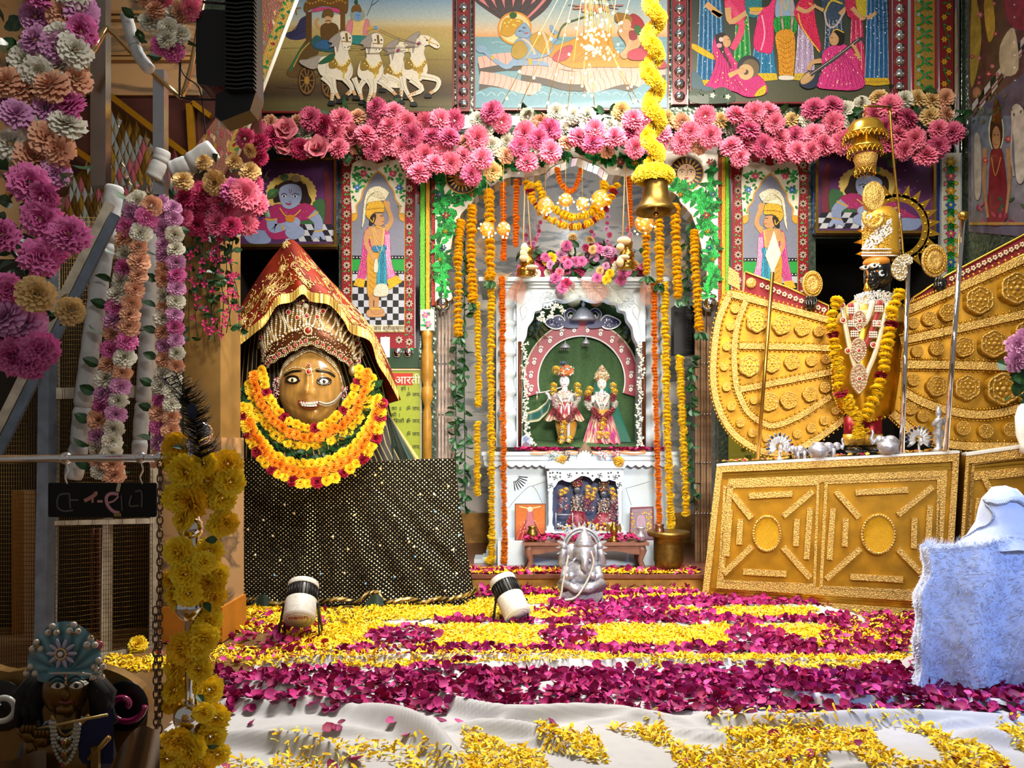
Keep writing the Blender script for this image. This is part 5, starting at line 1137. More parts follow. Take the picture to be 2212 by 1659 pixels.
mb.prism([P(x,y,QY-.05) for x,y in [(1126,966),(1126,948)]+[(1136-10*math.cos(a),948-8*math.sin(a)) for a in (PI*i/8 for i in range(9))]+[(1146,966)]],(0,.02,0),'#8a96b0'); mb.build('slab',M['enamel'],e)
A = Art(QY-.051); A.e(1136,949,6,6,'#5a6a90'); A.s([(1129,962),(1136,955),(1144,962)],'#6a4a60'); A.build('picture',M['paint'],e)
# chowki
KY = 5.63
M['chowki'] = mat('carved_wood','#7a5242',rough=.45,nz=.3,ns=16)
e = thing('low_table','low carved wooden offering table in front of the shrine','table',P(1266,1225,KY))
kz = P(0,1172,KY).z
mb = MB(); mb.box((P(1266,0,KY).x,KY+.12,kz-.011),(S(272,KY),.25,.022)); mb.build('table_top',M['chowki'],e)
mb = MB(); pts = [(1140,1178),(1392,1178),(1388,1196)]+[(1380-i*8.1,1194+4*math.cos(i*.45)) for i in range(30)]+[(1143,1196)]
mb.prism([P(x,y,KY+.015) for x,y in pts],(0,.02,0)); mb.build('apron',M['chowki'],e)
for x in (1146,1386):
 for dy in (.03,.20):
  mb = MB(); s = -1 if x < 1266 else 1; c = P(x,0,KY).x; z0 = STEP
  mb.tube([(c,KY+dy,kz-.02),(c+s*.012,KY+dy,kz-.06),(c-s*.004,KY+dy,z0+.07),(c+s*.012,KY+dy,z0+.02),(c+s*.014,KY+dy,z0)],[.026,.03,.018,.02,.024],n=8); mb.build('leg',M['chowki'],e)
petal_heap('rose petals heaped on the low wooden table',420,lambda: (P(R.uniform(1134,1398),0,KY).x,KY+R.uniform(.0,.20),kz+.012+R.uniform(0,.03)),.032,ROSE)
# framed prints
e = thing('framed_print','orange framed print of a red-robed deity leaning against the shrine','picture',P(1145,1168,5.99))
mb = MB(); slab(mb,1112,1179,1088,1168,5.94,.015); mb.build('frame',M['wood'],e)
A = Art(5.939); A.grad(1114,1090,1177,1166,[(1090,'#a85a1c'),(1130,'#b8642a'),(1166,'#8c2a24')]); A.s([(1144,1102),(1176,1166),(1114,1166)],'#8c1a2c',sharp=True)
for q in range(7): A.line([(1144,1104),(1116+q*10,1166)],.8,'#c89a3c',k=.1)
A.s([(1140,1104),(1149,1104),(1152,1120),(1156,1140),(1146,1150),(1136,1140),(1138,1120)],'#a8606a'); A.e(1145,1100,6,6,'#c8b0a0'); A.line([(1122,1094),(1144,1098),(1168,1094)],2,'#e0c890')
for q in range(30): A.e(R.uniform(1120,1170),R.uniform(1125,1164),.9,.9,'#d8b0a0',n=5,k=.02)
A.build('picture',M['paint'],e)
e = thing('framed_print','gold-bordered foil print wrapped in plastic beside the brass vessel','picture',P(1386,1165,5.99))
mb = MB(); mb.prism([P(*p,5.94) for p in ((1358,1168),(1362,1096),(1412,1094),(1414,1168))],(0,.015,0),'#6a3a48'); mb.build('frame',M['enamel'],e)
A = Art(5.939); A.s([(1362,1164),(1365,1100),(1408,1098),(1410,1164)],'#8c7884',sharp=True)
for q in range(90):
 x,y = R.uniform(1363,1408),R.uniform(1104,1160)
 if not (1374 < x < 1396 and 1114 < y < 1164): A.e(x,y,2.2,1.6,R.choice(['#c8a81c','#e0c83c','#a88a1c']),n=6,k=.02)
A.s([(1376,1118),(1386,1112),(1394,1118),(1394,1150),(1376,1150)],'#a890a0'); A.build('picture',M['foil'],e)
# vessels
def vessel(label,x,Y,prof,m,cat='pot',extra=None):
 g = thing('brass_vessel',label,cat,P(x,prof[-1][1],Y)); mb = MB(); LP(mb,x,Y,prof,n=24,dy=1); mb.build('body',m,g); return g
vessel('small brass pot in front of the orange framed print',1150,5.70,[(9,1136),(10,1138),(8,1142),(12,1148),(13.5,1156),(11,1166),(8,1170)],M['brass'])
kzy = HY+(EYE-kz)*F/5.69
g = vessel('brass oil lamp with leaf wings on the low table',1326,5.69,[(5,1128),(4,1134),(8,1140),(9,1148),(6,1153),(4,1157),(11,1166),(12,kzy)],M['brass'],'lamp')
for s in (-1,1):
 mb = MB(); mb.prism([P(1326+s*x,y,5.685) for x,y in ((4,1140),(14,1130),(17,1142),(15,1152),(10,1146))],(0,.01,0)); mb.build('leaf_wing',M['brass_old'],g)
mb = MB(); mb.prism([P(1326+r*math.cos(a)*1.0,1164+r*.55*math.sin(a),5.675) for r,a in ((14 if i % 2 else 8,i*PI/6) for i in range(12))],(0,.006,0)); mb.build('star_plate',M['brass'],g)
vessel('small silver vase among petals at the right end of the low table',1384,5.67,[(10,1138),(9,1141),(6,1148),(10,1156),(11,1164),(8,kzy-1)],M['silver'],'vase')
g = vessel('copper pot standing in the wide brass bucket',1424,5.67,[(10,1132),(11,1134),(9,1138),(10,1142),(11.5,1150),(11,1160)],mat('copper','#a06a4a',rough=.25,metal=.9),'pot')
e = thing('brass_bucket','wide dark brass bucket with flared rim right of the low table','bucket',P(1445,1222,5.67)); by = HY+(EYE-STEP)*F/5.67
mb = MB(); LP(mb,1444,5.67,[(40,1148),(45,1147),(46,1152),(44,1157),(33,1160),(32,1172)]+[(31.6+.5*(i % 2),1174+i*2.4) for i in range(16)]+[(30,1216),(29,by)],n=32,dy=1); mb.build('body',M['brass_old'],e)
# dark outdoor speaker / air unit hanging right of the shrine
e = thing('wall_speaker','dark box loudspeaker hanging behind the marigold strings right of the shrine','speaker',P(1478,768,6.4))
mb = MB(); slab(mb,1456,1500,660,766,6.35,.12); mb.build('case',M['blackm'],e)
for i in range(12): mb = MB(); slab(mb,1484,1499,672+i*7.5,675+i*7.5,6.345,.01); mb.build('fin',M['black'],e)
# ---------------------------------------------------------------- flower meshes
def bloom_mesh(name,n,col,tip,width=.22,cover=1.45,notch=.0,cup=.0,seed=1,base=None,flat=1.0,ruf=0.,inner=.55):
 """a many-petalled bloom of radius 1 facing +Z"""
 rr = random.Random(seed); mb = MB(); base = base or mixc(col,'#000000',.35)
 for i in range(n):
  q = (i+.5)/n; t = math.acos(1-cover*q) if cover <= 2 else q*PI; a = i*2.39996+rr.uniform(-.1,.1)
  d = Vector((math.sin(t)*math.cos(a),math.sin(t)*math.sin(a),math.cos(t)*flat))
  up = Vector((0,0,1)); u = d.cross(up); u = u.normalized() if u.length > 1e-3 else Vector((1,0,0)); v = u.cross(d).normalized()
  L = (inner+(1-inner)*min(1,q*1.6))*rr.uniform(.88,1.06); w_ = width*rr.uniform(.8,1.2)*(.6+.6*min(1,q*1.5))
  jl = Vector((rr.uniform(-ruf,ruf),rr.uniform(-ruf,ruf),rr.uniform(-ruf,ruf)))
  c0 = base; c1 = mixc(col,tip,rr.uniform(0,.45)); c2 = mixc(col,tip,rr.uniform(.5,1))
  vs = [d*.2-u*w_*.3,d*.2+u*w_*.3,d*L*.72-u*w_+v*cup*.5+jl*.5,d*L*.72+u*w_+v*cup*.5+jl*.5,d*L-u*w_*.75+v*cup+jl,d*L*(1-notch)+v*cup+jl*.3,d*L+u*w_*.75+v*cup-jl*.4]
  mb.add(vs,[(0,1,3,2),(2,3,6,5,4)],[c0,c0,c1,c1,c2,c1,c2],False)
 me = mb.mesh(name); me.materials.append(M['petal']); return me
BM = {}
def variants(key,name,k,**kw): BM[key] = [bloom_mesh(name,seed=11*i+len(key),**kw) for i in range(k)]
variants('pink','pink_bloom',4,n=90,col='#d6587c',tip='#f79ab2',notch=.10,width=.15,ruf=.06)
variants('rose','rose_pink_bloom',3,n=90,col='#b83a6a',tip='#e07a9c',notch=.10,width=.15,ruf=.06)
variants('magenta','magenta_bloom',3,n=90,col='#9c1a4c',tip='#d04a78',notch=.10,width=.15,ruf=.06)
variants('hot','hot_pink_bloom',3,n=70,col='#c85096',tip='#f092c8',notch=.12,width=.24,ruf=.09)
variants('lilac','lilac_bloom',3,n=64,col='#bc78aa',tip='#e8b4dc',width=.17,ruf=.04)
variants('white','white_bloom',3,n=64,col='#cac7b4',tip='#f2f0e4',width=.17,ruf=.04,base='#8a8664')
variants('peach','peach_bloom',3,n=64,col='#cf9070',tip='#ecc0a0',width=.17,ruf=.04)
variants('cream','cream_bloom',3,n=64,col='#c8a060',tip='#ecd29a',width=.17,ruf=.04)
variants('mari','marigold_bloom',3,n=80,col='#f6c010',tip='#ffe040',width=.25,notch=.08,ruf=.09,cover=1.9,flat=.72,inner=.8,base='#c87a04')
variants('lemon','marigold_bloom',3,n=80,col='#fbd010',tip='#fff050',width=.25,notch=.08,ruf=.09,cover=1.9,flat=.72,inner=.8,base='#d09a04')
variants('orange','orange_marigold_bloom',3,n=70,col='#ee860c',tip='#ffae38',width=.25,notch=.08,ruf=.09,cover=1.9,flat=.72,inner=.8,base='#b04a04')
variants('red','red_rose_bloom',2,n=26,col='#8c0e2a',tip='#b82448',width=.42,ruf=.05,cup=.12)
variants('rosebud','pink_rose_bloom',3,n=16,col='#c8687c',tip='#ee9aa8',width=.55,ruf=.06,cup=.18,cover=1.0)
lf = MB(); 
for s in (-1,1):
 lf.add([(0,0,0),(.28*s,.3,.10),(.34*s,.55,.10),(.2*s,.85,.02),(0,1.05,-.12),(0,.55,0)],[(0,1,2,5),(5,2,3,4)],['#12301a','#1f4a26','#1f4a26','#16381c','#12301a','#2c5a30'],True)
leaf_me = lf.mesh('leaf'); leaf_me.materials.append(M['leaf'])
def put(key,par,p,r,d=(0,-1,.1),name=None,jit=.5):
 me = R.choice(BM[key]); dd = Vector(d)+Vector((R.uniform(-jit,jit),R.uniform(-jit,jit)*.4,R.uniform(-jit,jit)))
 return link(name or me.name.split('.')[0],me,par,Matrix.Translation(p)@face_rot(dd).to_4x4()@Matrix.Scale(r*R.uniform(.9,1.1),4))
def putleaf(par,p,L,d=None):
 M3 = rnd_rot() if d is None else (Vector(d).to_track_quat('Y','Z').to_matrix()@Matrix.Rotation(R.uniform(0,6.3),3,'Y'))
 return link('leaf',leaf_me,par,Matrix.Translation(p)@M3.to_4x4()@Matrix.Scale(L,4))

# ---------------------------------------------------------------- the long pink swag
GY = 5.74
UP_ = [(520,262),(600,258),(700,252),(775,250),(795,225),(830,222),(870,232),(885,252),(1000,262),(1060,240),(1120,255),(1200,238),(1290,248),(1370,236),(1400,255),(1470,250),(1560,248),(1600,236),(1700,245),(1780,226),(1880,220),(1905,200),(2000,202),(2068,215)]
LO_ = [(520,330),(600,335),(700,326),(800,325),(880,340),(905,375),(960,378),(1050,375),(1110,362),(1150,345),(1200,322),(1260,325),(1340,322),(1360,340),(1430,325),(1480,312),(1560,322),(1585,345),(1640,325),(1750,330),(1800,310),(1860,318),(1940,330),(2000,335),(2040,310),(2075,262)]
poly = UP_+LO_[::-1]
e = thing('flower_swag','long pink artificial flower swag hung below the three upper paintings','garland',P(1300,360,GY))
mb = MB(); mb.tube([P(520+i*52,292+8*math.sin(i),GY+.10) for i in range(31)],.05,'#101c12',8); mb.build('stem',M['leaf'],e)
placed = []
for it in range(9000):
 x = R.uniform(515,2080); y = R.uniform(195,385)
 if not inpoly(x,y,poly): continue
 if any((x-a)**2+(y-b)**2 < 28**2 for a,b in placed): continue
 placed.append((x,y))
 edge = min(abs(y-interp(UP_,(x-520)/1548)[1]) if 520 <= x <= 2068 else 99,99)
 rn = R.random()
 if x < 560: k = R.choice(['magenta','cream','rose'])
 elif x < 790: k = R.choice(['rosebud','rose','white','magenta','pink','peach','rosebud'])
 elif 1020 < x < 1130 and rn < .55: k = R.choice(['cream','white','peach'])
 elif edge < 34 and rn < .5: k = R.choice(['white','peach','cream','white'])
 elif rn < .10: k = R.choice(['white','peach','cream'])
 elif x > 2030 and y < 250: k = R.choice(['white','peach'])
 else: k = R.choice(['pink','pink','pink','rose'])
 front = k in ('pink','rose','rosebud','magenta')
 put(k,e,P(x,y,GY-(R.uniform(.02,.10) if front else R.uniform(-.05,.02))),S(26 if front else 20,GY),(0,-1,.05))
for i in range(230):
 x = R.uniform(520,2085); u = interp(UP_,min(1,max(0,(x-520)/1548)))[1]; l = interp(LO_,min(1,max(0,(x-520)/1555)))[1]
 putleaf(e,P(x,R.uniform(u-6,l+4),GY+R.uniform(0,.09)),S(30,GY))
# ---------------------------------------------------------------- clusters at the left
def cluster(label,Y,items,leaves,box,lr,cat='garland',name='flower_garland',dep=.05,stem=None):
 e = thing(name,label,cat,P((box[0]+box[2])/2,box[3],Y))
 for (k,x,y,r) in items: put(k,e,P(x,y,Y-R.uniform(0,dep)),S(r,Y),(.25 if x < 500 else 0,-1,.05))
 for i in range(leaves): putleaf(e,P(R.uniform(box[0],box[2]),R.uniform(box[1],box[3]),Y+R.uniform(.02,.07)),S(lr,Y))
 if stem:
  mb = MB(); tubepx(mb,stem,Y+.06,10,'#16281a'); mb.build('stem',M['leaf'],e)
 return e
z0 = lambda L,r: [(k,x/3.95,y/3.95,r) for k,x,y in L]
cluster('column of lilac, white and peach flowers at the top left corner',2.0,z0([('lilac',310,140),('lilac',300,340),('lilac',690,90),('hot',690,270),('lilac',140,970),('lilac',390,920),('hot',600,890),('lilac',470,1480),('white',210,520),('white',490,540),('white',640,430),('white',510,290),('white',340,1120),('white',570,1060),('white',90,1230),('peach',530,110),('peach',210,760),('peach',430,730),('peach',650,680),('peach',280,1340),('peach',500,1280),('lilac',40,900),('peach',60,700),('hot',330,-60),('white',620,-60),('lilac',480,410),('white',330,620),('peach',400,1180)],37),46,(0,0,170,420),48,stem=[(80,-60),(90,100),(95,250),(85,420)])
cluster('bunch of big hot pink peonies with cream flowers above the wire gate',1.9,[(k,x/3.95,400+y/3.95,r) for k,x,y,r in [('hot',250,-20,42),('hot',370,90,36),('hot',350,290,44),('hot',590,420,46),('hot',340,620,44),('hot',440,560,34),('cream',310,930,42),('cream',600,1070,36),('hot',70,900,38),('lilac',200,1180,50),('hot',340,1400,46),('hot',130,1470,48),('hot',20,1330,44),('lilac',60,1120,40),('hot',250,1500,40),('hot',20,420,34)]],34,(0,370,130,720),46,stem=[(-10,520),(40,560),(60,640),(50,720)])
cluster('white and pink flower bunch on the stair rail beside the floodlight',3.0,z0([('white',1280,190),('white',1440,240),('white',1540,290),('white',1470,130),('peach',1330,80),('peach',1540,110),('pink',1380,10),('pink',1620,80),('hot',1370,390),('hot',1480,440),('pink',1640,-10),('peach',1250,-30),('white',1420,330)],24),22,(290,-10,410,120),30)
cluster('magenta and cream flower cluster tied at the foot of the stair rail',3.92,[(k,x,y,r) for k,x,y,r in [('cream',440,350,20),('cream',395,390,22),('cream',465,395,28),('cream',540,370,22),('cream',505,350,20),('magenta',440,420,32),('magenta',415,450,30),('rose',480,440,34),('rose',470,480,34),('pink',530,420,34),('rose',545,400,26),('pink',530,480,28),('pink',555,440,30),('magenta',400,430,26),('hot',500,410,28),('magenta',425,485,26),('magenta',500,490,26),('rose',395,470,22),('magenta',560,310,24),('rose',530,300,24),('magenta',560,340,22),('cream',540,325,18)]],40,(370,340,580,500),34,dep=.12)
cols = ['lilac','white','peach','hot','white','peach','lilac','white','peach','hot']
def strand(label,path,Y,r,sp):
 e = thing('flower_garland',label,'garland',P(path[-1][0],path[-1][1],Y)); q = cr(path,6,False); i = 0
 L = sum(math.dist(a,b) for a,b in zip(q,q[1:])); n = int(L/sp)
 for i in range(n):
  x,y = interp(q,i/n)
  put(R.choice(cols),e,P(x-r*.55,y+R.uniform(-6,6),Y),S(r,Y),(-.2,-1,.1),jit=.4); put(R.choice(cols),e,P(x+r*.6,y+sp*.5,Y-.02),S(r*.9,Y),(.3,-1,0),jit=.4)
  if i % 2 == 0: putleaf(e,P(x-r*1.2,y,Y+.03),S(r*1.4,Y),(-1,-.4,.5)); putleaf(e,P(x+r*.8,y,Y+.03),S(r*1.2,Y))
 mb = MB(); tubepx(mb,path,Y+.03,8,'#16281a'); mb.build('stem',M['leaf'],e)
strand('pink, white and peach flower strand between the two white wrapped posts',[(312,430),(285,500),(285,570),(268,640),(262,700),(250,780),(240,850),(228,920),(226,980),(235,1030)],3.52,26,29)
strand('pink and white flower strand beside the ochre pillar',[(360,435),(366,520),(368,600),(364,680),(368,760),(358,840),(356,920),(350,1020)],3.7,22,29)
# trailing bougainvillea
e = thing('trailing_vine','trailing magenta bougainvillea vine over the ochre pillar','plant',P(455,740,3.97)); Y = 3.97
fl_ = MB()
for k in range(3):
 a = k*2.09; c,s = math.cos(a),math.sin(a); fl_.add([(0,0,0),(.5*c-.4*s,.5*s+.4*c,.35),(1.0*c,1.0*s,.25),(.5*c+.4*s,.5*s-.4*c,.35)],[(0,1,2,3)],['#9c1450','#c42a6c','#d84a84','#b82060'])
fl_me = fl_.mesh('bract'); fl_me.materials.append(M['petal'])
for k in range(9):
 x0 = 418+k*11; pth = [(x0,500),(x0+R.uniform(-8,8),570),(x0+R.uniform(-12,12),640),(x0+R.uniform(-14,14),R.uniform(690,740))]
 mb = MB(); tubepx(mb,pth,Y,2,'#22381c',4); mb.build('stem',M['leaf'],e); q = cr(pth,5,False)
 for i in range(13):
  x,y = interp(q,R.random()); putleaf(e,P(x+R.uniform(-8,8),y,Y-R.uniform(0,.03)),S(21,Y))
 for i in range(7):
  x,y = interp(q,R.random()); link('bract',fl_me,e,Matrix.Translation(P(x+R.uniform(-10,10),y,Y-.04))@face_rot((R.uniform(-.5,.5),-1,R.uniform(-.4,.4))).to_4x4()@Matrix.Scale(S(9,Y),4))

# ---------------------------------------------------------------- marigold strings in the arch
def mstring(label,path,r,key,Y,sp=None,group=None,flat=True,name='marigold_string',leafend=False,amp=1.5):
 e = thing(name,label,'garland',P(path[-1][0],path[-1][1],Y),group)
 q = cr(path,8,False) if len(path) > 2 else path; sp = sp or r*.74
 L = sum(math.dist(a,b) for a,b in zip(q,q[1:])); n = max(2,int(L/sp))
 pts3 = []
 for i in range(n):
  x,y = interp(q,i/(n-1)); x2,y2 = interp(q,min(1,i/(n-1)+.01)); x1,y1 = interp(q,max(0,i/(n-1)-.01))
  d = Vector((x2-x1,0,-(y2-y1))).normalized(); k = key[i % len(key)] if isinstance(key,list) else key
  me = R.choice(BM[k]); dd = d+Vector((R.uniform(-.25,.25),R.uniform(-.25,.25),R.uniform(-.25,.25)))
  s = S(r,Y)*R.uniform(.88,1.1)
  link(me.name.split('.')[0],me,e,Matrix.Translation(P(x+R.uniform(-amp,amp),y,Y))@face_rot(dd).to_4x4()@Matrix.Diagonal((s,s,s*.95,1))); pts3.append(P(x,y,Y))
 mb = MB(); mb.tube(pts3,.003,'#4a3a18',4); mb.build('thread',M['leaf'],e)
 if leafend:
  for i in range(5): putleaf(e,P(path[-1][0]+R.uniform(-6,6),path[-1][1]+6,Y),S(22,Y),(R.uniform(-1,1),-.4,-1))
 return e
MY = 5.86
for l,p,r,k,o in (
 ('gold marigold string hanging first from the left in the arch',[(995,478),(990,560),(990,722)],11,'mari',1),
 ('gold marigold string hanging second from the left in the arch',[(1019,448),(1018,550),(1022,648)],12,'mari',1),
 ('lemon marigold string below the second gold string',[(1031,656),(1033,770),(1033,875)],8.5,'lemon',0),
 ('short lemon marigold string low at the left of the shrine',[(1031,915),(1031,1068)],8.5,'lemon',0),
 ('wide gold marigold string hanging third from the left in the arch',[(1057,415),(1058,500),(1059,600)],13,'mari',1),
 ('long lemon marigold string reaching down the left side of the shrine',[(1062,612),(1060,800),(1062,1000),(1062,1190),(1056,1212)],9.5,'lemon',0),
 ('orange marigold string in the upper left of the arch',[(1086,398),(1088,480),(1087,560)],7.5,'orange',1),
 ('long thin orange marigold string reaching the left foot of the shrine',[(1085,600),(1086,800),(1088,1000),(1090,1215)],8,'orange',0),
 ('orange marigold string beside the yellow swag on its left',[(1115,392),(1115,530)],8,'orange',1),
 ('orange marigold string beside the bell on its left',[(1359,385),(1362,490)],7.5,'orange',1),
 ('gold marigold string beneath the bell',[(1396,480),(1397,590)],10.5,'mari',1),
 ('gold marigold string just right of the bell clapper',[(1424,470),(1425,606)],11.5,'mari',1),
 ('long lemon marigold string reaching down the right side of the shrine',[(1436,614),(1438,750),(1441,900),(1446,1040),(1450,1140)],10,'lemon',0),
 ('gold marigold string right of the bell',[(1458,446),(1461,550),(1465,640)],12,'mari',1),
 ('lemon marigold string beneath the dark loudspeaker',[(1468,772),(1472,860),(1478,980),(1482,1110)],10,'lemon',0),
 ('gold marigold string hanging at the right foot of the arch',[(1499,502),(1504,600),(1512,712)],11,'mari',1),
 ('long thin orange marigold string reaching the copper pot',[(1413,614),(1415,800),(1420,980),(1424,1130)],8,'orange',0)):
 mstring(l,p,r,k,MY+(0 if o else .03),leafend=bool(o and k == 'mari'),group='marigold strings in the arch')
mstring('yellow and red marigold swag across the top of the arch',[(1140,396),(1152,430),(1175,462),(1210,484),(1245,490),(1282,478),(1310,445),(1330,400)],10,['mari','lemon','mari','red'],MY-.06,name='marigold_swag',amp=4)
mstring('inner gold marigold swag across the top of the arch',[(1160,398),(1172,425),(1196,450),(1225,468),(1250,468),(1280,455),(1298,420),(1308,396)],11,'lemon',MY-.03,name='marigold_swag',amp=4)
mstring('small orange marigold loop at the peak of the arch',[(1205,366),(1210,392),(1225,412),(1240,410),(1250,390),(1254,366)],7,'orange',MY-.02,name='marigold_swag')
def leafstring(label,path,Y,n,L=20):
 e = thing('leaf_string',label,'garland',P(path[-1][0],path[-1][1],Y)); q = cr(path,5,False) if len(path) > 2 else path
 for i in range(n):
  x,y = interp(q,i/(n-1)); putleaf(e,P(x+R.uniform(-3,3),y,Y),S(L,Y),(R.uniform(-1,1),R.uniform(-.8,.2),R.uniform(-1,.3)))
 mb = MB(); mb.tube([P(*interp(q,i/10),Y) for i in range(11)],.004,'#1c3a1c',4); mb.build('thread',M['leaf'],e)
leafstring('dark green leaf string behind the first marigold strings on the left',[(1004,520),(1003,800),(1005,1100)],MY+.06,80)
leafstring('dark green leaf string along the pale folding gate',[(985,730),(984,1020)],MY+.06,44)
leafstring('dark green leaf string above the dark loudspeaker',[(1484,500),(1486,655)],MY+.1,26)
leafstring('dark green leaf string below the dark loudspeaker',[(1494,770),(1492,900),(1500,1090)],MY+.06,48)
# flowers heaped on the shrine top
e = thing('flower_heap','mixed heap of pink, white and purple flowers on top of the shrine','flowers',P(1250,600,6.1)); FYh = 6.06
for i in range(95):
 x = R.uniform(1120,1400); hgt = 95*max(.25,1-abs(x-1255)/170); y = 598-R.random()*hgt
 k = R.choice(['magenta','hot','white','pink','white','hot','cream','lilac','magenta'])
 if k == 'cream' and R.random() < .5: k = 'lemon'
 put(k,e,P(x,y,FYh-R.uniform(-.08,.08)),S(R.uniform(9,14),FYh))
for i in range(70):
 x = R.uniform(1125,1400); putleaf(e,P(x,600-R.random()*70,FYh+R.uniform(-.05,.1)),S(24,FYh))
for x,y in ((1225,612),(1215,622),(1232,618),(1200,600),(1290,600),(1310,604),(1340,606)): put(R.choice(['hot','magenta','lemon']),e,P(x,y,FYh-.06),S(13,FYh))
for x0,y0,x1,y1 in ((1140,555,1170,480),(1320,560,1310,455),(1352,560,1360,475),(1150,560,1135,490),(1270,560,1282,500)):
 for i in range(9):
  t = i/8; put('lilac' if i % 2 else 'rose',e,P(lerp(x0,x1,t)+R.uniform(-5,5),lerp(y0,y1,t),FYh+.05),S(8-3*t,FYh))
def frond(par,x,y,ang,L,col,Y):
 mb = MB(); s = Y/F; c = P(x,y,Y)
 def pt(u,v,d=0): return c+Vector(((u*math.cos(ang)-v*math.sin(ang))*s,-d,-(u*math.sin(ang)+v*math.cos(ang))*s))
 mb.tube([pt(L*t,6*t*t*0,.06*t) for t in (0,.3,.6,1)],[s*1.2,s,s*.8,s*.3],col,4)
 for i in range(16):
  t = .12+.88*i/16; l = L*.42*math.sin(PI*min(1,.15+t*.85))+4
  for sg in (-1,1): mb.tube([pt(L*t,0,.06*t),pt(L*t+l*.5,sg*l*.5,.06*t+.01),pt(L*t+l*.9,sg*l*.75,.06*t)],[s*.8,s*.7,s*.2],col,3)
 mb.build('palm_frond',M['leaf'],par)
for x,y,a,L,c in ((1130,596,1.9,60,'#c88a70'),(1105,590,2.6,60,'#b8a080'),(1210,598,.9,70,'#b8bcb0'),(1250,600,.75,72,'#c88a70'),(1300,600,.9,70,'#b8bcb0'),(1390,600,1.3,60,'#c88a70'),(1420,580,.1,60,'#b09a70'),(1430,560,-.5,55,'#b09a70'),(1080,560,-2.6,60,'#c0a070'),(1155,520,-1.9,60,'#8a94a0')): frond(e,x,y,a,L,c,FYh-.05)
# ---------------------------------------------------------------- the veiled idol in the sequinned black drape
def sequin_mat(name,cloth,dot,du,dv):
 m = mat(name,cloth,rough=.9,spec=.15); nt = m.node_tree; L = nt.links.new; b = nt.nodes['Principled BSDF']
 uv = nt.nodes.new('ShaderNodeUVMap'); mp = nt.nodes.new('ShaderNodeMapping'); mp.inputs['Scale'].default_value = (1/du,1/dv,1); mp.inputs['Rotation'].default_value = (0,0,PI/4)
 L(uv.outputs[0],mp.inputs[0])
 t = nt.nodes.new('ShaderNodeTexVoronoi'); t.voronoi_dimensions = '2D'; t.inputs['Randomness'].default_value = .12; t.inputs['Scale'].default_value = 1
 L(mp.outputs[0],t.inputs['Vector'])
 lt = nt.nodes.new('ShaderNodeMath'); lt.operation = 'LESS_THAN'; lt.inputs[1].default_value = .21; L(t.outputs['Distance'],lt.inputs[0])
 wn = nt.nodes.new('ShaderNodeTexWhiteNoise'); wn.noise_dimensions = '3D'; L(t.outputs['Color'],wn.inputs[0])
 mr = nt.nodes.new('ShaderNodeMapRange'); mr.inputs[3].default_value = .25; mr.inputs[4].default_value = 1.25; L(wn.outputs[0],mr.inputs[0])  # random dot brightness paints in the glint of sequins at differing angles
 dc = nt.nodes.new('ShaderNodeMix'); dc.data_type = 'RGBA'; dc.blend_type = 'MULTIPLY'; dc.inputs[0].default_value = 1; dc.inputs[6].default_value = (*C(dot),1); L(mr.outputs[0],dc.inputs[7])
 mx = nt.nodes.new('ShaderNodeMix'); mx.data_type = 'RGBA'; mx.inputs[6].default_value = (*C(cloth),1); L(dc.outputs[2],mx.inputs[7]); L(lt.outputs[0],mx.inputs[0])
 L(mx.outputs[2],b.inputs['Base Color'])
 mm = nt.nodes.new('ShaderNodeMath'); mm.operation = 'MULTIPLY'; mm.inputs[1].default_value = .35; L(lt.outputs[0],mm.inputs[0]); L(mm.outputs[0],b.inputs['Metallic'])
 rg = nt.nodes.new('ShaderNodeMapRange'); rg.inputs[3].default_value = .9; rg.inputs[4].default_value = .32; L(lt.outputs[0],rg.inputs[0]); L(rg.outputs[0],b.inputs['Roughness'])
 return m
M['sequin'] = sequin_mat('sequinned_black','#0b0a08','#e8cf9a',.0200,.0180)
idol_e = thing('veiled_idol','large wooden-faced idol in a red veil and black sequinned drape','statue',(P(740,0,4.95).x,5.2,0)); e = idol_e
NU,NV = 150,70; mb = MB(); vs = []; uvs = []
for j in range(NV+1):
 v = j/NV
 for i in range(NU+1):
  u = i/NU
  if v < .14: y = 994-4*math.sin(u*9)+16*max(0,(abs(u-.5)-.38)/.12)**2; vv = 0; back = (1-v/.14)*.45
  else: vv = (v-.14)/.86; y = lerp(994-4*math.sin(u*9)*(1-vv)+16*max(0,(abs(u-.5)-.38)/.12)**2*(1-vv),1309,vv); back = 0
  xl = lerp(462,455,vv); xr = lerp(984,1030,vv**1.3); yf = lerp(5.16,4.955,vv)+back
  s = (u-.10)/.80
  x = lerp(xl,xr,min(1,max(0,s))); side = 0
  if s < 0: side = -s
  if s > 1: side = s-1
  cor = max(0,abs(s-.5)-.44)/.06 if 0 <= s <= 1 else 1
  Yp = yf+.05*cor**2+side*4.2*(1 if not back else .3)
  th = (x-668)/(y-880)
  fo = math.cos(th*17+.6)*.5+.5*math.cos(th*31+1.2)
  Yp -= vv*(1-.6*cor)*(.022*fo+.018*math.sin(x*.021+1)*vv)
  Yp += .10*math.exp(-((x-668)/150)**2)*math.exp(-vv*5)*0
  if vv > .93: Yp -= .03*(vv-.93)/.07*(1+math.sin(x*.09))
  p = P(x,y,Yp)
  if vv >= .999: p.z = .012
  vs.append(p); uvs.append((x*.00287+.010*fo*vv+side*1.2,-y*.00287-back*.9+.012*math.sin(th*6)*vv))
mb.add(vs,[(j*(NU+1)+i,j*(NU+1)+i+1,(j+1)*(NU+1)+i+1,(j+1)*(NU+1)+i) for j in range(NV) for i in range(NU)],'#ffffff',True); mb.uv = uvs
mb.build('sequin_drape',M['sequin'],e)
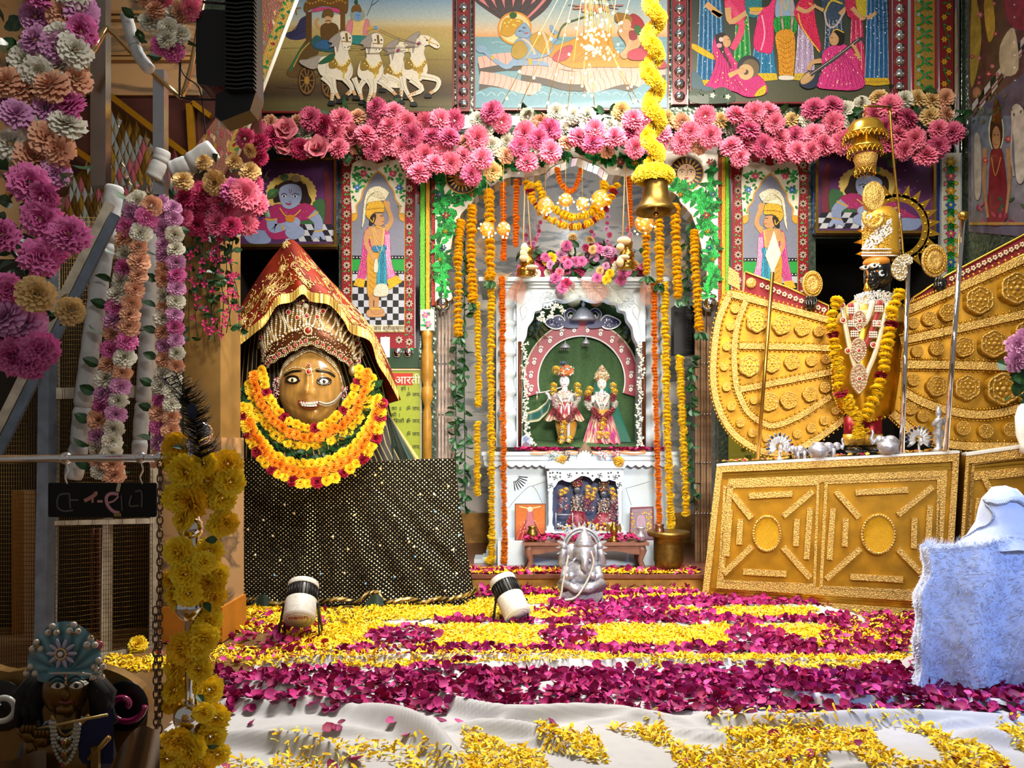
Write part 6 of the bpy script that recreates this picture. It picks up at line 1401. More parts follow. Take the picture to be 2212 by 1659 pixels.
# larger glinting sequins
mb = MB()
for i in range(46):
 x,y = R.uniform(480,1000),R.uniform(1010,1280); vv = (y-992)/317; Yp = lerp(5.16,4.955,vv)-.055
 mb.lathe([(S(2.6,Yp),0),(S(2.6,Yp),.002),(0,.004)],P(x,y,Yp),R.choice(['#ffe2b0','#ffd890','#fff0d0','#6aa8d8']),8,TOCAM)
mb.build('mirror_sequins',M['gem'],e,kind='stuff')
# gold hem rolled at the floor
hem = [(470,1312),(520,1306),(548,1300),(590,1308),(640,1312),(690,1308),(730,1300),(770,1308),(790,1290),(815,1288),(835,1306),(880,1302),(920,1306),(960,1300),(1000,1296),(1030,1280),(1036,1268)]
def hemY(x): return 4.90
q = cr(hem,5,False); mb = MB()
def hf(u,v):
 x,y = interp(q,u); Yb = 4.93-.05*math.sin(x*.05)**2; b_ = P(x,y,Yb); z = max(.006,(HY-y+352)*.0015*0+.006)
 zz = .006+max(0,(1312-y))*.0028
 return Vector((b_.x,Yb-.03*math.sin(v*PI)+.01*math.sin(u*90),zz+.028*v))
mb.grid(hf,110,3,lambda u,v: ['#b8954a','#1a1610','#c8a860','#201a10'][int(u*140+v*2) % 4]); mb.build('gold_hem',M['golda'],e)
for x0,l in ((568,'dark green lining'),(812,'dark green lining')):
 mb = MB(); mb.grid(lambda u,v: Vector((P(x0,0,4.88).x+(u-.5)*.15,4.90-.03*math.sin(u*PI)-.02*v,.012+.075*math.sin(u*PI)*(1-v))),12,5,'#0a2a1c'); mb.build('lining',M['satin'],e,l)
# black and gold striped shawl behind the face
def stripe_mat():
 m = mat('striped_black','#0c0a08',rough=.5); nt = m.node_tree; L = nt.links.new; b = nt.nodes['Principled BSDF']
 uv = nt.nodes.new('ShaderNodeUVMap'); t = nt.nodes.new('ShaderNodeTexWave'); t.inputs['Scale'].default_value = 12; t.inputs['Distortion'].default_value = 1.2; t.inputs['Detail'].default_value = 1
 L(uv.outputs[0],t.inputs[0]); c = nt.nodes.new('ShaderNodeValToRGB'); c.color_ramp.elements[0].position = .86; c.color_ramp.elements[0].color = (*C('#0c0b09'),1); c.color_ramp.elements[1].position = .93; c.color_ramp.elements[1].color = (*C('#a8925c'),1)
 L(t.outputs[0],c.inputs[0]); L(c.outputs[0],b.inputs['Base Color']); return m
M['stripe'] = stripe_mat()
OL = [(600,640,575,690),(640,540,720),(700,512,770),(760,498,800),(830,488,830),(900,478,846),(960,470,862),(1000,464,884)]
OL = [(560,600,660)]+[o if len(o) == 3 else (600,575,690) for o in OL]
mb = MB(); vs = []; uvs = []
for j in range(41):
 y,xl,xr = interp(OL,j/40)
 for i in range(41):
  u = i/40; x = lerp(xl,xr,u); Yp = 5.33-.17*math.sin(u*PI)**.7-.012*math.sin(u*40+y*.02)
  vs.append(P(x,y,Yp)); uvs.append((u*.9 if u < .5 else (1-u)*.9,0.2*y*.00287))
mb.add(vs,[(j*41+i,j*41+i+1,(j+1)*41+i+1,(j+1)*41+i) for j in range(40) for i in range(40)],'#ffffff',True); mb.uv = uvs; mb.build('striped_shawl',M['stripe'],e)
mb = MB(); mb.grid(lambda u,v: P(lerp(838,850,v)+u*lerp(6,62,v),lerp(900,1000,v),5.26+.03*math.sin(u*8)),10,8,lambda u,v: '#b8985a' if u > .86 else '#0b2c20'); mb.build('green_shawl',M['satin'],e)
# lacquered wooden face
M['facewood'] = mat('lacquered_wood','#b58a48',rough=.22,coat=.8,nz=.30,ns=7)
nt = M['facewood'].node_tree
for n_ in nt.nodes:
 if n_.type == 'TEX_NOISE':
  mpn = nt.nodes.new('ShaderNodeMapping'); mpn.inputs['Scale'].default_value = (5,5,.8)
  for l_ in list(n_.inputs['Vector'].links): nt.links.new(l_.from_socket,mpn.inputs[0])
  nt.links.new(mpn.outputs[0],n_.inputs['Vector'])
FC = (670,833,70,90); FYb = 5.06
def faceY(x,y):
 r2 = ((x-FC[0])/FC[2])**2+((y-FC[1])/FC[3])**2
 d = .15*math.sqrt(max(0,1-min(1,r2)))
 g = lambda a,b,sx,sy,h: h*math.exp(-((x-a)/sx)**2-((y-b)/sy)**2)
 d += g(661,846,9,12,.040)+g(665,822,6,26,.022)+g(650,849,6,6,.012)+g(674,849,6,6,.012)
 d += g(632,822,17,10,.010)+g(700,824,17,10,.010)+g(668,874,24,9,.012)+g(670,905,14,10,.016)+g(615,862,16,18,.012)+g(720,862,16,18,.012)
 d += g(632,806,22,6,.010)+g(702,806,22,6,.010)
 return FYb-d
mb = MB(); vs = []; fs = []
NR,NT = 26,64
for i in range(NR+1):
 for k in range(NT):
  a = 2*PI*k/NT; r = i/NR; jaw = 1-.10*max(0,math.sin(a))**3*0
  x = FC[0]+FC[2]*r*math.cos(a)*(1-.10*max(0,math.sin(a))**2); y = FC[1]+FC[3]*r*math.sin(a); vs.append(P(x,y,faceY(x,y)))
fs = [(i*NT+k,i*NT+(k+1) % NT,(i+1)*NT+(k+1) % NT,(i+1)*NT+k) for i in range(NR) for k in range(NT)]
mb.add(vs,fs,'#ffffff',True); mb.build('face',M['facewood'],e)
def onface(x,y,o=.004): return P(x,y,faceY(x,y)-o)
for x,y in ((632,821),(700,824)):
 mb = MB()
 al = [(x+15*math.cos(a),y+8.5*math.sin(a)*(1.0 if math.sin(a) < 0 else .8)) for a in (2*PI*k/24 for k in range(24))]
 mb.tube([onface(*p,.003) for p in al],S(2.2,5),'#0d0a08',5,True)
 mb.add([onface(x,y,.004)]+[onface(x+(px-x)*.96,y+(py-y)*.96,.003) for px,py in al],[(0,k+1,(k+1) % 24+1) for k in range(24)],'#4a300c',True)
 mb.add([onface(x,y,.008)]+[onface(x+(px-x)*.62,y+(py-y)*.66,.006) for px,py in al],[(0,k+1,(k+1) % 24+1) for k in range(24)],'#f0e8d0',True)
 mb.ball(onface(x,y,.007),(S(3.6,5),.004,S(3.8,5)),'#0a0806',10,6); mb.build('eye',M['gem'],e)
for pts in ([(614,812),(630,803),(652,801)],[(682,801),(708,804),(724,814)]): mb = MB(); mb.tube([onface(*p,.004) for p in cr(pts,5,False)],[S(1.5,5)]+[S(2.6,5)]*9+[S(1.2,5)],'#0a0806',6); mb.build('eyebrow',M['black'],e)
for pts in ([(645,866),(656,868),(668,870),(682,869),(692,867)],[(645,868),(654,878),(668,883),(682,880),(692,868)]): mb = MB(); mb.tube([onface(*p,.005) for p in cr(pts,5,False)],S(2.4,5),'#8c3a24',6); mb.build('lip',M['gem'],e)
for r in range(2):
 for k in range(7 if r == 0 else 6):
  x = 652+k*5.4+(2.7 if r else 0); y = 871+(k-3)**2*-.2+r*5.2; mb = MB(); mb.box(onface(x,y,.008),(S(4.8,5),.008,S(5 if r == 0 else 4.6,5))); mb.build('tooth',M['white'],e)
# crown
M['pearl'] = mat('pearls',attr=True,rough=.25,coat=.3,metal=.25)
BT = [(573,800),(585,788),(610,772),(640,756),(668,746),(698,756),(730,775),(755,792),(768,806)]
TP = [(558,748),(562,700),(585,672),(625,652),(660,640),(700,650),(745,678),(772,715),(784,765)]
BTc,TPc = cr(BT,6,False),cr(TP,6,False)
def crown(u,v,o=0):
 b,t = interp(BTc,u),interp(TPc,u); bow = math.sin(v*PI)*.12
 x = lerp(b[0],t[0],v); y = lerp(b[1],t[1],v)
 return P(x,y,4.90+.10*v+.18*(2*u-1)**2-.06*math.sin(v*PI)-o)
ce = MB(); ce.grid(crown,40,20,lambda u,v: '#6a3a20' if .16 < v < .42 else '#7a5a30'); cr_o = ce.build('crown',M['golda'],e)
mb = MB(); PEARL = ['#e0d0b0','#d0b888','#f0e4cc','#b89a64','#e8dcc4']
for k in range(46):                       # fans of pearl strings
 u = .03+.94*k/45
 for i in range(15): mb.bead(crown(u+.02*math.sin(i*.25+k),.44+.52*i/14,.006),S(2.7,5),R.choice(PEARL))
for v,r,n in ((.40,3.6,42),(.17,2.0,60),(.02,1.9,64),(.055,1.7,64),(.99,2.6,54),(.93,2.2,54)):
 for i in range(n): mb.bead(crown(i/(n-1),v+.02*math.sin(i),.008),S(r,5),R.choice(PEARL))
for k in range(120): mb.bead(crown(R.random(),R.uniform(.2,.36),.006),S(1.4,5),R.choice(PEARL))
mb.build('pearl',M['pearl'],cr_o,kind='stuff')
def gemdisc(p,r,col,rim,par,name='ruby'):
 g = MB(); g.lathe([(r*1.35,0),(r*1.35,.004),(r*1.05,.007),(r*1.0,.004)],p,rim,14,TOCAM); g.lathe([(r,.003),(r*.8,.008),(r*.3,.011),(0,.0112)],p,col,12,TOCAM); g.build(name,M['gem'],par)
for i in range(20):
 if i != 10: gemdisc(crown(.035+.93*i/19,.10,.004),S(3.4,5),'#a81430','#d8b8a0',cr_o)
for u,v,r,c in ((.5,.30,7,'#8c2a1c'),(.5,.60,4,'#9c1450'),(.36,.80,4.5,'#a81430'),(.62,.78,4.5,'#a81430'),(.28,.92,4,'#a81430'),(.74,.9,4.5,'#a81430'),(.5,.97,4,'#a81430'),(.42,.62,4,'#a81430'),(.58,.62,4,'#a81430'),(.10,.75,4.5,'#a81430'),(.9,.76,4.5,'#a81430'),(.97,.5,4.5,'#a81430')): gemdisc(crown(u,v,.010),S(r,5),c,'#e0c8a0',cr_o,'gem')
mb = MB(); c0 = crown(.5,.80,.012)
for k in range(12): a = k*PI/6; mb.lathe([(S(3,5),0),(S(3,5),.004),(S(1.6,5),.006)],c0+Vector((S(13,5)*math.cos(a),0,S(13,5)*math.sin(a))),'#8c2a30' if k % 2 else '#d8b888',10,TOCAM)
mb.lathe([(S(6,5),0),(S(6,5),.006),(S(3,5),.012)],c0,'#e8dcc0',14,TOCAM); mb.build('rosette',M['gem'],cr_o)
# strings on the forehead, nose chain and earrings
mb = MB()
for o in range(4):
 ar = cr([(600+o*2,835-o*8),(606+o*3,805-o*7),(625+o*3,783-o*6),(650,766-o*5),(668,758-o*4),(690,766-o*5),(716-o*3,786-o*6),(734-o*3,810-o*7),(742-o*2,840-o*8)],8,False)
 for p in ar: mb.bead(onface(p[0],p[1],.012-o*.0),S(2.1,5),R.choice(PEARL))
for p in cr([(614,805),(632,794),(655,796),(668,806),(682,796),(704,794),(722,804)],7,False): mb.bead(onface(*p,.008),S(1.6,5),R.choice(PEARL))
for p in cr([(690,868),(705,872),(722,866),(738,848)],9,False): mb.bead(onface(*p,.010),S(2,5),'#d0d0c8'); mb.bead(onface(p[0],p[1]+5,.010),S(1.6,5),'#b8b0a0')
for i in range(90): mb.bead(P(744+R.uniform(-6,8),R.uniform(835,905),4.98),S(1.9,5),R.choice(['#c8a0a0','#a0404c','#e0d8d0','#b8b8c0']))
for i in range(60): mb.bead(P(598+R.uniform(-8,4),R.uniform(815,860),4.99),S(1.9,5),R.choice(['#c8a0a0','#a0404c','#e0d8d0','#b8b8c0']))
mb.build('face_jewellery',M['pearl'],e,kind='stuff')
gemdisc(onface(667,803,.008),S(5,5),'#a82428','#e0c8a0',e,'bindi'); gemdisc(onface(667,789,.010),S(3.4,5),'#a82428','#e0c8a0',e,'bindi')
for x in (566,762):
 mb = MB(); mb.ball(P(x,800,4.97),(S(9,5),.02,S(13,5)),'#8c7240',14,8); mb.ball(P(x,800,4.955),(S(5,5),.015,S(8,5)),'#d8c8a8',12,7); mb.build('ear_ornament',M['golda'],e)
# red veil
OUT = [(476,848),(480,800),(490,745),(508,690),(532,640),(565,588),(600,542),(627,517),(655,538),(700,590),(745,638),(790,690),(822,742),(846,800),(866,864)]
HEM = [(480,838),(488,800),(503,751),(541,716),(574,688),(598,650),(630,641),(654,624),(672,640),(712,648),(742,681),(758,708),(799,726),(815,773),(840,813),(862,856)]
OUc,HEc = cr(OUT,6,False),cr(HEM,6,False)
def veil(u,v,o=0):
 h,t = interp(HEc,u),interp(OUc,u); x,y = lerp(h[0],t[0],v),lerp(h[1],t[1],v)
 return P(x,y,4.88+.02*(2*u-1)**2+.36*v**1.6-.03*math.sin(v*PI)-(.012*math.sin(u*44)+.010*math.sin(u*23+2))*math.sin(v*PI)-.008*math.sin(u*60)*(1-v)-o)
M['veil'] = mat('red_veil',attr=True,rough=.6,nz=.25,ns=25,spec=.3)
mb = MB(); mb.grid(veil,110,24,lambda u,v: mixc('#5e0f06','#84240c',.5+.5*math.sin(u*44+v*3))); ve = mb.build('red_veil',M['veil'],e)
def back(u,v):
 t = interp(OUc,u); return P(lerp(t[0],665,v*.5),t[1]+30*v,5.24+.35*v)
mb = MB(); mb.grid(back,60,6,'#6a1a0e'); mb.build('veil_back',M['veil'],e)
mb = MB()
def frg(u,v):
 h = interp(HEc,u); p = veil(u,0,.006+.006*(int(u*200) % 2)); return p+Vector((0,0,S(9,5)-S(20,5)*v))
mb.grid(frg,200,3,lambda u,v: ['#c8a24a','#a07a2c','#dcc070'][int(u*200) % 3]); mb.build('gold_fringe',M['golda'],ve)
mb = MB()
def curl(u0,v0,s,turns,a0,sg):
 pts = []
 for k in range(14):
  t = k/13; r = s*(1-t)*1.0+.06*s; a = a0+sg*t*turns*2*PI; pts.append((u0+r*math.cos(a)/330,min(.97,max(.08,v0+r*math.sin(a)/125))))
 mb.tube([veil(min(.99,max(.01,q_[0])),q_[1],.005) for q_ in pts],S(1.05,5),R.choice(['#c8a05a','#d8b878','#b8904a']),4)
for i in range(105): curl(R.uniform(.10,.9),R.uniform(.18,.92),R.uniform(6,13),R.uniform(.6,1.5),R.uniform(0,6.3),R.choice((-1,1)))
for i in range(60):
 u0,v0 = R.uniform(.08,.92),R.uniform(.12,.9); a = R.uniform(0,6.3)
 mb.tube([veil(u0+.03*t*math.cos(a),min(.97,max(.06,v0+.2*t*math.sin(a)+.03*math.sin(t*9))),.005) for t in (0,.2,.4,.6,.8,1)],S(1.2,5),'#c8a05a',4)
for i in range(160): mb.ball(veil(R.uniform(.08,.92),R.uniform(.1,.95),.005),(S(2.2,5),.003,S(1.5,5)),R.choice(['#d8b878','#e8d4a0','#b8904a']),6,4)
mb.build('gold_embroidery',M['golda'],ve,kind='stuff')
for u,v in ((.47,.93),(.22,.55),(.34,.42),(.62,.55),(.70,.40),(.14,.6),(.80,.5),(.42,.6)):
 mb = MB(); c0 = veil(u,v,.008)
 for k in range(14): a = k*2*PI/14; mb.ball(c0+Vector((S(7,5)*math.cos(a),-.002,S(7,5)*math.sin(a))),(S(4.5,5),.004,S(1.6,5)),'#d8b46c',6,4,Matrix.Rotation(-a,3,'Y'))
 mb.ball(c0,(S(4,5),.008,S(4,5)),'#e0c890',10,6); mb.build('embroidered_flower',M['golda'],ve)
# garlands round the neck
def gpaths(base,offs): return [[(668+(x-668)*k,800+(y-800)*m_+d) for x,y in base] for k,m_,d in offs]
def neck_garland(label,rows,Yf):
 g = thing('flower_garland',label,'garland',P(665,1000,Yf))
 for path,key,r,dy in rows:
  q = cr(path,8,False); L = sum(math.dist(a,b) for a,b in zip(q,q[1:])); n = int(L/(r*1.15))
  for i in range(n):
   x,y = interp(q,i/(n-1)); k = key[i % len(key)] if isinstance(key,list) else key
   put(k,g,P(x+R.uniform(-2,2),y+R.uniform(-2,2),Yf-dy),S(r,Yf),(0,-1,.1),jit=.5)
 return g
B1 = [(566,800),(578,850),(610,897),(665,926),(724,902),(760,856),(776,800)]
B2 = [(548,812),(562,866),(600,916),(664,946),(738,918),(778,866),(792,806)]
B3 = [(538,830),(552,885),(594,938),(664,965),(746,936),(790,878),(802,818)]
B4 = [(528,850),(544,908),(590,960),(663,984),(752,952),(800,892),(810,840)]
B5 = [(534,880),(552,935),(596,985),(664,1004),(748,976),(800,915),(814,860)]
B6 = [(538,912),(560,960),(602,1004),(664,1024),(744,1000),(796,944),(816,884)]
B7 = [(524,880),(532,925),(556,975),(600,1022),(666,1044),(742,1022),(794,976),(820,915),(824,870)]
neck_garland('inner yellow and orange marigold garland round the wooden face',[(B1,['mari','mari','mari','mari','red'],11,.03),(B2,'orange',12,.04),(B3,['mari','lemon','mari'],11,.02)],4.84)
g = thing('leaf_garland','dark green leaf garland between the two marigold garlands','garland',P(664,990,4.85))
q = cr(B4,10,False)
for i in range(150):
 x,y = interp(q,R.random()); putleaf(g,P(x+R.uniform(-5,5),y+R.uniform(-6,6),4.83),S(24,4.8),(R.uniform(-1,1),-.25,R.uniform(-1,1)))
neck_garland('outer orange and yellow marigold garland with red roses on the sequinned drape',[(B5,['mari','lemon','mari'],12,.02),(B6,'orange',13,.03),(B7,['mari','lemon','red'],13,.03)],4.82)

# ---------------------------------------------------------------- golden throne: cabinet, wings, figure
CYF = PY(1545,5.2,2070,4.62)
def quadmap(tl,tr,br,bl):
 def f(a,b):
  t = (lerp(tl[0],tr[0],a),lerp(tl[1],tr[1],a)); d = (lerp(bl[0],br[0],a),lerp(bl[1],br[1],a)); return (lerp(t[0],d[0],b),lerp(t[1],d[1],b))
 return f
def cab(label,tl,tr,br,bl,panels,base):
 e = thing('gold_cabinet',label,'cabinet',base); Q = quadmap(tl,tr,br,bl)
 def W(p,o=0.): return P(p[0],p[1],CYF(p[0])-o)
 nrm = (W((tl[0]+100,tl[1]))-W(tl)).cross(Vector((0,0,1))).normalized()
 if nrm.y > 0: nrm = -nrm
 def ring(name,m,q,a0,b0,a1,b1,wa,wb,o,th,par=e):
  mb = MB()
  for (x0,y0,x1,y1) in ((a0,b0,a1,b0+wb),(a0,b1-wb,a1,b1),(a0,b0+wb,a0+wa,b1-wb),(a1-wa,b0+wb,a1,b1-wb)):
   mb.prism([W(q(x0,y0))+nrm*o,W(q(x1,y0))+nrm*o,W(q(x1,y1))+nrm*o,W(q(x0,y1))+nrm*o],-nrm*th)
  return mb.build(name,m,par)
 mb = MB(); c4 = [W(Q(*p)) for p in ((0,0),(1,0),(1,1),(0,1))]; mb.prism(c4,-nrm*.42); mb.build('body',M['gold'],e)
 ring('outer_border',M['goldbraid'],Q,0,0,1,1,.026,.05,.03,.03); ring('inner_border',M['goldbraid'],Q,.052,.10,.955,.90,.026,.05,.018,.018)
 for c_ in ((.03,.058,.97,.10),(.03,.90,.97,.945)):
  mb = MB()
  for k in range(4):
   b0 = lerp(c_[1],c_[3],k/4); mb.prism([W(Q(c_[0],b0+.002))+nrm*(.004+.004*(k % 2)),W(Q(c_[2],b0+.002))+nrm*(.004+.004*(k % 2)),W(Q(c_[2],b0+.009))+nrm*(.004+.004*(k % 2)),W(Q(c_[0],b0+.009))+nrm*(.004+.004*(k % 2))],-nrm*.01)
  mb.build('moulding',M['goldmet'],e)
 mb = MB(); mb.prism([c+nrm*.035+Vector((0,0,.012)) for c in (W(Q(0,0)),W(Q(1,0)))]+[c-nrm*.44+Vector((0,0,.012)) for c in (W(Q(1,0)),W(Q(0,0)))],(0,0,-.014)); mb.build('white_top',M['white'],e)
 for pq in panels:
  D = quadmap(*pq); pe = MB(); pe.prism([W(D(*p))+nrm*.004 for p in ((0,0),(1,0),(1,1),(0,1))],-nrm*.01); pan = pe.build('door_panel',M['gold'],e)
  ring('panel_border',M['goldbraid'],D,-.03,-.03,1.03,1.03,.03,.03,.018,.02,pan)
  def bar_(a,b,w_):
   pa,pb = D(*a),D(*b); dx,dy = pb[0]-pa[0],pb[1]-pa[1]; l = math.hypot(dx,dy); nx,ny = -dy/l*w_,dx/l*w_
   mb = MB(); mb.prism([W(p)+nrm*.032 for p in ((pa[0]+nx,pa[1]+ny),(pb[0]+nx,pb[1]+ny),(pb[0]-nx,pb[1]-ny),(pa[0]-nx,pa[1]-ny))],-nrm*.034); mb.build('gold_bar',M['goldbraid'],pan)
  for a,b in (((.26,.09),(.74,.08)),((.24,.90),(.71,.91)),((.08,.07),(.30,.33)),((.96,.06),(.65,.31)),((.03,.93),(.32,.63)),((.97,.94),(.66,.63)),((.06,.24),(.05,.74)),((.18,.34),(.18,.61)),((.80,.34),(.80,.62)),((.94,.23),(.92,.75))): bar_(a,b,6.2)
  cx_,cy_ = D(.48,.49); rx = abs(D(.64,.5)[0]-cx_); ry = abs(D(.5,.685)[1]-cy_)
  mb = MB(); el = [(cx_+rx*math.cos(t),cy_+ry*math.sin(t)) for t in (2*PI*k/36 for k in range(36))]
  mb.prism([W(p)+nrm*.034 for p in el],-nrm*.035); ds = mb.build('disc',mat('gold_glitter','#d8a418',rough=.35,metal=.5,nz=.5,ns=400,bump=.8,bs=420,bt='voronoi') if 'gg' not in M else M['gg'],pan); M['gg'] = ds.data.materials[0]
  mb = MB()
  for k in range(40): t = 2*PI*k/40; mb.bead(W((cx_+rx*.92*math.cos(t),cy_+ry*.92*math.sin(t)))+nrm*.034,.010,'#ffffff')
  mb.build('bead_rim',M['goldbraid'],ds,kind='stuff')
 return e
ztl = lambda L: [(1480+x/3.016,940+y/3.016) for x,y in L]
cab('large gold-foil cabinet with bars and discs under the dark-faced figure',(1550,1006),(2072,978),(2050,1338),(1517,1297),[ztl([(270,345),(858,325),(835,965),(235,940)]),ztl([(930,318),(1640,290),(1630,1010),(898,978)])],FL(1780,1315))
cab('gold-foil cabinet cut off by the picture edge behind the cotton figure',(2086,984),(2340,948),(2320,1450),(2064,1342),[[(2105,1004),(2320,975),(2300,1400),(2085,1305)]],FL(2150,1370))
# wings
WYF = PY(1540,5.40,2212,4.78)
def W(x,y,o=0.): return P(x,y,WYF(x)-o)
zr = lambda L: [(1500+x/3.107,500+y/3.107) for x,y in L]
def plate(name,pts,o,th,m,par,smooth=True):
 q = cr(pts,4) if smooth else pts; mb = MB(); mb.prism([W(x,y,o) for x,y in q],(0,th,0)); return mb.build(name,m,par)
def braid(par,pts,w_,o=.022,smooth=True):
 q = cr(pts,5,False) if len(pts) > 2 and smooth else pts; m_ = len(q); L = []; Rr = []
 for i in range(m_):
  a,b = q[max(i-1,0)],q[min(i+1,m_-1)]; dx,dy = b[0]-a[0],b[1]-a[1]; l = math.hypot(dx,dy) or 1
  L.append((q[i][0]-dy/l*w_/2,q[i][1]+dx/l*w_/2)); Rr.append((q[i][0]+dy/l*w_/2,q[i][1]-dx/l*w_/2))
 mb = MB()
 fr = [W(*p,o) for p in L+Rr]; bk_ = [W(*p,0) for p in L+Rr]; n = 2*m_
 mb.add(fr+bk_,[(i,i+1,m_+i+1,m_+i) for i in range(m_-1)]+[(i,i+1,n+i+1,n+i) for i in range(m_-1)]+[(m_+i,m_+i+1,n+m_+i+1,n+m_+i) for i in range(m_-1)]); mb.build('braid_band',M['goldbraid'],par)
 mb = MB()
 ln = sum(math.dist(a,b) for a,b in zip(q,q[1:]))
 for i in range(int(ln/9)):
  t = (i+.5)/int(ln/9); a = interp(L,t); b = interp(Rr,t); mb.bead(W(a[0]+(a[0]-b[0])*.22,a[1]+(a[1]-b[1])*.22,.008),.009); mb.bead(W(b[0]+(b[0]-a[0])*.22,b[1]+(b[1]-a[1])*.22,.008),.009)
 mb.build('edge_beads',M['goldmet'],par,kind='stuff')
def medal(par,x,y,r,lobes=0):
 mb = MB(); Yc = WYF(x); s = S(r,Yc); c = W(x,y); rt = Matrix.Rotation(-.16,3,'Z')@TOCAM
 n = 40; out = []
 for k in range(n):
  a = 2*PI*k/n; rr = 1+(.12*abs(math.sin(a*lobes/2)) if lobes else 0); out.append(rt@Vector((s*rr*math.cos(a)*.96,s*rr*math.sin(a),0)))
 nz = rt@Vector((0,0,1)); h = .03+s*.25
 mb.prism([c+o_+nz*h for o_ in out],-nz*h)
 kn = mb.build('medallion',M['gold'],par)
 mb = MB(); top = c+nz*h
 mb.tube([top+o_*.9 for o_ in out],s*.08,'#ffffff',5,True); mb.tube([top+o_*.62 for o_ in out],s*.06,'#ffffff',5,True)
 for k in range(8): a = k*PI/4; mb.ball(top+rt@Vector((s*.76*math.cos(a),s*.76*math.sin(a),0)),s*.12,n=6,m=4)
 for k in range(6): a = k*PI/3; mb.ball(top+rt@Vector((s*.38*math.cos(a),s*.38*math.sin(a),0)),s*.13,n=6,m=4)
 mb.ball(top,s*.18,n=8,m=5); mb.build('filigree',M['goldbraid'],kn)
e = thing('gold_wing','golden wing of braided bands and medallions beside the folding gate','throne wing',P(1680,985,5.4))
plate('wing_plate',[(1576,627),(1551,687),(1539,757),(1537,822),(1548,880),(1571,928),(1606,960),(1654,983),(1710,982),(1770,950),(1822,906),(1806,860),(1796,780),(1790,690),(1690,660)],0,.05,M['gold'],e)
for pts,w_ in (([(1578,632),(1553,690),(1543,757),(1541,822),(1552,878),(1575,924),(1608,955),(1654,976),(1705,976),(1765,948),(1822,906)],13),([(1611,651),(1593,700),(1586,757),(1589,822),(1600,860),(1619,893),(1651,915),(1680,918),(1732,896),(1795,856)],12),([(1576,634),(1690,664),(1800,694)],14),([(1597,747),(1700,749),(1800,752)],13),([(1595,842),(1700,822),(1800,802)],13)): braid(e,pts,w_)
for x,y,r,lb in [(270,525,30,0),(240,640,30,0),(215,775,30,0),(197,910,28,0),(213,1045,30,0),(245,1175,30,0),(305,1285,30,0),(385,1350,30,0),(480,1385,28,0),(585,1395,28,0),(685,1360,30,0),(780,1320,32,0),(865,1270,30,0),(940,1205,26,0),(415,610,66,6),(580,635,58,5),(720,655,48,5),(828,675,36,0),(365,905,66,6),(515,890,56,6),(650,880,48,5),(780,870,38,0),(876,860,32,0),(500,1145,58,5),(630,1135,54,5),(770,1095,46,5),(870,1050,36,0),(395,1135,26,0)]: medal(e,1500+x/3.107,500+y/3.107,r/3.107,lb)
e = thing('gold_wing','golden wing of braided bands and medallions reaching the picture edge','throne wing',P(2060,968,4.9))
plate('wing_plate',[(1955,668),(2080,618),(2340,500),(2340,985),(2080,972),(2010,955),(1930,900),(1945,800)],0,.05,M['gold'],e,False)
for pts,w_ in (([(1955,672),(2060,626),(2340,502)],18),([(1945,736),(2060,712),(2340,650)],17),([(1945,787),(2080,789),(2340,797)],17),([(1950,845),(2015,877),(2111,896),(2198,883),(2340,840)],17),([(1928,892),(1970,930),(2015,950),(2079,963),(2212,965),(2340,970)],17)): braid(e,pts,w_)
for x,y,r,lb in [(1460,620,38,0),(1565,590,48,0),(1690,550,56,5),(1895,470,86,6),(2140,390,98,6),(1485,810,38,0),(1615,790,46,0),(1795,780,62,5),(1990,760,84,6),(2220,690,84,6),(1462,1000,40,0),(1615,1040,64,5),(1815,1050,78,6),(2050,1060,100,6),(1440,1190,42,0),(1525,1240,40,0),(1790,1320,48,0),(1940,1340,48,0),(2105,1330,48,0),(2260,1090,90,6)]: medal(e,1500+x/3.107,500+y/3.107,r/3.107,lb)
# red velvet rails with white motifs
def rail(label,pts,motif,disc):
 e = thing('velvet_rail',label,'throne rail',W(pts[0][0],pts[-1][1]))
 mb = MB(); mb.prism([W(x,y,-.03) for x,y in pts],(0,.04,0)); mb.build('velvet',mat('red_velvet','#7c0c1c',rough=.8,sheen=.5),e)
 mb = MB(); mb.tube([W(x,y,-.025) for x,y in pts],S(2.6,5),n=6,closed=True); mb.build('gold_edge',M['goldmet'],e)
 n = int(math.dist(*motif)/13)
 for i in range(n):
  x,y = interp(motif,(i+.5)/n); mb = MB()
  for k in range(5): a = k*2*PI/5; mb.ball(W(x+3.6*math.cos(a),y+3.6*math.sin(a),-.022),(S(2.6,5),.006,S(2.6,5)),'#d8c8a8',6,4)
  mb.build('white_motif',M['pearl'],e)
 if disc:
  mb = MB(); mb.lathe([(S(12,5),0),(S(12,5),.014),(S(8,5),.02),(S(4,5),.016),(0,.03)],W(*disc,-.03),n=24,M=TOCAM); mb.build('round_boss',M['goldbraid'],e)
rail('short red velvet rail with white motifs above the left golden wing',[(1610,587),(1700,620),(1790,660),(1790,690),(1700,664),(1606,634)],[(1640,614),(1786,672)],(1622,612))
rail('long red velvet rail with white motifs above the right golden wing',[(1975,642),(2047,594),(2212,507),(2340,440),(2340,490),(2080,612),(1965,664)],[(2050,605),(2320,474)],None)
mb = MB(); mb.prism([W(x,y,-.04) for x,y in ((1574,575),(1596,590),(1598,626),(1572,612))],(0,.02,0)); mb.build('gold_tile',M['goldbraid'],None,'square gold tile at the tip of the left golden wing','ornament')
M['skinblack'] = mat('black_stone','#0b0b0d',rough=.22,coat=.4)
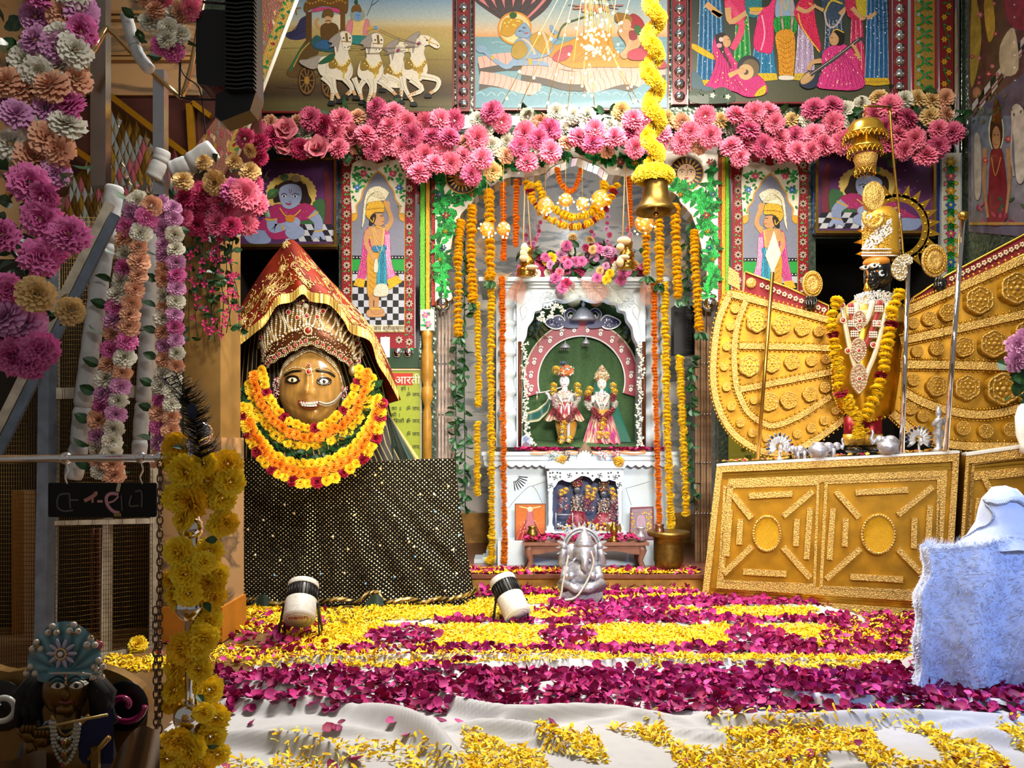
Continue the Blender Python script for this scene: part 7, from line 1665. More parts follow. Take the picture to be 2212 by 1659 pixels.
def handdisc(label,x,y,rx,ry,hx,hy):
 e = thing('hand_emblem',label,'ornament',W(x,hy+18,.02))
 mb = MB(); c = W(x,y,-.02); Yc = WYF(x)
 mb.lathe([(1,0),(1,.5),(.92,.8),(.85,.5),(.6,.55),(.55,.9),(.3,.9),(.2,.5),(0,1)],c,n=36,M=TOCAM@Matrix.Diagonal((S(rx,Yc),S(ry,Yc),.022))); mb.build('disc',M['goldbraid'],e)
 mb = MB()
 for k in range(26): a = 2*PI*k/26; mb.bead(c+Vector((S(rx,Yc)*.74*math.cos(a),-.02,S(ry,Yc)*.74*math.sin(a))),.008)
 mb.build('beads',M['goldmet'],e,kind='stuff')
 mb = MB(); mb.ball(W(hx,hy+6,.0),(S(13,Yc),.045,S(15,Yc)),n=12,m=8)
 for k in range(4): tubepx(mb,[(hx-8+k*5.5,hy+8),(hx-9+k*6,hy-5),(hx-5+k*5,hy-13)],Yc-.045+.003*k,(5.5,4),'#ffffff',7)
 tubepx(mb,[(hx+8,hy+8),(hx+14,hy),(hx+12,hy-9)],Yc-.03,(6,4.5),'#ffffff',7)
 mb.build('hand',M['skinblack'],e)
handdisc('gold disc held by a black hand above the left golden wing',1754,614,22,29,1750,652)
handdisc('large gold disc held by a black hand above the right golden wing',2017,564,28,36,2030,612)
# ---------------------------------------------------------------- dark-faced figure
BY = 5.02
fig = e = thing('throne_figure','dark-faced deity figure in a gold cape and jewelled crown on the throne','statue',P(1870,985,BY))
def bodyp(u,v,o=0):
 pr = [(690,1800,1958),(740,1797,1955),(800,1796,1953),(850,1800,1950),(885,1812,1940),(905,1838,1915),(912,1860,1890)]
 y,xl,xr = interp(pr,v); x = lerp(xl,xr,u); return P(x,y,BY+.10-.16*math.sin(u*PI)**.8-o)
mb = MB(); mb.grid(bodyp,36,30); mb.build('gold_cape',mat('gold_satin','#c88e14',rough=.25,metal=.7,nz=.35,ns=10,bump=.3,bs=14),e)
mb = MB()
for i in range(70):
 t = i/69
 p = bodyp(.0 if t < .4 else (1. if t > .6 else (t-.4)/.2),t*1.9 if t < .5 else (1-t)*1.9,.01); mb.bead(p,.011)
mb.build('cape_beads',M['goldmet'],e,kind='stuff')
mb = MB(); LP(mb,1885,BY+.06,[(30,640),(52,655),(74,680),(78,700)],'#c8a850',24,.7); mb.build('shoulders',M['golda'],e)
# head turned to the viewer's left
HR = Matrix.Rotation(-.45,3,'Z')
mb = MB(); hc = P(1897,592,BY-.02); s = BY/F
mb.ball(hc,(30*s,30*s,34*s),n=20,m=14); mb.ball(P(1884,606,BY-.06),(18*s,16*s,20*s),n=14,m=10); mb.ball(P(1880,598,BY-.115),(5*s,8*s,9*s),n=10,m=8); mb.ball(P(1882,611,BY-.10),(8*s,6*s,3*s),n=10,m=6); mb.ball(P(1888,617,BY-.085),(10*s,8*s,8*s),n=10,m=8)
LP(mb,1902,BY,[(20,612),(19,628),(24,645)],'#ffffff',16); mb.build('head',M['skinblack'],e)
mb = MB(); mb.ball(P(1893,567,BY-.03),(27*s,29*s,14*s),'#c8812c',18,10); mb.build('forehead_paint',M['enamel'],e)
for (x,y,k) in ((1869,577,.9),(1888,573,1.15)):
 mb = MB(); mb.prism([P(a,b,BY-.118) for a,b in cr([(x-9*k,y-1),(x-2,y-4.5*k),(x+6*k,y-3),(x+11*k,y-6),(x+5*k,y+3.5),(x-3,y+4*k)],4)],(0,.03,0),'#eee8d8'); mb.ball(P(x+1,y-.5,BY-.119),(3*s,.004,3.2*s),'#0a0a0a',10,6); mb.build('eye',M['gem'],e)
mb = MB(); tubepx(mb,[(1872,583),(1876,600),(1872,606)],BY-.10,(4,5),'#c8782c'); tubepx(mb,[(1893,584),(1900,590),(1898,596)],BY-.095,(4,2),'#c8782c'); mb.build('cheek_paint',M['enamel'],e)
mb = MB()
for k in range(8): a = k*PI/4; mb.ball(P(1905+5*math.cos(a),590+5*math.sin(a),BY-.10),(2.6*s,.006,2.6*s),'#c8d4e0',6,4)
mb.build('cheek_jewel',M['gem'],e); mb = MB(); mb.lathe([(2*s,8*s),(5*s,0),(8*s,-10*s),(3*s,-16*s)],P(1873,616,BY-.08),'#c89a3c',12); mb.build('earring',M['goldmet'],e)
# crown
mb = MB(); LP(mb,1903,BY,[(38,556),(39,545),(37,530),(36,500),(37,478),(34,462),(22,450)],'#c89a30',30,.85); cw = mb.build('crown',M['golda'],e)
mb = MB()
for i in range(900):
 a = R.uniform(-1.6,1.6); y = R.uniform(462,540); rr = 40
 tw = math.sin(a*3+y*.09)
 mb.bead(P(1903+rr*math.sin(a),y,BY-S(rr,BY)*.85*math.cos(a)),S(2.4 if tw > 0 else 2.0,BY),R.choice(['#e8e4dc','#f0ece0','#c8c8d0']) if tw > .1 else R.choice(['#c8942c','#d8ac48','#a87a20']))
for row in (538,546,552):
 for i in range(34): a = -1.6+3.2*i/33; mb.bead(P(1903+41*math.sin(a),row,BY-S(42,BY)*.86*math.cos(a)),S(2.2,BY),['#e8e4dc','#d8ac48','#dcdce8'][(row//2) % 3])
mb.build('crown_beads',M['pearl'],cw,kind='stuff')
mb = MB(); mb.lathe([(1,0),(1,.6),(.9,1),(.8,.7),(.55,1.1),(.3,1.3),(0,1.5)],P(1886,425,BY-.04),n=28,M=TOCAM@Matrix.Diagonal((S(24,BY),S(32,BY),.02))); mb.build('crown_disc',M['goldbraid'],cw)
mb = MB(); mb.tube([P(1886+15*math.cos(a)*1.3,470+20*math.sin(a),BY-.12) for a in (PI*k/10 for k in range(-2,13))],S(5,BY),n=7); mb.build('crown_curl',M['goldbraid'],cw)
# sunburst halo behind the crown
mb = MB(); hx,hy,hr = 1938,492,62; HYd = BY+.14
arc_ = [(-2.5+.265*k) for k in range(17)]
mb.grid(lambda u,v: P(hx+(hr-8+16*v)*math.cos(lerp(-2.6,1.75,u)),hy+(hr*1.05-8+16*v)*math.sin(lerp(-2.6,1.75,u)),HYd),40,1)
for k in range(14):
 a = lerp(-2.45,1.3,k/13); b_ = .15
 mb.prism([P(hx+(hr+5)*math.cos(a-b_),hy+(hr+5)*math.sin(a-b_),HYd),P(hx+(hr+34)*math.cos(a),hy+(hr+34)*math.sin(a),HYd),P(hx+(hr+5)*math.cos(a+b_),hy+(hr+5)*math.sin(a+b_),HYd)],(0,.012,0))
 mb.ball(P(hx+(hr+12)*math.cos(a),hy+(hr+12)*math.sin(a),HYd),S(3,BY),n=8,m=5); mb.ball(P(hx+(hr)*math.cos(a),hy+(hr)*math.sin(a),HYd),S(3,BY),n=8,m=5)
for sx,yy in ((1862,495),(1856,520),(1860,545)): mb.prism([P(1876,yy-10,HYd-.1),P(sx-12,yy+4,HYd-.1),P(1876,yy+10,HYd-.1)],(0,.012,0))
mb.build('sunburst',M['goldmet'],e)
# collar and necklaces
mb = MB()
for i in range(500):
 x = R.uniform(1846,1938); y = 628+ (1-abs(x-1898)/60)*0 + R.random()*30*(1-((x-1895)/52)**2*.6)+((x-1895)/52)**2*12
 mb.bead(P(x,y,BY-.07-.03*(1-((x-1895)/50)**2)),S(2,BY),R.choice(['#c8c8c8','#e0dcd4','#a8a49c','#b8b8c0']))
mb.build('pearl_collar',M['pearl'],e,kind='stuff')
NKY = BY-.115
def nk(name,L,w_,col,m='pearl'):
 mb = MB(); 
 for pts in L: tubepx(mb,pts,NKY,w_,col,6,flat=.35)
 mb.build(name,M[m],e)
nk('necklace',[[(1820,665),(1826,700),(1838,760),(1850,800),(1858,830)],[(1918,655),(1908,700),(1892,760),(1876,800),(1866,830)]],12,'#d8c8a8')
nk('necklace',[[(1838,655),(1842,690),(1850,730),(1856,750)],[(1902,650),(1892,690),(1878,730),(1866,750)]],14,'#8c2018','satin')
nk('necklace',[[(1850,655),(1852,680),(1858,700)],[(1886,650),(1878,680),(1868,700)]],13,'#d8d0bc')
for x,y in ((1839,672),(1841,700),(1846,722),(1899,668),(1894,700),(1886,724)):
 mb = MB()
 for i in range(12): mb.bead(P(x-7+i % 4*4.6,y-6+i//4*5,NKY-.012),S(2.6,BY),'#dcd8cc')
 mb.build('pearl_block',M['pearl'],e)
for x,y,rx,ry in ((1857,693,15,24),(1855,757,17,28),(1856,818,18,34)):
 mb = MB(); pts = [(x+rx*math.cos(a)*(1 if math.sin(a) < 0 else max(.05,1-math.sin(a)**3*.8)),y+ry*math.sin(a)) for a in (2*PI*k/32 for k in range(32))]
 mb.prism([P(a,b,NKY-.014) for a,b in pts],(0,.02,0),'#c8a888'); pn = mb.build('pendant',M['golda'],e)
 mb = MB()
 for f_ in (.92,.66,.42):
  for k in range(int(30*f_)): a,b = interp(pts+[pts[0]],k/int(30*f_)); mb.bead(P(x+(a-x)*f_,y+(b-y)*f_,NKY-.018),S(1.8,BY),'#a01c28' if abs(f_-.66) < .1 and k % 3 == 0 else '#e0d0b8')
 mb.build('pendant_beads',M['pearl'],pn,kind='stuff'); gemdisc(P(x,y,NKY-.018),S(4,BY),'#a01c28','#e8dcc8',pn)
for x,y in ((1819,660),(1821,692),(1831,758),(1886,745),(1898,700)): gemdisc(P(x,y,NKY-.006),S(5,BY),'#a0301c','#e0d4c0',e,'clasp')
# legs
for x in (1848,1888):
 mb = MB(); LP(mb,x,BY+.02,[(17,895),(15,920),(12,950),(13,972)],n=14); mb.ball(P(x-4,972,BY-.03),(S(16,BY),.09,S(8,BY)),n=12,m=8); mb.build('leg',M['skinblack'],e)
 mb = MB(); LP(mb,x-4,BY+.02,[(20,900),(21,930),(22,940)],'#8c1420',16); LP(mb,x-4,BY+.02,[(22.5,938),(23,962)],'#c89a3c',16); mb.build('trouser_cuff',M['golda'],e)
mstring('yellow marigold and maroon rose garland on the dark-faced figure',[(1805,650),(1799,690),(1800,730),(1806,770),(1812,800),(1818,845),(1838,880),(1852,912),(1856,940)],15,['lemon']*5+['red','lemon','lemon','lemon'],BY-.15,sp=13,name='flower_garland',amp=4)
mstring('yellow marigold and maroon rose garland hanging from the left shoulder of the dark-faced figure',[(1942,632),(1928,670),(1922,710),(1916,750),(1908,790),(1900,830),(1884,870),(1866,905),(1860,940)],15,['lemon']*5+['red','lemon','lemon'],BY-.15,sp=13,name='flower_garland',amp=4)
# hanging tiered gold canopy on its crooked rod
e = thing('hanging_canopy','tiered gold filigree canopy hanging on a bent rod above the crown','canopy',P(1867,375,5.0)); Y = 5.0
mb = MB(); tubepx(mb,[(1952,560),(1945,480),(1936,400),(1928,320),(1922,232)],Y+.1,6,'#ffffff',6); mb.tube([P(1924,231,Y+.1),P(1866,229,Y)],S(2.5,Y),n=6); mb.tube([P(1866,229,Y),P(1868,246,Y)],S(1.5,Y),n=6); mb.build('rod',M['brass'],e)
mb = MB(); mb.tube([P(1869+5*math.cos(a),250+6*math.sin(a),Y) for a in (2*PI*k/12 for k in range(12))],S(1.3,Y),n=5,closed=True); mb.build('ring',M['brass'],e)
mb = MB(); LP(mb,1869,Y,[(3,256),(14,258),(28,264),(36,274),(38,284),(44,290),(46,294)],n=28,dy=1); mb.build('upper_dome',M['goldmet'],e)
mb = MB(); LP(mb,1869,Y,[(24,296),(22,304),(28,310),(34,318),(37,324)],n=28,dy=1); mb.build('lower_dome',M['goldmet'],e)
mb = MB(); LP(mb,1870,Y,[(24,336),(24,346),(22,352),(21,366)],n=24,dy=1); mb.build('basket',M['goldbraid'],e)
mb = MB()
for y0,r,n in ((294,45,26),(324,36,22),(366,21,14)):
 for k in range(n):
  a = 2*PI*k/n; c = P(1869,y0,Y); ps = [c+Vector((S(r,Y)*math.cos(a+da),S(r,Y)*math.sin(a+da),-S(dz,Y))) for da,dz in ((0,0),(PI/n,8),(2*PI/n,0))]
  mb.tube(cr([tuple(p) for p in ps],4,False),S(.9,Y),n=4); mb.ball(ps[1]-Vector((0,0,S(3,Y))),S(2.2,Y),n=6,m=4)
mb.build('filigree_drops',M['goldmet'],e,kind='stuff')
# long rods standing on the cabinet
e = thing('ceremonial_staff','thin gold staff with a white diamond tip leaning on the left wing','staff',W(1637,992,.22)); Ya,Yb = WYF(1637)-.20,WYF(1668)-.10
mb = MB(); mb.tube([P(1637,992,Ya),P(1669,588,Yb)],S(4.2,5.1),n=10); mb.build('rod',M['brass'],e)
mb = MB(); mb.prism([P(x,y,Yb) for x,y in ((1672,500),(1687,548),(1669,592),(1654,552))],(0,.008,0),'#cfc4a0'); mb.build('diamond_tip',M['enamel'],e)
e = thing('ceremonial_staff','steel staff with a jewelled paisley top beside the dark-faced figure','staff',P(1948,975,4.72)); 
mb = MB(); mb.tube([P(1948,978,4.72),P(1962,556,4.86)],S(5.5,4.8),n=12); mb.build('rod',M['chrome'],e)
A_ = cr([(1945,606),(1930,595),(1927,575),(1938,556),(1956,549),(1970,556),(1971,568),(1962,572),(1956,566),(1960,585),(1955,602)],4); mb = MB(); mb.prism([P(x,y,4.83) for x,y in A_],(0,.012,0),'#b8a070'); pz = mb.build('paisley',M['golda'],e)
mb = MB()
for i in range(260):
 x,y = R.uniform(1926,1972),R.uniform(549,607)
 if inpoly(x,y,A_): mb.bead(P(x,y,4.828),S(1.8,4.8),R.choice(['#e0dcd0','#c8a868','#f0ece0','#b8b4b0']))
mb.build('paisley_beads',M['pearl'],pz,kind='stuff')
e = thing('ceremonial_staff','steel staff with a round ball top in front of the right golden wing','staff',P(2044,968,4.6))
mb = MB(); mb.tube([P(2043,972,4.60),P(2080,470,4.66)],S(5.5,4.6),n=12); mb.build('rod',M['chrome'],e); mb = MB(); mb.ball(P(2081,466,4.66),S(11,4.6),n=18,m=12); mb.build('ball_top',M['brass'],e)
# silver ornaments on the cabinet top
def cy(x): return CYF(x)+.10
def topz(x): return P(x,lerp(1004,978,(x-1550)/522),CYF(x)).z+.012
def peacock(label,x,r):
 Yp = cy(x)-.04; z0 = topz(x); s = Yp/F; e = thing('silver_peacock',label,'ornament',(P(x,0,Yp).x,Yp,z0)); c = Vector((P(x,0,Yp).x,Yp,z0+r*s*.95))
 for k in range(13):
  a = -.55+k*(PI+1.1)/12; d = Vector((math.cos(a),0,math.sin(a))); mb = MB(); mb.ball(c+d*r*s*.62,(r*s*.42,.006,r*s*.12),'#d0d0d4',8,5,Matrix.Rotation(-a,3,'Y')); mb.ball(c+d*r*s*.86+Vector((0,-.006,0)),(r*s*.10,.004,r*s*.15),R.choice(['#5a2c34','#2c3c5c','#6a6a70']),8,5,Matrix.Rotation(PI/2-a,3,'Y')); mb.build('tail_feather',M['silvera'],e)
 mb = MB(); mb.ball(c+Vector((0,-.02,-.012)),(r*s*.16,.018,r*s*.3),'#c8c8cc',10,8); mb.ball(c+Vector((0,-.024,r*s*.30)),r*s*.11,'#c8c8cc',8,6); mb.lathe([(r*s*.25,-r*s*.95),(r*s*.22,-r*s*.85),(r*s*.08,-r*s*.7),(r*s*.1,-r*s*.3)],c,'#c8c8cc',12); mb.build('body',M['silvera'],e)
peacock('silver peacock with spread tail at the left end of the cabinet top',1684,30); peacock('silver peacock with spread tail near the steel staffs',1985,30)
def elephant(label,x,sg,k=1.0):
 Yp = cy(x)-.06; z0 = topz(x); s = Yp/F*k; e = thing('silver_elephant',label,'ornament',(P(x,0,Yp).x,Yp,z0)); c = Vector((P(x,0,Yp).x,Yp,z0))
 V = lambda a,b,d=0: c+Vector((a*s*sg,d,b*s))
 mb = MB(); mb.ball(V(0,26),(20*s,14*s,13*s),n=14,m=10)
 for a in (-11,10):
  for d in (-.02,.02): mb.tube([V(a,24,d),V(a,10,d),V(a,0,d)],[7*s,5.5*s,6*s],n=8)
 mb.ball(V(22,30),(11*s,10*s,11*s),n=12,m=8); mb.tube([V(30,30),V(37,24),V(40,34),V(36,46),V(38,52)],[6*s,5*s,4*s,3*s,2*s],n=8); mb.ball(V(18,30,-.035),(7*s,.006,8*s),n=10,m=6); mb.tube([V(-20,28),V(-25,20),V(-24,12)],[2*s,1.5*s,2*s],n=6); mb.build('body',M['silver'],e)
 mb = MB(); mb.ball(V(-1,32),(13*s,14.6*s,9*s),n=12,m=8); mb.build('saddle_cloth',M['silver'],e)
elephant('silver elephant facing the camera left near the peacock on the cabinet top',1728,-1,.7); elephant('silver elephant with lifted trunk beside the steel staff',1922,-1,1.0); elephant('silver elephant between the pot and the figure on the cabinet top',1790,1,.8)
for x,l in ((1768,'round silver pot left of the dark-faced figure'),(1918,'round silver pot right of the garland tip')):
 Yp = cy(x)-.13; z0 = topz(x); s = Yp/F; mb = MB(); mb.lathe([(10*s,0),(16*s,4*s),(22*s,14*s),(20*s,24*s),(12*s,29*s),(13*s,33*s),(9*s,34*s)],(P(x,0,Yp).x,Yp,z0),n=20); mb.build('silver_pot',M['silver'],None,l,'pot')
e = thing('silver_figurine','slim silver flute-player figurine between the two steel staffs','statue',P(2028,968,cy(2028))); Yp = cy(2028)-.04; z0 = topz(2028); mb = MB(); s = Yp/F; c = Vector((P(2028,0,Yp).x,Yp,z0))
mb.lathe([(12*s,0),(12*s,6*s),(6*s,10*s),(8*s,30*s),(12*s,40*s),(7*s,52*s),(11*s,62*s),(9*s,70*s),(4*s,74*s),(7*s,80*s),(6*s,88*s),(2*s,98*s)],c,n=14,sc=(1,.8,1)); mb.tube([c+Vector((-10*s,0,64*s)),c+Vector((-16*s,-.02,56*s)),c+Vector((-8*s,-.05,68*s))],3*s,n=6); mb.tube([c+Vector((10*s,0,64*s)),c+Vector((14*s,-.02,54*s)),c+Vector((2*s,-.05,70*s))],3*s,n=6); mb.tube([c+Vector((-20*s,-.05,66*s)),c+Vector((10*s,-.055,74*s))],1.3*s,n=5); mb.build('body',M['silver'],e)
petal_heap('orange and maroon petals scattered on the cabinet top',150,lambda: (lambda x: (P(x,0,CYF(x)).x,CYF(x)+R.uniform(-.01,.2),topz(x)+.008))(R.uniform(1560,2060)),.026,['#b8802c','#c89a40','#8c1040','#a86a20'])
# flower vase at the picture's right edge
e = thing('flower_vase','white vase of lilac flowers at the right edge on the golden throne','vase',P(2220,960,4.4)); Y = 4.4
mb = MB(); LP(mb,2222,Y,[(14,872),(20,878),(26,900),(24,940),(16,962),(18,978)],n=20,dy=1); mb.build('vase',M['enamel'],e)
for x,y in ((2200,745),(2195,780),(2215,730),(2230,760),(2210,770),(2235,720)): put('lilac',e,P(x,y,Y),S(26,Y))
for i in range(16): putleaf(e,P(R.uniform(2185,2240),R.uniform(790,870),Y+.02),S(38,Y))
mb = MB(); tubepx(mb,[(2220,880),(2214,820),(2208,770)],Y+.03,4,'#22401f'); mb.build('stem',M['leaf'],e)
# ---------------------------------------------------------------- left side: stair, wire gate, pillar, wrapped posts
mb = MB(); slab(mb,-120,340,560,1440,4.35,.05); mb.build('wall_shade_panel',M['dark'],kind='structure')  # near-black panel added behind the gate, its colour standing in for interior shade
mb = MB(); slab(mb,60,430,-120,205,4.95,.05); mb.build('wall_stair',M['tanv'],kind='structure')
for y in (22,34,112,122):
 mb = MB(); slab(mb,60,430,y,y+7,4.925,.03); mb.build('trim_stair',M['tan'],kind='structure')
mb = MB(); slab(mb,60,560,205,420,4.97,.05); mb.build('wall_stair_lower',mat('purple_brown_marble','#4a2a26',rough=.25,nz=.4,ns=5),kind='structure')
e = thing('pillar','ochre painted square pillar behind the flower strands','pillar',P(437,1390,4.05))
mb = MB(); slab(mb,398,476,470,945,4.05,.3); mb.build('shaft',mat('pale_ochre','#8c6c38',rough=.5,nz=.3,ns=6),e)
mb = MB(); slab(mb,330,478,945,1312,4.03,.34); mb.build('marble_base',M['tanv'],e); mb = MB(); slab(mb,326,480,1312,1388,4.01,.36); mb.build('plinth',mat('orange_paint','#b8741c',rough=.5,nz=.2,ns=8),e)
mb = MB(); slab(mb,26,52,1060,1425,4.2,.1,'#8c5a14'); mb.build('orange_post',M['satin'],None,'orange post standing behind the wire gate','post')
mb = MB(); mb.grid(lambda u,v: P(196+u*26,1140+v*280,4.25-.03*math.sin(u*12)),12,4,'#5c1410'); mb.build('red_curtain',M['cloth'],None,'dark red curtain strip behind the wire gate','curtain')
GFY = PY(100,3.55,335,3.95)
M['cream'] = mat('chipped_cream_paint','#a8a090',rough=.5,nz=.35,ns=18); M['bluegrey'] = mat('blue_grey_steel','#5c6878',rough=.4,nz=.3,ns=15,metal=.3)
e = thing('wire_gate','cream framed wire mesh gate on a blue grey post at the left','gate',P(220,1420,3.75))
def gq(name,pts,m,o=0.,th=.035,par=e):
 mb = MB(); mb.prism([P(x,y,GFY(x)-o) for x,y in pts],(.004,th,0)); return mb.build(name,m,par)
gq('post',[(84,640),(108,560),(104,1000),(98,1445),(72,1445),(80,1000)],M['bluegrey'],.03,.06)
gq('stile',[(110,560),(119,540),(117,1000),(112,1440),(101,1442),(106,1000)],M['cream']); gq('stile',[(326,440),(336,440),(334,1396),(322,1398)],M['cream']); gq('stile',[(222,1120),(234,1120),(232,1418),(217,1421)],M['cream'])
for a,b in ((832,862),(1120,1135),(1394,1412)):
 k = lambda x,y: (x,y+(0 if y < 1300 else (336-x)*.13)); gq('rail',[k(112,a+6),k(330,a),k(330,b-4),k(112,b)],M['cream'],.004)
mb = MB()
for i in range(44):
 x = 114+i*5; mb.tube([P(x,470,GFY(x)),P(x+1,900,GFY(x)+.006*math.sin(i)),P(x,1400+(336-x)*.13,GFY(x))],.0013,n=3)
for j in range(96):
 y = 470+j*9.8; mb.tube([P(x,y+(336-x)*.13*max(0,(y-958)/450)+1.5*math.sin(x*.06+j),GFY(x)) for x in (112,165,220,275,330)],.0013,n=3)
mb.build('wire_mesh',M['brass_old'],e,kind='stuff')
LFY = PY(-40,3.35,92,3.55)
mb = MB()
for i in range(24):
 x = -40+i*5.4; mb.tube([P(x,max(780,1000-(x+40)*1.9),LFY(x)),P(x,1448+(90-x)*.16,LFY(x))],.0013,n=3)
for j in range(70):
 y = 790+j*9.6; x0 = max(-40,(1000-y)/1.9-40)
 if x0 < 80: mb.tube([P(x,y,LFY(x)) for x in (x0,(x0+90)/2,90)],.0013,n=3)
mb.build('wire_mesh',M['brass_old'],e,kind='stuff')
e = thing('stair_stringer','pale slanted steel stair beam above the wire mesh','stair',P(0,980,3.4))
for o,m in ((0,M['cream']),(24,M['bluegrey'])): mb = MB(); mb.bar(P(238+o*.5,440+o,3.42),P(-40+o*.6,1000+o,3.3),.03,.035); mb.build('beam',m,e)
# mirror mosaic balustrade
DPY = 4.935; poly = [(203,196),(396,338),(420,480),(300,480),(240,480),(104,800),(96,620),(150,400),(203,330)]
e = thing('mosaic_balustrade','stair balustrade panel of diamond mirror and gold tiles','balustrade',P(230,700,DPY))
mb = MB(); mb.prism([P(x,y,DPY) for x,y in poly],(0,.03,0),'#6a5020'); mb.build('panel',M['golda'],e)
dm = {}
for c,mm in (('#b8923a','foil'),('#e0b4b0','glass'),('#7a5a20','foil'),('#d87a8c','foil'),('#d0d0cc','glass'),('#c8b07a','glass')):
 t = MB(); t.add([(0,-.25,1),(.5,0,0),(0,-.25,-1),(-.5,0,0),(0,-.6,0)],[(0,4,1),(1,4,2),(2,4,3),(3,4,0)],c); me = t.mesh('mirror_tile'); me.materials.append(M[mm]); dm[c] = me
for j in range(30):
 for i in range(24):
  x = 100+i*15+(7.5 if j % 2 else 0); y = 200+j*20
  if inpoly(x,y,poly) and inpoly(x,y-10,poly): link('mirror_tile',R.choice(list(dm.values())),e,Matrix.Translation(P(x,y,DPY-.001))@Matrix.Rotation(R.uniform(-.08,.08),4,'X')@Matrix.Diagonal((S(14,DPY),S(6,DPY),S(19,DPY),1)))
M['goldrail'] = mat('gold_painted_rail','#b8861c',rough=.25,metal=.6,nz=.1)
for a,b in (((203,180),(402,334)),((146,312),(214,358))): mb = MB(); mb.bar(P(*a,DPY-.04),P(*b,DPY-.04),.05,.035); mb.build('top_rail',M['goldrail'],e)
mb = MB(); mb.bar(P(410,225,DPY),P(416,330,DPY),.03,.04); mb.bar(P(416,222,DPY),P(456,252,DPY),.03,.03); mb.build('gold_stile',M['goldrail'],e)
e = thing('steel_handrail','stainless steel stair handrail with square uprights behind the flowers','handrail',P(210,400,4.3))
for x0,x1,y0,y1 in ((195,228,-60,400),(330,354,150,420)): mb = MB(); slab(mb,x0,x1,y0,y1,4.35,.06); mb.build('upright',M['steel'],e)
mb = MB(); tubepx(mb,[(170,165),(229,60)],4.25,14,'#ffffff',10); tubepx(mb,[(229,60),(250,78),(310,140),(392,212)],4.25,10,'#ffffff',10,2); tubepx(mb,[(392,212),(412,150),(440,0)],4.25,11,'#ffffff',10,2); tubepx(mb,[(14,430),(38,390)],4.25,14,'#ffffff',10); mb.build('rail',mat('warm_steel','#c8a878',rough=.15,metal=1),e)
# slanted floral mirror panel beside the chariot painting
SPY = 4.9; e = thing('slanted_panel','slanted pink and gold mirror panel with a green floral edge','wall panel',P(480,340,SPY))
sp = [(548,-60),(655,-60),(505,335),(470,395),(412,330),(470,250),(540,100)]
mb = MB(); mb.prism([P(x,y,SPY) for x,y in sp],(0,.03,0),'#9c6a5c'); mb.build('panel',M['foil'],e)
A = Art(SPY-.002)
for q in range(150):
 x,y = R.uniform(440,620),R.uniform(-50,340)
 if inpoly(x,y,sp) and x < 632-.37*(y+0)-16: A.leaf(x,y,R.uniform(10,24),7,1.57+R.uniform(-.3,.3),R.choice(['#c8787c','#d8a878','#b8505c','#e0c8b0','#a8863c','#8c8a80']),k=.02)
A.line([(650,-60),(578,130),(502,330)],26,'#b89a4c')
for q in range(60):
 t = q/60; x,y = lerp(650,502,t),lerp(-60,330,t); A.leaf(x+R.uniform(-8,8),y,13,7,R.uniform(0,6.3),R.choice(['#2a7a38','#3c8a3c','#8c2a30','#c8a040','#2f6a50']),k=.02)
A.build('mosaic',M['foil'],e)
mb = MB(); mb.tube([P(664,-60,SPY-.01),P(514,334,SPY-.01)],.012,'#d8d4c8',6); mb.build('edge',M['enamel'],e)
# floodlight
e = thing('floodlight','black finned LED floodlight hanging at the top left','lamp',P(500,255,3.0)); Y = 3.0
mb = MB(); mb.prism([P(x,y,Y) for x,y in cr([(424,40),(432,22),(480,22),(488,40),(488,172),(478,186),(436,182),(424,165)],3)],(0,.12,0)); mb.build('driver_box',M['blackm'],e)
mb = MB(); mb.prism([P(x,y,Y+.02) for x,y in ((486,-30),(548,-34),(552,200),(540,238),(478,262),(464,252),(466,205),(486,195))],(0,.10,0)); mb.build('housing',M['blackm'],e)
for i in range(24):
 mb = MB(); y = -24+i*9.2; mb.prism([P(x,yy,Y-.012) for x,yy in ((486,y),(512,y+2),(534,y-1),(548,y),(548,y+3),(534,y+2.5),(512,y+5.5),(486,y+3.5))],(0,.04,0)); mb.build('fin',M['black'],e)
mb = MB(); tubepx(mb,[(392,90),(388,195),(400,212),(480,216)],Y+.06,5,'#ffffff',6); tubepx(mb,[(430,4),(500,8)],Y+.06,7,'#ffffff',6); mb.build('bracket',M['black'],e)
mb = MB(); tubepx(mb,[(400,86),(420,95),(430,110)],Y+.05,3,'#ffffff',5); tubepx(mb,[(384,130),(400,165),(430,190),(440,250),(444,290)],Y+.08,3,'#ffffff',5); mb.build('cable',M['black'],e)
# white foam-wrapped posts
M['foam'] = mat('white_foam','#b8bcc0',rough=.75,nz=.12,ns=20,bump=.2,bs=30)
def wrap(label,pts,w_,Y,joints):
 e = thing('wrapped_post',label,'post',P(*pts[-1],Y)); q = cr(pts,8,False); n = len(q); cut = [0]+[int(j*n) for j in joints]+[n-1]
 for a,b in zip(cut,cut[1:]):
  sg = q[a:b+1]; m_ = len(sg); mb = MB(); mb.tube([P(x,y,Y) for x,y in sg],[S(w_,Y)/2*(.86 if i in (0,m_-1) else 1)*(1+.03*math.sin(i*1.7)) for i in range(m_)],n=14); mb.build('foam_sleeve',M['foam'],e)
wrap('white foam wrapped post leaning in front of the wire gate',[(248,402),(238,470),(222,560),(208,660),(192,780),(180,870),(172,950),(158,1035)],38,3.62,(.24,.72,.86)); wrap('white foam wrapped post between the flower strands',[(322,425),(322,560),(318,700),(312,830),(306,905),(300,985)],32,3.84,(.7,.88))
wrap('short white foam roll tied under the cream flowers',[(372,372),(410,356),(462,322)],46,3.96,(.5,)); wrap('white foam roll on the gold stair rail end',[(330,385),(345,350),(352,325)],34,4.3,(.5,)); wrap('white foam roll behind the flower bunch near the floodlight',[(272,30),(285,80),(300,120),(325,152)],26,3.08,(.5,))

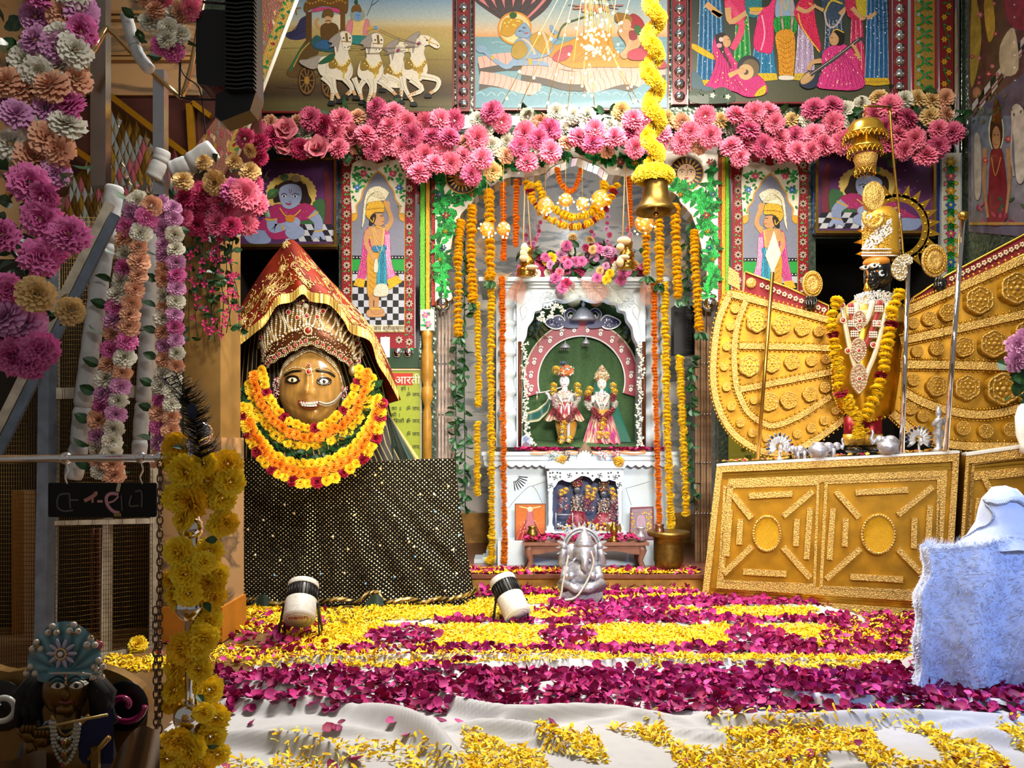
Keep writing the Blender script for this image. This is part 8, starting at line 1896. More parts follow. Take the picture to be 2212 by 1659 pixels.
# ---------------------------------------------------------------- barrier rail, name plate, pole garland
e = thing('barrier','chrome barrier pole and rail with ball joints in the left foreground','barrier',(P(414,0,2.2).x,2.2,0)); Y = 2.2
mb = MB(); mb.tube([P(-80,991,Y),P(466,989,Y)],S(8.5,Y),n=14); mb.build('rail',M['chrome'],e)
mb = MB(); c = P(414,0,Y); mb.tube([Vector((c.x,Y,.0)),P(416,950,Y)],S(15,Y),n=16); mb.lathe([(.13,0),(.13,.012),(.05,.03),(.03,.05)],(c.x,Y,0),n=24); mb.build('pole',M['chrome'],e)
for x,y,r in ((432,935,27),(412,1140,27),(411,1312,31),(409,1548,34),(143,990,14),(305,988,13),(343,988,12),(468,989,11)): mb = MB(); mb.ball(P(x,y,Y),S(r,Y),n=20,m=14); mb.build('ball',M['chrome'],e)
for x in (143,305): mb = MB(); tubepx(mb,[(x,1000),(x+4,1015),(x-2,1030),(x+3,1046)],Y,3.5,'#ffffff',6); mb.build('hook',M['chrome'],e)
e = thing('name_plate','black gloss name plate with cut-out letters hanging from the rail','sign',P(222,1117,Y))
mb = MB(); mb.prism([P(x,y,Y) for x,y in ((106,1043),(336,1043),(338,1046),(338,1114),(335,1117),(106,1117),(104,1114),(104,1046))],(0,.006,0)); mb.build('plate',mat('black_gloss','#080705',rough=.3,spec=.25),e)
A = Art(Y-.001)
for pts,w_,c in (([(150,1066),(128,1070),(124,1094),(138,1104),(158,1102)],4,'#4a4438'),([(150,1066),(152,1098)],4,'#4a4438'),([(150,1080),(170,1080)],4,'#4a4438'),([(182,1082),(194,1076),(206,1068),(206,1062)],8,'#b87a6c'),([(200,1070),(200,1086)],5,'#b87a6c'),([(210,1083),(222,1083)],5,'#c8908c'),([(256,1068),(240,1066),(230,1074),(232,1090),(244,1104),(258,1108)],7,'#c88a98'),([(234,1086),(246,1082),(256,1072)],4,'#c88a98'),([(262,1070),(264,1104)],3,'#4a4438'),([(284,1070),(280,1092),(300,1092)],4,'#4a4438'),([(292,1062),(306,1062),(306,1096)],4,'#4a4438'),([(258,1044),(254,1062)],8,'#c8bc98'),([(246,1112),(262,1112)],7,'#8a7a30')): A.line(pts,w_,c)
A.build('cut_letters',M['enamel'],e)
lk = MB(); lk.tube([(.55*math.cos(a),0,math.sin(a)) for a in (2*PI*k/14 for k in range(14))],.17,n=6,closed=True); lk_me = lk.mesh('chain_link'); lk_me.materials.append(mat('rusty_chain','#6a5a4a',rough=.4,metal=.8))
e = thing('barrier_chain','rusty chain hanging in a loop from the barrier rail','chain',P(340,1600,Y))
for x0,x1,y0,y1 in ((346,344,1004,1590),(336,338,1320,1590)):
 for i in range(int((y1-y0)/15)): link('chain_link',lk_me,e,Matrix.Translation(P(lerp(x0,x1,i*15/(y1-y0)),y0+i*15,Y-.01))@Matrix.Rotation((PI/2 if i % 2 else .2),4,'Z')@Matrix.Scale(S(10.5,Y),4))
e = thing('marigold_pole_garland','big yellow marigold garland winding round the chrome barrier pole','garland',P(414,1650,Y))
PG = [(380,965,32),(372,1000,30),(400,1020,38),(440,1000,30),(492,1002,34),(498,1040,34),(448,1040,38),(385,1075,34),(412,1085,38),(480,1075,34),(395,1120,28),(475,1135,32),(490,1130,26),(450,1190,30),(385,1195,36),(400,1240,34),(455,1255,32),(442,1215,26),(380,1290,30),(408,1282,32),(460,1290,30),(470,1240,24),(450,1340,32),(440,1380,32),(398,1405,38),(380,1440,34),(425,1400,30),(375,1490,30),(365,1520,24),(452,1490,34),(465,1550,34),(455,1590,32),(385,1605,34),(410,1620,34),(360,1640,32),(470,1630,28),(430,1660,32),(390,1670,34),(350,1610,24),(440,1540,24),(370,1255,26),(430,1445,26)]
for i,(x,y,r) in enumerate(PG): put('lemon' if i % 4 else 'mari',e,P(x,y,Y+(.0 if abs(x-414) > 30 else -.06)),S(r*1.05,Y),(.2*(x-414)/40,-1,.1),jit=.5)
for x,y in ((395,1255),(470,1165),(440,1300),(425,1500),(390,1420),(430,1090),(445,1610),(400,970)): putleaf(e,P(x,y,Y-.03),S(26,Y))
e = thing('peacock_feather_bunch','bunch of dark peacock feathers tied to the barrier pole','feathers',P(432,1000,2.12)); Y2 = 2.12
for (tx,ty) in ((352,815),(378,802),(400,840)):
 mb = MB(); sp_ = cr([(438,1005),(425,940),(412,880),(tx,ty)],10,False); mb.tube([P(*p,Y2) for p in sp_],[S(1.6,Y2)]*len(sp_),'#5a4a2c',4)
 for i in range(150):
  t = R.uniform(.1,.98); x,y = interp(sp_,t); sg = R.choice((-1,1)); l = R.uniform(18,60)*(1-.35*t); mb.tube([P(x,y,Y2),P(x+sg*l*.5,y-l*.25,Y2-.01),P(x+sg*l*.85,y-l*.8+R.uniform(0,25),Y2)],[S(.9,Y2),S(.7,Y2),S(.3,Y2)],R.choice(['#15100a','#20180c','#0c140f','#2a2212']),3)
 mb.ball(P(*interp(sp_,.62),Y2-.012),(S(11,Y2),.006,S(17,Y2)),'#0a1c3c',10,6); mb.build('feather',M['leaf'],e)

# ---------------------------------------------------------------- flute-playing doll on its throne
DYd = 1.62; e = thing('flute_doll','gold-faced doll with a turquoise pearl turban playing a flute','statue',P(140,1700,DYd)); s = DYd/F
M['goldface'] = mat('bronze_gold','#6a4c1c',rough=.28,metal=.6,nz=.15,ns=30)
mb = MB(); mb.ball(P(143,1488,DYd),(47*s,44*s,56*s),n=22,m=16); mb.ball(P(141,1500,DYd-46*s),(8*s,9*s,13*s),n=10,m=8); mb.ball(P(142,1530,DYd-28*s),(20*s,18*s,14*s),n=12,m=8); LP(mb,146,DYd,[(28,1530),(26,1555),(40,1570),(78,1590),(84,1640),(80,1720)],n=20)
for x in (98,190): mb.ball(P(x,1492,DYd),(9*s,6*s,18*s),n=10,m=8)
mb.build('body',M['goldface'],e)
for x in (124,164):
 mb = MB(); mb.prism([P(a,b,DYd-45*s) for a,b in cr([(x-15,1482),(x-4,1475),(x+11,1477),(x+16,1483),(x+4,1488),(x-8,1487)],4)],(0,.02,0),'#ddd6c8'); mb.ball(P(x+1,1481,DYd-45*s),(5*s,.004,5.5*s),'#0c0a08',12,8); mb.tube([P(a,b,DYd-46*s) for a,b in cr([(x-18,1470),(x,1461),(x+18,1470)],4,False)],2*s,'#140f0a',5); mb.tube([P(a,b,DYd-46*s) for a,b in cr([(x-17,1483),(x-4,1471),(x+12,1474),(x+19,1484)],4,False)],1.3*s,'#140f0a',5); mb.build('eye',M['enamel'],e)
mb = MB(); mb.tube([P(a,b,DYd-47*s) for a,b in ((128,1515),(142,1519),(157,1515))],4*s,'#6a2418',6); mb.build('lips',M['enamel'],e); mb = MB(); tubepx(mb,[(142,1455),(142,1478)],DYd-45*s,5,'#d8c0a8'); tubepx(mb,[(141,1455),(141,1462)],DYd-46*s,5,'#a02820'); mb.build('forehead_mark',M['enamel'],e)
mb = MB()
for i in range(26):
 sg = -1 if i % 2 else 1; x0 = 143+sg*R.uniform(38,54); mb.tube([P(x0,1450,DYd+.02),P(x0+sg*R.uniform(14,40),1500,DYd+R.uniform(0,.03)),P(x0+sg*R.uniform(10,60),R.uniform(1540,1580),DYd+R.uniform(-.02,.02))],[16*s,20*s,8*s],'#0b0a0a',7)
mb.build('black_hair',M['dark'],e)
TC = (140,1448)
def turb(u,v,o=0):
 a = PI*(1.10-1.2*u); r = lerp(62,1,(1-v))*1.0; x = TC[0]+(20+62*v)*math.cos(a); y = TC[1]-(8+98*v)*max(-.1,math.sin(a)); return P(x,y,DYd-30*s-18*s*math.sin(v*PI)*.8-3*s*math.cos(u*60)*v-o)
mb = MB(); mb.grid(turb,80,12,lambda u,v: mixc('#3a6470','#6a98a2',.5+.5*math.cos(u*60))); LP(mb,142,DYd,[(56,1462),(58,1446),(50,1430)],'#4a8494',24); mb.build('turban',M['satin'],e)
mb = MB()
for i in range(44): a = PI*(1.0-i/43); mb.ball(P(142+57*math.cos(a),1458-4*math.sin(a),DYd-52*s*math.sin(a)),3.2*s,'#b8b4ac',7,5)
mb.build('pearl_band',M['pearl'],e,kind='stuff')
for u in (.08,.24,.40,.57,.73,.88,.99):
 mb = MB(); c = turb(u,.86,6*s)
 for dx,dz in ((-9,-5),(9,-5),(0,9)): mb.ball(c+Vector((dx*s,0,dz*s)),7*s,'#c8bcb0',10,7)
 for k in range(6): mb.bead(c+Vector((R.uniform(-16,16)*s,-4*s,R.uniform(-14,16)*s)),2.4*s,'#b8862c')
 mb.build('pearl_cluster',M['pearl'],e)
mb = MB(); c = P(133,1412,DYd-54*s)
for k in range(10): a = k*PI/5; mb.ball(c+Vector((20*s*math.cos(a),0,20*s*math.sin(a))),(13*s,3*s,4.5*s),'#a8a0b8',8,5,Matrix.Rotation(-a,3,'Y'))
for k in range(14): a = k*2*PI/14; mb.bead(c+Vector((11*s*math.cos(a),-4*s,11*s*math.sin(a))),3*s,'#d8b070')
mb.ball(c+Vector((0,-4*s,0)),6*s,'#e0d8d0',10,6); mb.build('star_brooch',M['gem'],e)
mb = MB(); mb.ball(P(206,1425,DYd-30*s),(11*s,4*s,18*s),'#c8c4c0',12,8,Matrix.Rotation(.4,3,'Y')); mb.ball(P(206,1425,DYd-34*s),(6*s,3*s,11*s),'#a83040',10,6,Matrix.Rotation(.4,3,'Y')); mb.ball(P(214,1393,DYd-28*s),(10*s,5*s,9*s),'#b84a68',10,6); mb.build('side_ornament',M['gem'],e)
mb = MB(); LP(mb,145,DYd+.01,[(40,1556),(75,1572),(96,1610),(104,1660),(108,1730)],'#0a0c2c',26,.75); mb.grid(lambda u,v: P(lerp(170,245,u),lerp(1560,1650,v)-30*u*(1-v),DYd-50*s+30*s*u),8,8,lambda u,v: '#0c1040'); mb.build('blue_dress',M['cloth'],e)
mb = MB(); tubepx(mb,[(192,1640),(236,1592)],DYd-45*s,12,'#a8823a',5); tubepx(mb,[(112,1545),(140,1590),(192,1545)],DYd-50*s,9,'#a8823a',5,flat=.4); slab(mb,196,212,1615,1665,DYd-50*s,.01,'#7a5c24'); mb.build('gold_trim',M['golda'],e)
mb = MB()
for d_,r_ in ((0,4.4),(1,4.6),(2,4.8)):
 for p in resample([Vector((a,b,0)) for a,b in cr([(118-d_*4,1562),(122-d_*2,1590+d_*14),(140,1598+d_*26),(158+d_*2,1590+d_*14),(164+d_*4,1560)],8,False)],8.6): mb.ball(P(p.x,p.y,DYd-66*s),r_*s,'#a8a498',8,6)
mb.build('pearl_necklace',M['pearl'],e)
for y in (1602,1628,1650): gemdisc(P(140,y,DYd-70*s),4*s,'#8c1c24','#a8823a',e,'pendant')
mb = MB(); mb.tube([P(42,1582,DYd-60*s),P(232,1544,DYd-75*s)],3*s,'#b89a5c',8); mb.build('flute',M['golda'],e)
for hx,hy in ((62,1582),(90,1592)):
 mb = MB(); mb.ball(P(hx,hy+6,DYd-58*s),(17*s,12*s,16*s),n=12,m=8)
 for k in range(4): mb.tube([P(hx-12+k*8,hy,DYd-66*s),P(hx-12+k*8,hy-14,DYd-72*s),P(hx-9+k*8,hy-16,DYd-62*s)],[4.5*s,4*s,3*s],n=6)
 mb.tube([P(hx-10,hy+10,DYd-64*s),P(hx-22,hy,DYd-66*s),P(hx-24,hy-9,DYd-64*s)],[5*s,4.5*s,3.5*s],n=6); mb.tube([P(hx+5,hy+10,DYd-50*s),P(hx+10,hy+60,DYd-40*s)],[13*s,22*s],n=8); mb.build('hand',M['goldface'],e)
e = thing('doll_throne','gilt scroll-armed throne behind the flute-playing doll','chair',P(140,1800,DYd+.1))
mb = MB(); mb.prism([P(x,y,DYd+.09) for x,y in cr([(-60,1470),(20,1452),(90,1445),(200,1440),(270,1462),(312,1500),(318,1560),(300,1640),(300,1800),(-60,1800)],4)],(0,.03,0)); mb.build('backrest',mat('gilt_wood','#8c6a34',rough=.35,metal=.35,nz=.3,ns=14),e)
for x0,sg in ((268,1),(4,-1)):
 mb = MB(); sp_ = [(x0+sg*(46-3.2*k)*math.cos(k*.55),1525+(46-3.2*k)*math.sin(k*.55)*.9) for k in range(13)]; mb.tube([P(x,y,DYd+.04) for x,y in cr(sp_,3,False)],7*s,'#8c1450' if sg > 0 else '#c8c4bc',7); mb.build('scroll',M['gem'],e)
 mb = MB(); mb.ball(P(x0,1525,DYd+.075),(56*s,6*s,58*s),n=22,m=10); mb.build('scroll_board',M['black'],e)
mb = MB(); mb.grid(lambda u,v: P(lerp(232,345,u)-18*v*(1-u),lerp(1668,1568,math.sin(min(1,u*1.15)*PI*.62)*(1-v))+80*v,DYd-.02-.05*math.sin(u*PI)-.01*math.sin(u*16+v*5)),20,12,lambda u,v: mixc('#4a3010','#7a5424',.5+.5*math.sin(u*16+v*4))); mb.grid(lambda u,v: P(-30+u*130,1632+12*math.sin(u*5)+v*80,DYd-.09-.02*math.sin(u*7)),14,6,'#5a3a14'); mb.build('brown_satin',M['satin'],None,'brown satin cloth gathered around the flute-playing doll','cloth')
mb = MB(); mb.box((P(130,0,DYd).x,DYd+.05,.11),(.34,.22,.22)); mb.build('doll_stand',M['wood'],None,'wooden stand under the flute-playing doll','stand')
# ---------------------------------------------------------------- floor cloth and petals
def fpx(X,Y,z=0.): return (CX+X*F/Y,HY+(EYE-z)*F/Y)
CLOTH = [(1150,1296),(1500,1290),(1705,1298),(1760,1312),(1860,1338),(1910,1362),(1965,1402),(2230,1415),(2500,1470),(2700,1900),(250,1900),(330,1620),(440,1500),(470,1470),(600,1440),(760,1425),(700,1400),(830,1345),(980,1310)]
FOLDS = [([(770,1552),(850,1575),(915,1610),(960,1645),(990,1690)],.055,.045),([(470,1530),(600,1545),(690,1535),(780,1556)],.035,.035),([(440,1488),(560,1500),(700,1512),(830,1492)],.03,.03),([(938,1508),(980,1540),(1100,1566),(1300,1556),(1500,1572)],.04,.03),([(500,1452),(640,1442),(900,1438),(1100,1432),(1300,1428)],.03,.022),([(900,1462),(1060,1452),(1300,1448),(1600,1443),(1950,1438)],.03,.022),([(470,1612),(640,1628),(760,1655)],.04,.03),([(1000,1580),(1150,1600),(1250,1650)],.035,.03),([(1500,1562),(1700,1580),(1900,1566),(2212,1560)],.035,.035),([(1600,1500),(1800,1530),(2000,1520)],.03,.03),([(1960,1450),(2050,1475),(2212,1470)],.06,.04),([(2080,1600),(2212,1620)],.03,.03),([(1740,1312),(1850,1340),(1960,1404)],.02,.018),([(560,1590),(720,1590),(860,1600)],.02,.03)]
for q in range(26):
 x,y = R.uniform(440,2100),R.uniform(1436,1680); l = R.uniform(90,320); d_ = R.uniform(-.18,.18); FOLDS.append(([(x,y),(x+l*.5,y+l*d_*.5+R.uniform(-6,6)),(x+l,y+l*d_)],R.uniform(.012,.024),R.uniform(.012,.022)))
FW = [([FL(x,y) for x,y in cr(p,4,False)],h,w_) for p,h,w_ in FOLDS]
def ch(XY):
 X,Y = XY[...,0],XY[...,1]; z = .006+.004*np.sin(X*9+Y*5)*np.sin(Y*11-X*3)+.006*np.abs(np.sin(Y*7+X*1.3+.8*np.sin(X*2.1)))
 for pts,h,w_ in FW:
  d2 = np.full(X.shape,9.); tt = np.zeros(X.shape)
  for i,(a,b) in enumerate(zip(pts,pts[1:])):
   dx,dy = b.x-a.x,b.y-a.y; l2 = dx*dx+dy*dy+1e-9; t = np.clip(((X-a.x)*dx+(Y-a.y)*dy)/l2,0,1); dd = (X-a.x-t*dx)**2+(Y-a.y-t*dy)**2
   m_ = dd < d2; d2 = np.where(m_,dd,d2); tt = np.where(m_,(i+t)/(len(pts)-1),tt)
  z = np.maximum(z,z*.5+1.7*h*np.exp(-d2/(w_*w_))*np.sin(np.clip(tt*.9+.08,0,1)*PI)**.5)
 return z
nx,ny = 300,300
gx = np.linspace(-1.35,2.75,nx); ys = 1/np.linspace(1/1.5,1/5.3,ny); G = np.stack(np.meshgrid(gx,ys),-1); Zc = ch(G)
PXg = CX+G[...,0]*F/G[...,1]; PYg = HY+F/G[...,1]
def inpoly_np(x,y,poly):
 c = np.zeros(x.shape,bool); j = len(poly)-1
 for i in range(len(poly)):
  xi,yi = poly[i]; xj,yj = poly[j]
  with np.errstate(divide='ignore',invalid='ignore'): c ^= ((yi > y) != (yj > y)) & (x < (xj-xi)*(y-yi)/(yj-yi+1e-12)+xi)
  j = i
 return c
ins = inpoly_np(PXg,PYg,cr(CLOTH,3)); idx = np.arange(nx*ny).reshape(ny,nx)
ok = ins[:-1,:-1] & ins[1:,:-1] & ins[:-1,1:] & ins[1:,1:]
fcs = np.stack([idx[:-1,:-1],idx[:-1,1:],idx[1:,1:],idx[1:,:-1]],-1)[ok]; used = np.unique(fcs); rm = np.full(nx*ny,-1); rm[used] = np.arange(len(used))
me = bpy.data.meshes.new('floor_cloth'); me.from_pydata(np.concatenate([G,Zc[...,None]],-1).reshape(-1,3)[used].tolist(),[],rm[fcs].tolist()); me.polygons.foreach_set('use_smooth',np.ones(len(me.polygons),bool)); me.materials.append(mat('white_cotton','#b6b6b8',rough=.85,nz=.06,ns=20,bump=.15,bs=300,sheen=.2))
o = tag(link('floor_cloth',me),'rumpled white cotton cloth spread over the floor under the petals','cloth')
rs = np.random.RandomState(5)
def wob(x,s=1.0): return 4*np.sin(x*.021*s+1)+3*np.sin(x*.057*s)+2*np.sin(x*.13)
# bands in picture rows: (row0, row1, x0, x1, kind, density)
BANDS = [(1262,1276,1040,1520,'r',1.3),(1275,1283,1060,1500,'y',.6),(1282,1293,1030,1515,'r',1.3),(1291,1301,1090,1530,'y',1),(1299,1312,1000,1240,'y',.9),(1300,1322,1190,1560,'r',1.3),(1312,1344,800,1120,'y',1.1),(1318,1336,1140,1330,'r',.5),(1318,1340,1440,1760,'y',1.1),(1320,1344,1100,1290,'y',.8),(1326,1346,1250,1540,'r',1.2),(1344,1357,940,1830,'r',1.2),(1290,1316,1520,1800,'r',.9),
         (1356,1406,640,1600,'y',1.1),(1358,1406,1560,1920,'y',1.1),(1404,1426,720,1955,'r',1.25),(1424,1450,560,1960,'y',.9),(1440,1452,800,1900,'y',.5),(1454,1552,470,2230,'r',1.25),(1462,1490,1000,2212,'r',.5),(1582,1750,1000,2300,'y',.95),(1560,1600,1400,2212,'y',.2),(1612,1750,480,1040,'y',.34),(1548,1640,470,2212,'r',.03),(1640,1750,440,2212,'r',.03),
         (1316,1372,492,830,'y',.5),(1322,1440,492,700,'r',.24),(1400,1442,440,700,'y',.35),(1420,1452,225,430,'y',.8),(1330,1412,1780,2000,'r',.55),(1330,1420,1800,2000,'y',.3),(1390,1440,330,480,'r',.15),(1316,1330,492,640,'y',.9)]
BLOBS = [(870,1383,80,22),(1225,1381,62,20),(1640,1384,70,22),(1700,1400,60,16)]
KEEP = [((1240,1378),1),]
rp,yp = [],[]
for (a,b,x0,x1,k,dn) in BANDS:
 Y0,Y1 = F/(b-HY),F/(a-HY); X0 = min((x0-CX)*Y0/F,(x0-CX)*Y1/F); X1 = max((x1-CX)*Y0/F,(x1-CX)*Y1/F); area = (Y1-Y0)*(X1-X0); n = int(area*dn*(1500 if k == 'r' else 9500))
 X = rs.uniform(X0,X1,n); Y = rs.uniform(Y0,Y1,n); px = CX+X*F/Y; py = HY+F/Y; w_ = wob(px+a)*(py-HY)/500
 m_ = (px > x0+10*np.sin(py*.3)) & (px < x1+10*np.sin(py*.4)) & (py+w_ > a) & (py+w_ < b)
 if 1540 < a: m_ &= (np.sin(px*.013+py*.03)+np.sin(px*.031-py*.05)+.8*np.sin(px*.007+2)) > -.5
 if k == 'y' and 1350 < a < 1360:
  for bx,by_,rx,ry in BLOBS: m_ &= ((px-bx)/rx)**2+((py-by_)/ry)**2 > 1
 (rp if k == 'r' else yp).append(np.stack([X,Y],-1)[m_])
for bx,by_,rx,ry in BLOBS:
 c = FL(bx,by_); hx = rx*c.y/F; hy = abs(FL(bx,by_-ry).y-FL(bx,by_+ry).y)/2; n = int(4*hx*hy*1300); X = rs.uniform(-1,1,n); Y = rs.uniform(-1,1,n); m_ = X*X+Y*Y < 1; rp.append(np.stack([c.x+X*hx,c.y+Y*hy],-1)[m_])
rp = np.concatenate(rp); yp = np.concatenate(yp)
def zat(XY):
 px = CX+XY[:,0]*F/XY[:,1]; py = HY+F/XY[:,1]; i_ = inpoly_np(px,py,cr(CLOTH,3)); return np.where(i_,ch(XY),.002)
def rots(n,tilt):
 a = rs.uniform(0,2*PI,n); b = rs.normal(0,tilt,n); c = rs.normal(0,tilt,n); ca,sa,cb,sb,cc,sc_ = np.cos(a),np.sin(a),np.cos(b),np.sin(b),np.cos(c),np.sin(c)
 Rz = np.zeros((n,3,3)); Rz[:,0,0] = ca; Rz[:,0,1] = -sa; Rz[:,1,0] = sa; Rz[:,1,1] = ca; Rz[:,2,2] = 1
 Rx = np.zeros((n,3,3)); Rx[:,0,0] = 1; Rx[:,1,1] = cb; Rx[:,1,2] = -sb; Rx[:,2,1] = sb; Rx[:,2,2] = cb
 Ry = np.zeros((n,3,3)); Ry[:,1,1] = 1; Ry[:,0,0] = cc; Ry[:,0,2] = sc_; Ry[:,2,0] = -sc_; Ry[:,2,2] = cc
 return Rz@Rx@Ry
def scatter(name,pts,z,tpl,faces,size,tilt,pal,label,cat):
 n = len(pts); T = np.array(tpl); k = len(T); sc_ = size*rs.uniform(.7,1.25,n); Rm = rots(n,tilt)
 V = np.einsum('nij,kj->nki',Rm,T)*sc_[:,None,None]; V[...,:2] += pts[:,None,:]; V[...,2] += z[:,None]+np.maximum(0,-(V[...,2].min(1)))[:,None]*.8
 fc = (np.array(faces)[None]+np.arange(n)[:,None,None]*k).reshape(-1,len(faces[0])); cp = np.array([C(c) for c in pal])[rs.randint(0,len(pal),n)]
 sh = np.clip(rs.normal(1,.12,n),.6,1.35); cl = np.ones((n,k,4),np.float32); cl[...,:3] = (cp*sh[:,None])[:,None,:]; cl[:,-1,:3] *= 1.25
 me = bpy.data.meshes.new(name); me.from_pydata(V.reshape(-1,3).tolist(),[],fc.tolist()); at = me.color_attributes.new('Col','FLOAT_COLOR','POINT'); at.data.foreach_set('color',cl.ravel()); me.materials.append(M['petal']); me.polygons.foreach_set('use_smooth',np.ones(len(me.polygons),bool))
 return tag(link(name,me),label,cat,kind='stuff')
RT = [(-.5,-.1,.16),(-.3,-.42,.14),(.1,-.46,.2),(.45,-.3,.26),(.5,.1,.24),(.3,.42,.16),(-.2,.42,.12),(0,0,-.06)]; RF = [(0,1,7),(1,2,7),(2,3,7),(3,4,7),(4,5,7),(5,6,7),(6,0,7)]
RPAL = ['#8a1052','#a01a60','#b42a74','#740c40','#961448','#c24488','#841258']
order = np.argsort(rp[:,1]+rs.uniform(-.15,.15,len(rp))); near = rp[order[:300]]; far = rp[order[300:]]
pms = []
for k in range(7):
 t = MB(); t.add(RT,RF,[mixc(RPAL[k],'#ffffff',.06 if i == 7 else 0) for i in range(8)],True); m_ = t.mesh('rose_petal'); m_.materials.append(M['petal']); pms.append(m_)
zn = zat(near)
for (X,Y),z in zip(near,zn): tag(link('rose_petal',R.choice(pms),None,Matrix.Translation((X,Y,z+.008))@Euler((R.gauss(0,.35),R.gauss(0,.35),R.uniform(0,6.3))).to_matrix().to_4x4()@Matrix.Scale(.040*R.uniform(.75,1.25),4)),'magenta rose petal lying near the camera on the white cloth','petal','loose magenta rose petals near the camera')
scatter('rose_petals',far,zat(far)+rs.uniform(0,.022,len(far)),RT,RF,.037,.55,RPAL,'magenta rose petals strewn in bands over the white floor cloth','petals')
YT = [(-.5,-.10,.02),(-.5,.10,.02),(0,-.16,.12),(0,.16,.12),(.5,-.10,.0),(.5,.10,.0)]; YF_ = [(0,2,3,1),(2,4,5,3)]
scatter('marigold_petals',yp,zat(yp)+rs.uniform(0,.014,len(yp)),YT,YF_,.026,.5,['#f0c414','#fbd820','#ecc010','#fff060','#e0b410'],'yellow marigold petals strewn in bands over the white floor cloth','petals')
# petals on the step
n = 420; X = rs.uniform(P(960,0,5.6).x,P(1510,0,5.6).x,n); Y = rs.uniform(SY+.0,SY+.24,n); pts = np.stack([X,Y],-1); scatter('rose_petals',pts,np.full(n,STEP),RT,RF,.045,.4,RPAL,'magenta rose petals strewn on the shrine step','petals')
n = 1500; X = rs.uniform(P(980,0,5.6).x,P(1505,0,5.6).x,n); Y = SY+np.where(rs.rand(n) < .6,.05+.03*np.sin(X*5),.15+.03*np.sin(X*4+2))+rs.normal(0,.018,n); scatter('marigold_petals',np.stack([X,Y],-1),np.full(n,STEP+.006),YT,YF_,.032,.45,['#e0b010','#f0c818','#d09a08','#f4d838'],'yellow marigold petals strewn in wavy lines on the shrine step','petals')
put('lemon',None,FL(298,1408)+Vector((0,0,.035)),.045,(0,-1,1)); tag(bpy.context.scene.objects[-1],'single yellow marigold head on the floor by the wire gate','flower')
# ---------------------------------------------------------------- brass bell with its marigold chain
e = thing('brass_bell','brass temple bell hanging from a chain in front of the arch','bell',P(1416,460,4.6)); Y = 4.6
mb = MB(); LP(mb,1416,Y,[(3,380),(14,383),(23,388),(26,396),(27,412),(30,428),(35,440),(42,450),(46,457),(44,460),(38,456),(30,440),(25,420),(22,396),(3,392)],n=36,dy=1); mb.build('bell_body',M['brass_old'],e)
mb = MB(); mb.tube([P(1416,395,Y),P(1417,455,Y)],S(3,Y),n=8); mb.ball(P(1417,464,Y),S(6,Y),n=12,m=8); mb.build('clapper',M['brass'],e); mb = MB(); mb.tube([P(1416,384,Y),P(1414,340,Y),P(1412,-80,Y)],S(3.2,Y),n=6); mb.build('chain',M['brass_old'],e)
e = thing('marigold_rope','thick yellow marigold rope wound on the bell chain','garland',P(1416,385,Y))
for i in range(58):
 y = -50+i*7.2; a = i*.62; put('lemon' if i % 3 else 'mari',e,P(1412+13*math.sin(a)+3*math.sin(i*.2),y,Y-.035*math.cos(a)),S(19,Y),(.5*math.sin(a),-1,.1))
for i in range(16): a = 2*PI*i/16; put('lemon',e,P(1412+33*math.cos(a),378,Y)+Vector((0,S(33,Y)*math.sin(a),0)),S(18,Y),(math.cos(a),math.sin(a)-.4,.4))
# ---------------------------------------------------------------- fairy light chandelier and glass balls
bl = MB(); bl.ball((0,0,0),1,n=8,m=6); bl_me = bl.mesh('fairy_bulb'); bl_me.materials.append(M['bulb'])
e = thing('fairy_light_chandelier','cascade of warm fairy lights hanging before the serpent painting','lights',P(1280,130,4.9)); Y = 4.9; pts = []
for i in range(95):
 t = R.random(); a = R.uniform(0,6.28); r = (10+32*abs(R.gauss(0,.6)))*(1 if t > .3 else .6); x = 1278+r*math.cos(a)*1.1+8; y = R.choice([R.gauss(100,22),R.uniform(0,125)]); pts.append((x,y,Y+r*math.sin(a)*.004))
for s_ in (((1210,-10),(1085,225)),((1225,0),(1118,240)),((1320,110),(1368,225)),((1315,105),(1380,222)),((1240,-10),(1180,235)),((1256,0),(1225,240)),((1262,130),(1260,210)),((1275,140),(1285,235)),((1360,0),(1340,70)),((1330,0),(1318,80))):
 mb = MB(); mb.tube([P(*s_[0],Y),P(*s_[1],Y)],S(.8,Y),'#b8923c',4); mb.build('wire',M['golda'],e)
 for t in (.35,.7,.95): pts.append((lerp(s_[0][0],s_[1][0],t)+R.uniform(-4,4),lerp(s_[0][1],s_[1][1],t),Y))
for x,y,yy in pts: link('fairy_bulb',bl_me,e,Matrix.Translation(P(x,y,yy))@Matrix.Scale(S(R.uniform(2.2,3.2),Y),4))
for i in range(26):
 x,y,yy = R.choice(pts[:95]); mb = MB(); mb.tube([P(x+(1275-x)*.6,-60,Y),P(x+R.uniform(-3,3),y*.5,yy),P(x,y,yy)],S(.6,Y),'#b8923c',3); mb.build('wire',M['golda'],e)
light('chandelier_glow','POINT',tuple(P(1280,90,4.6)),(0,0,0),2,(1,.72,.36),.12)
M['gball'] = mat('amber_glass','#ffcf70',rough=.05,trans=.85,spec=.6)
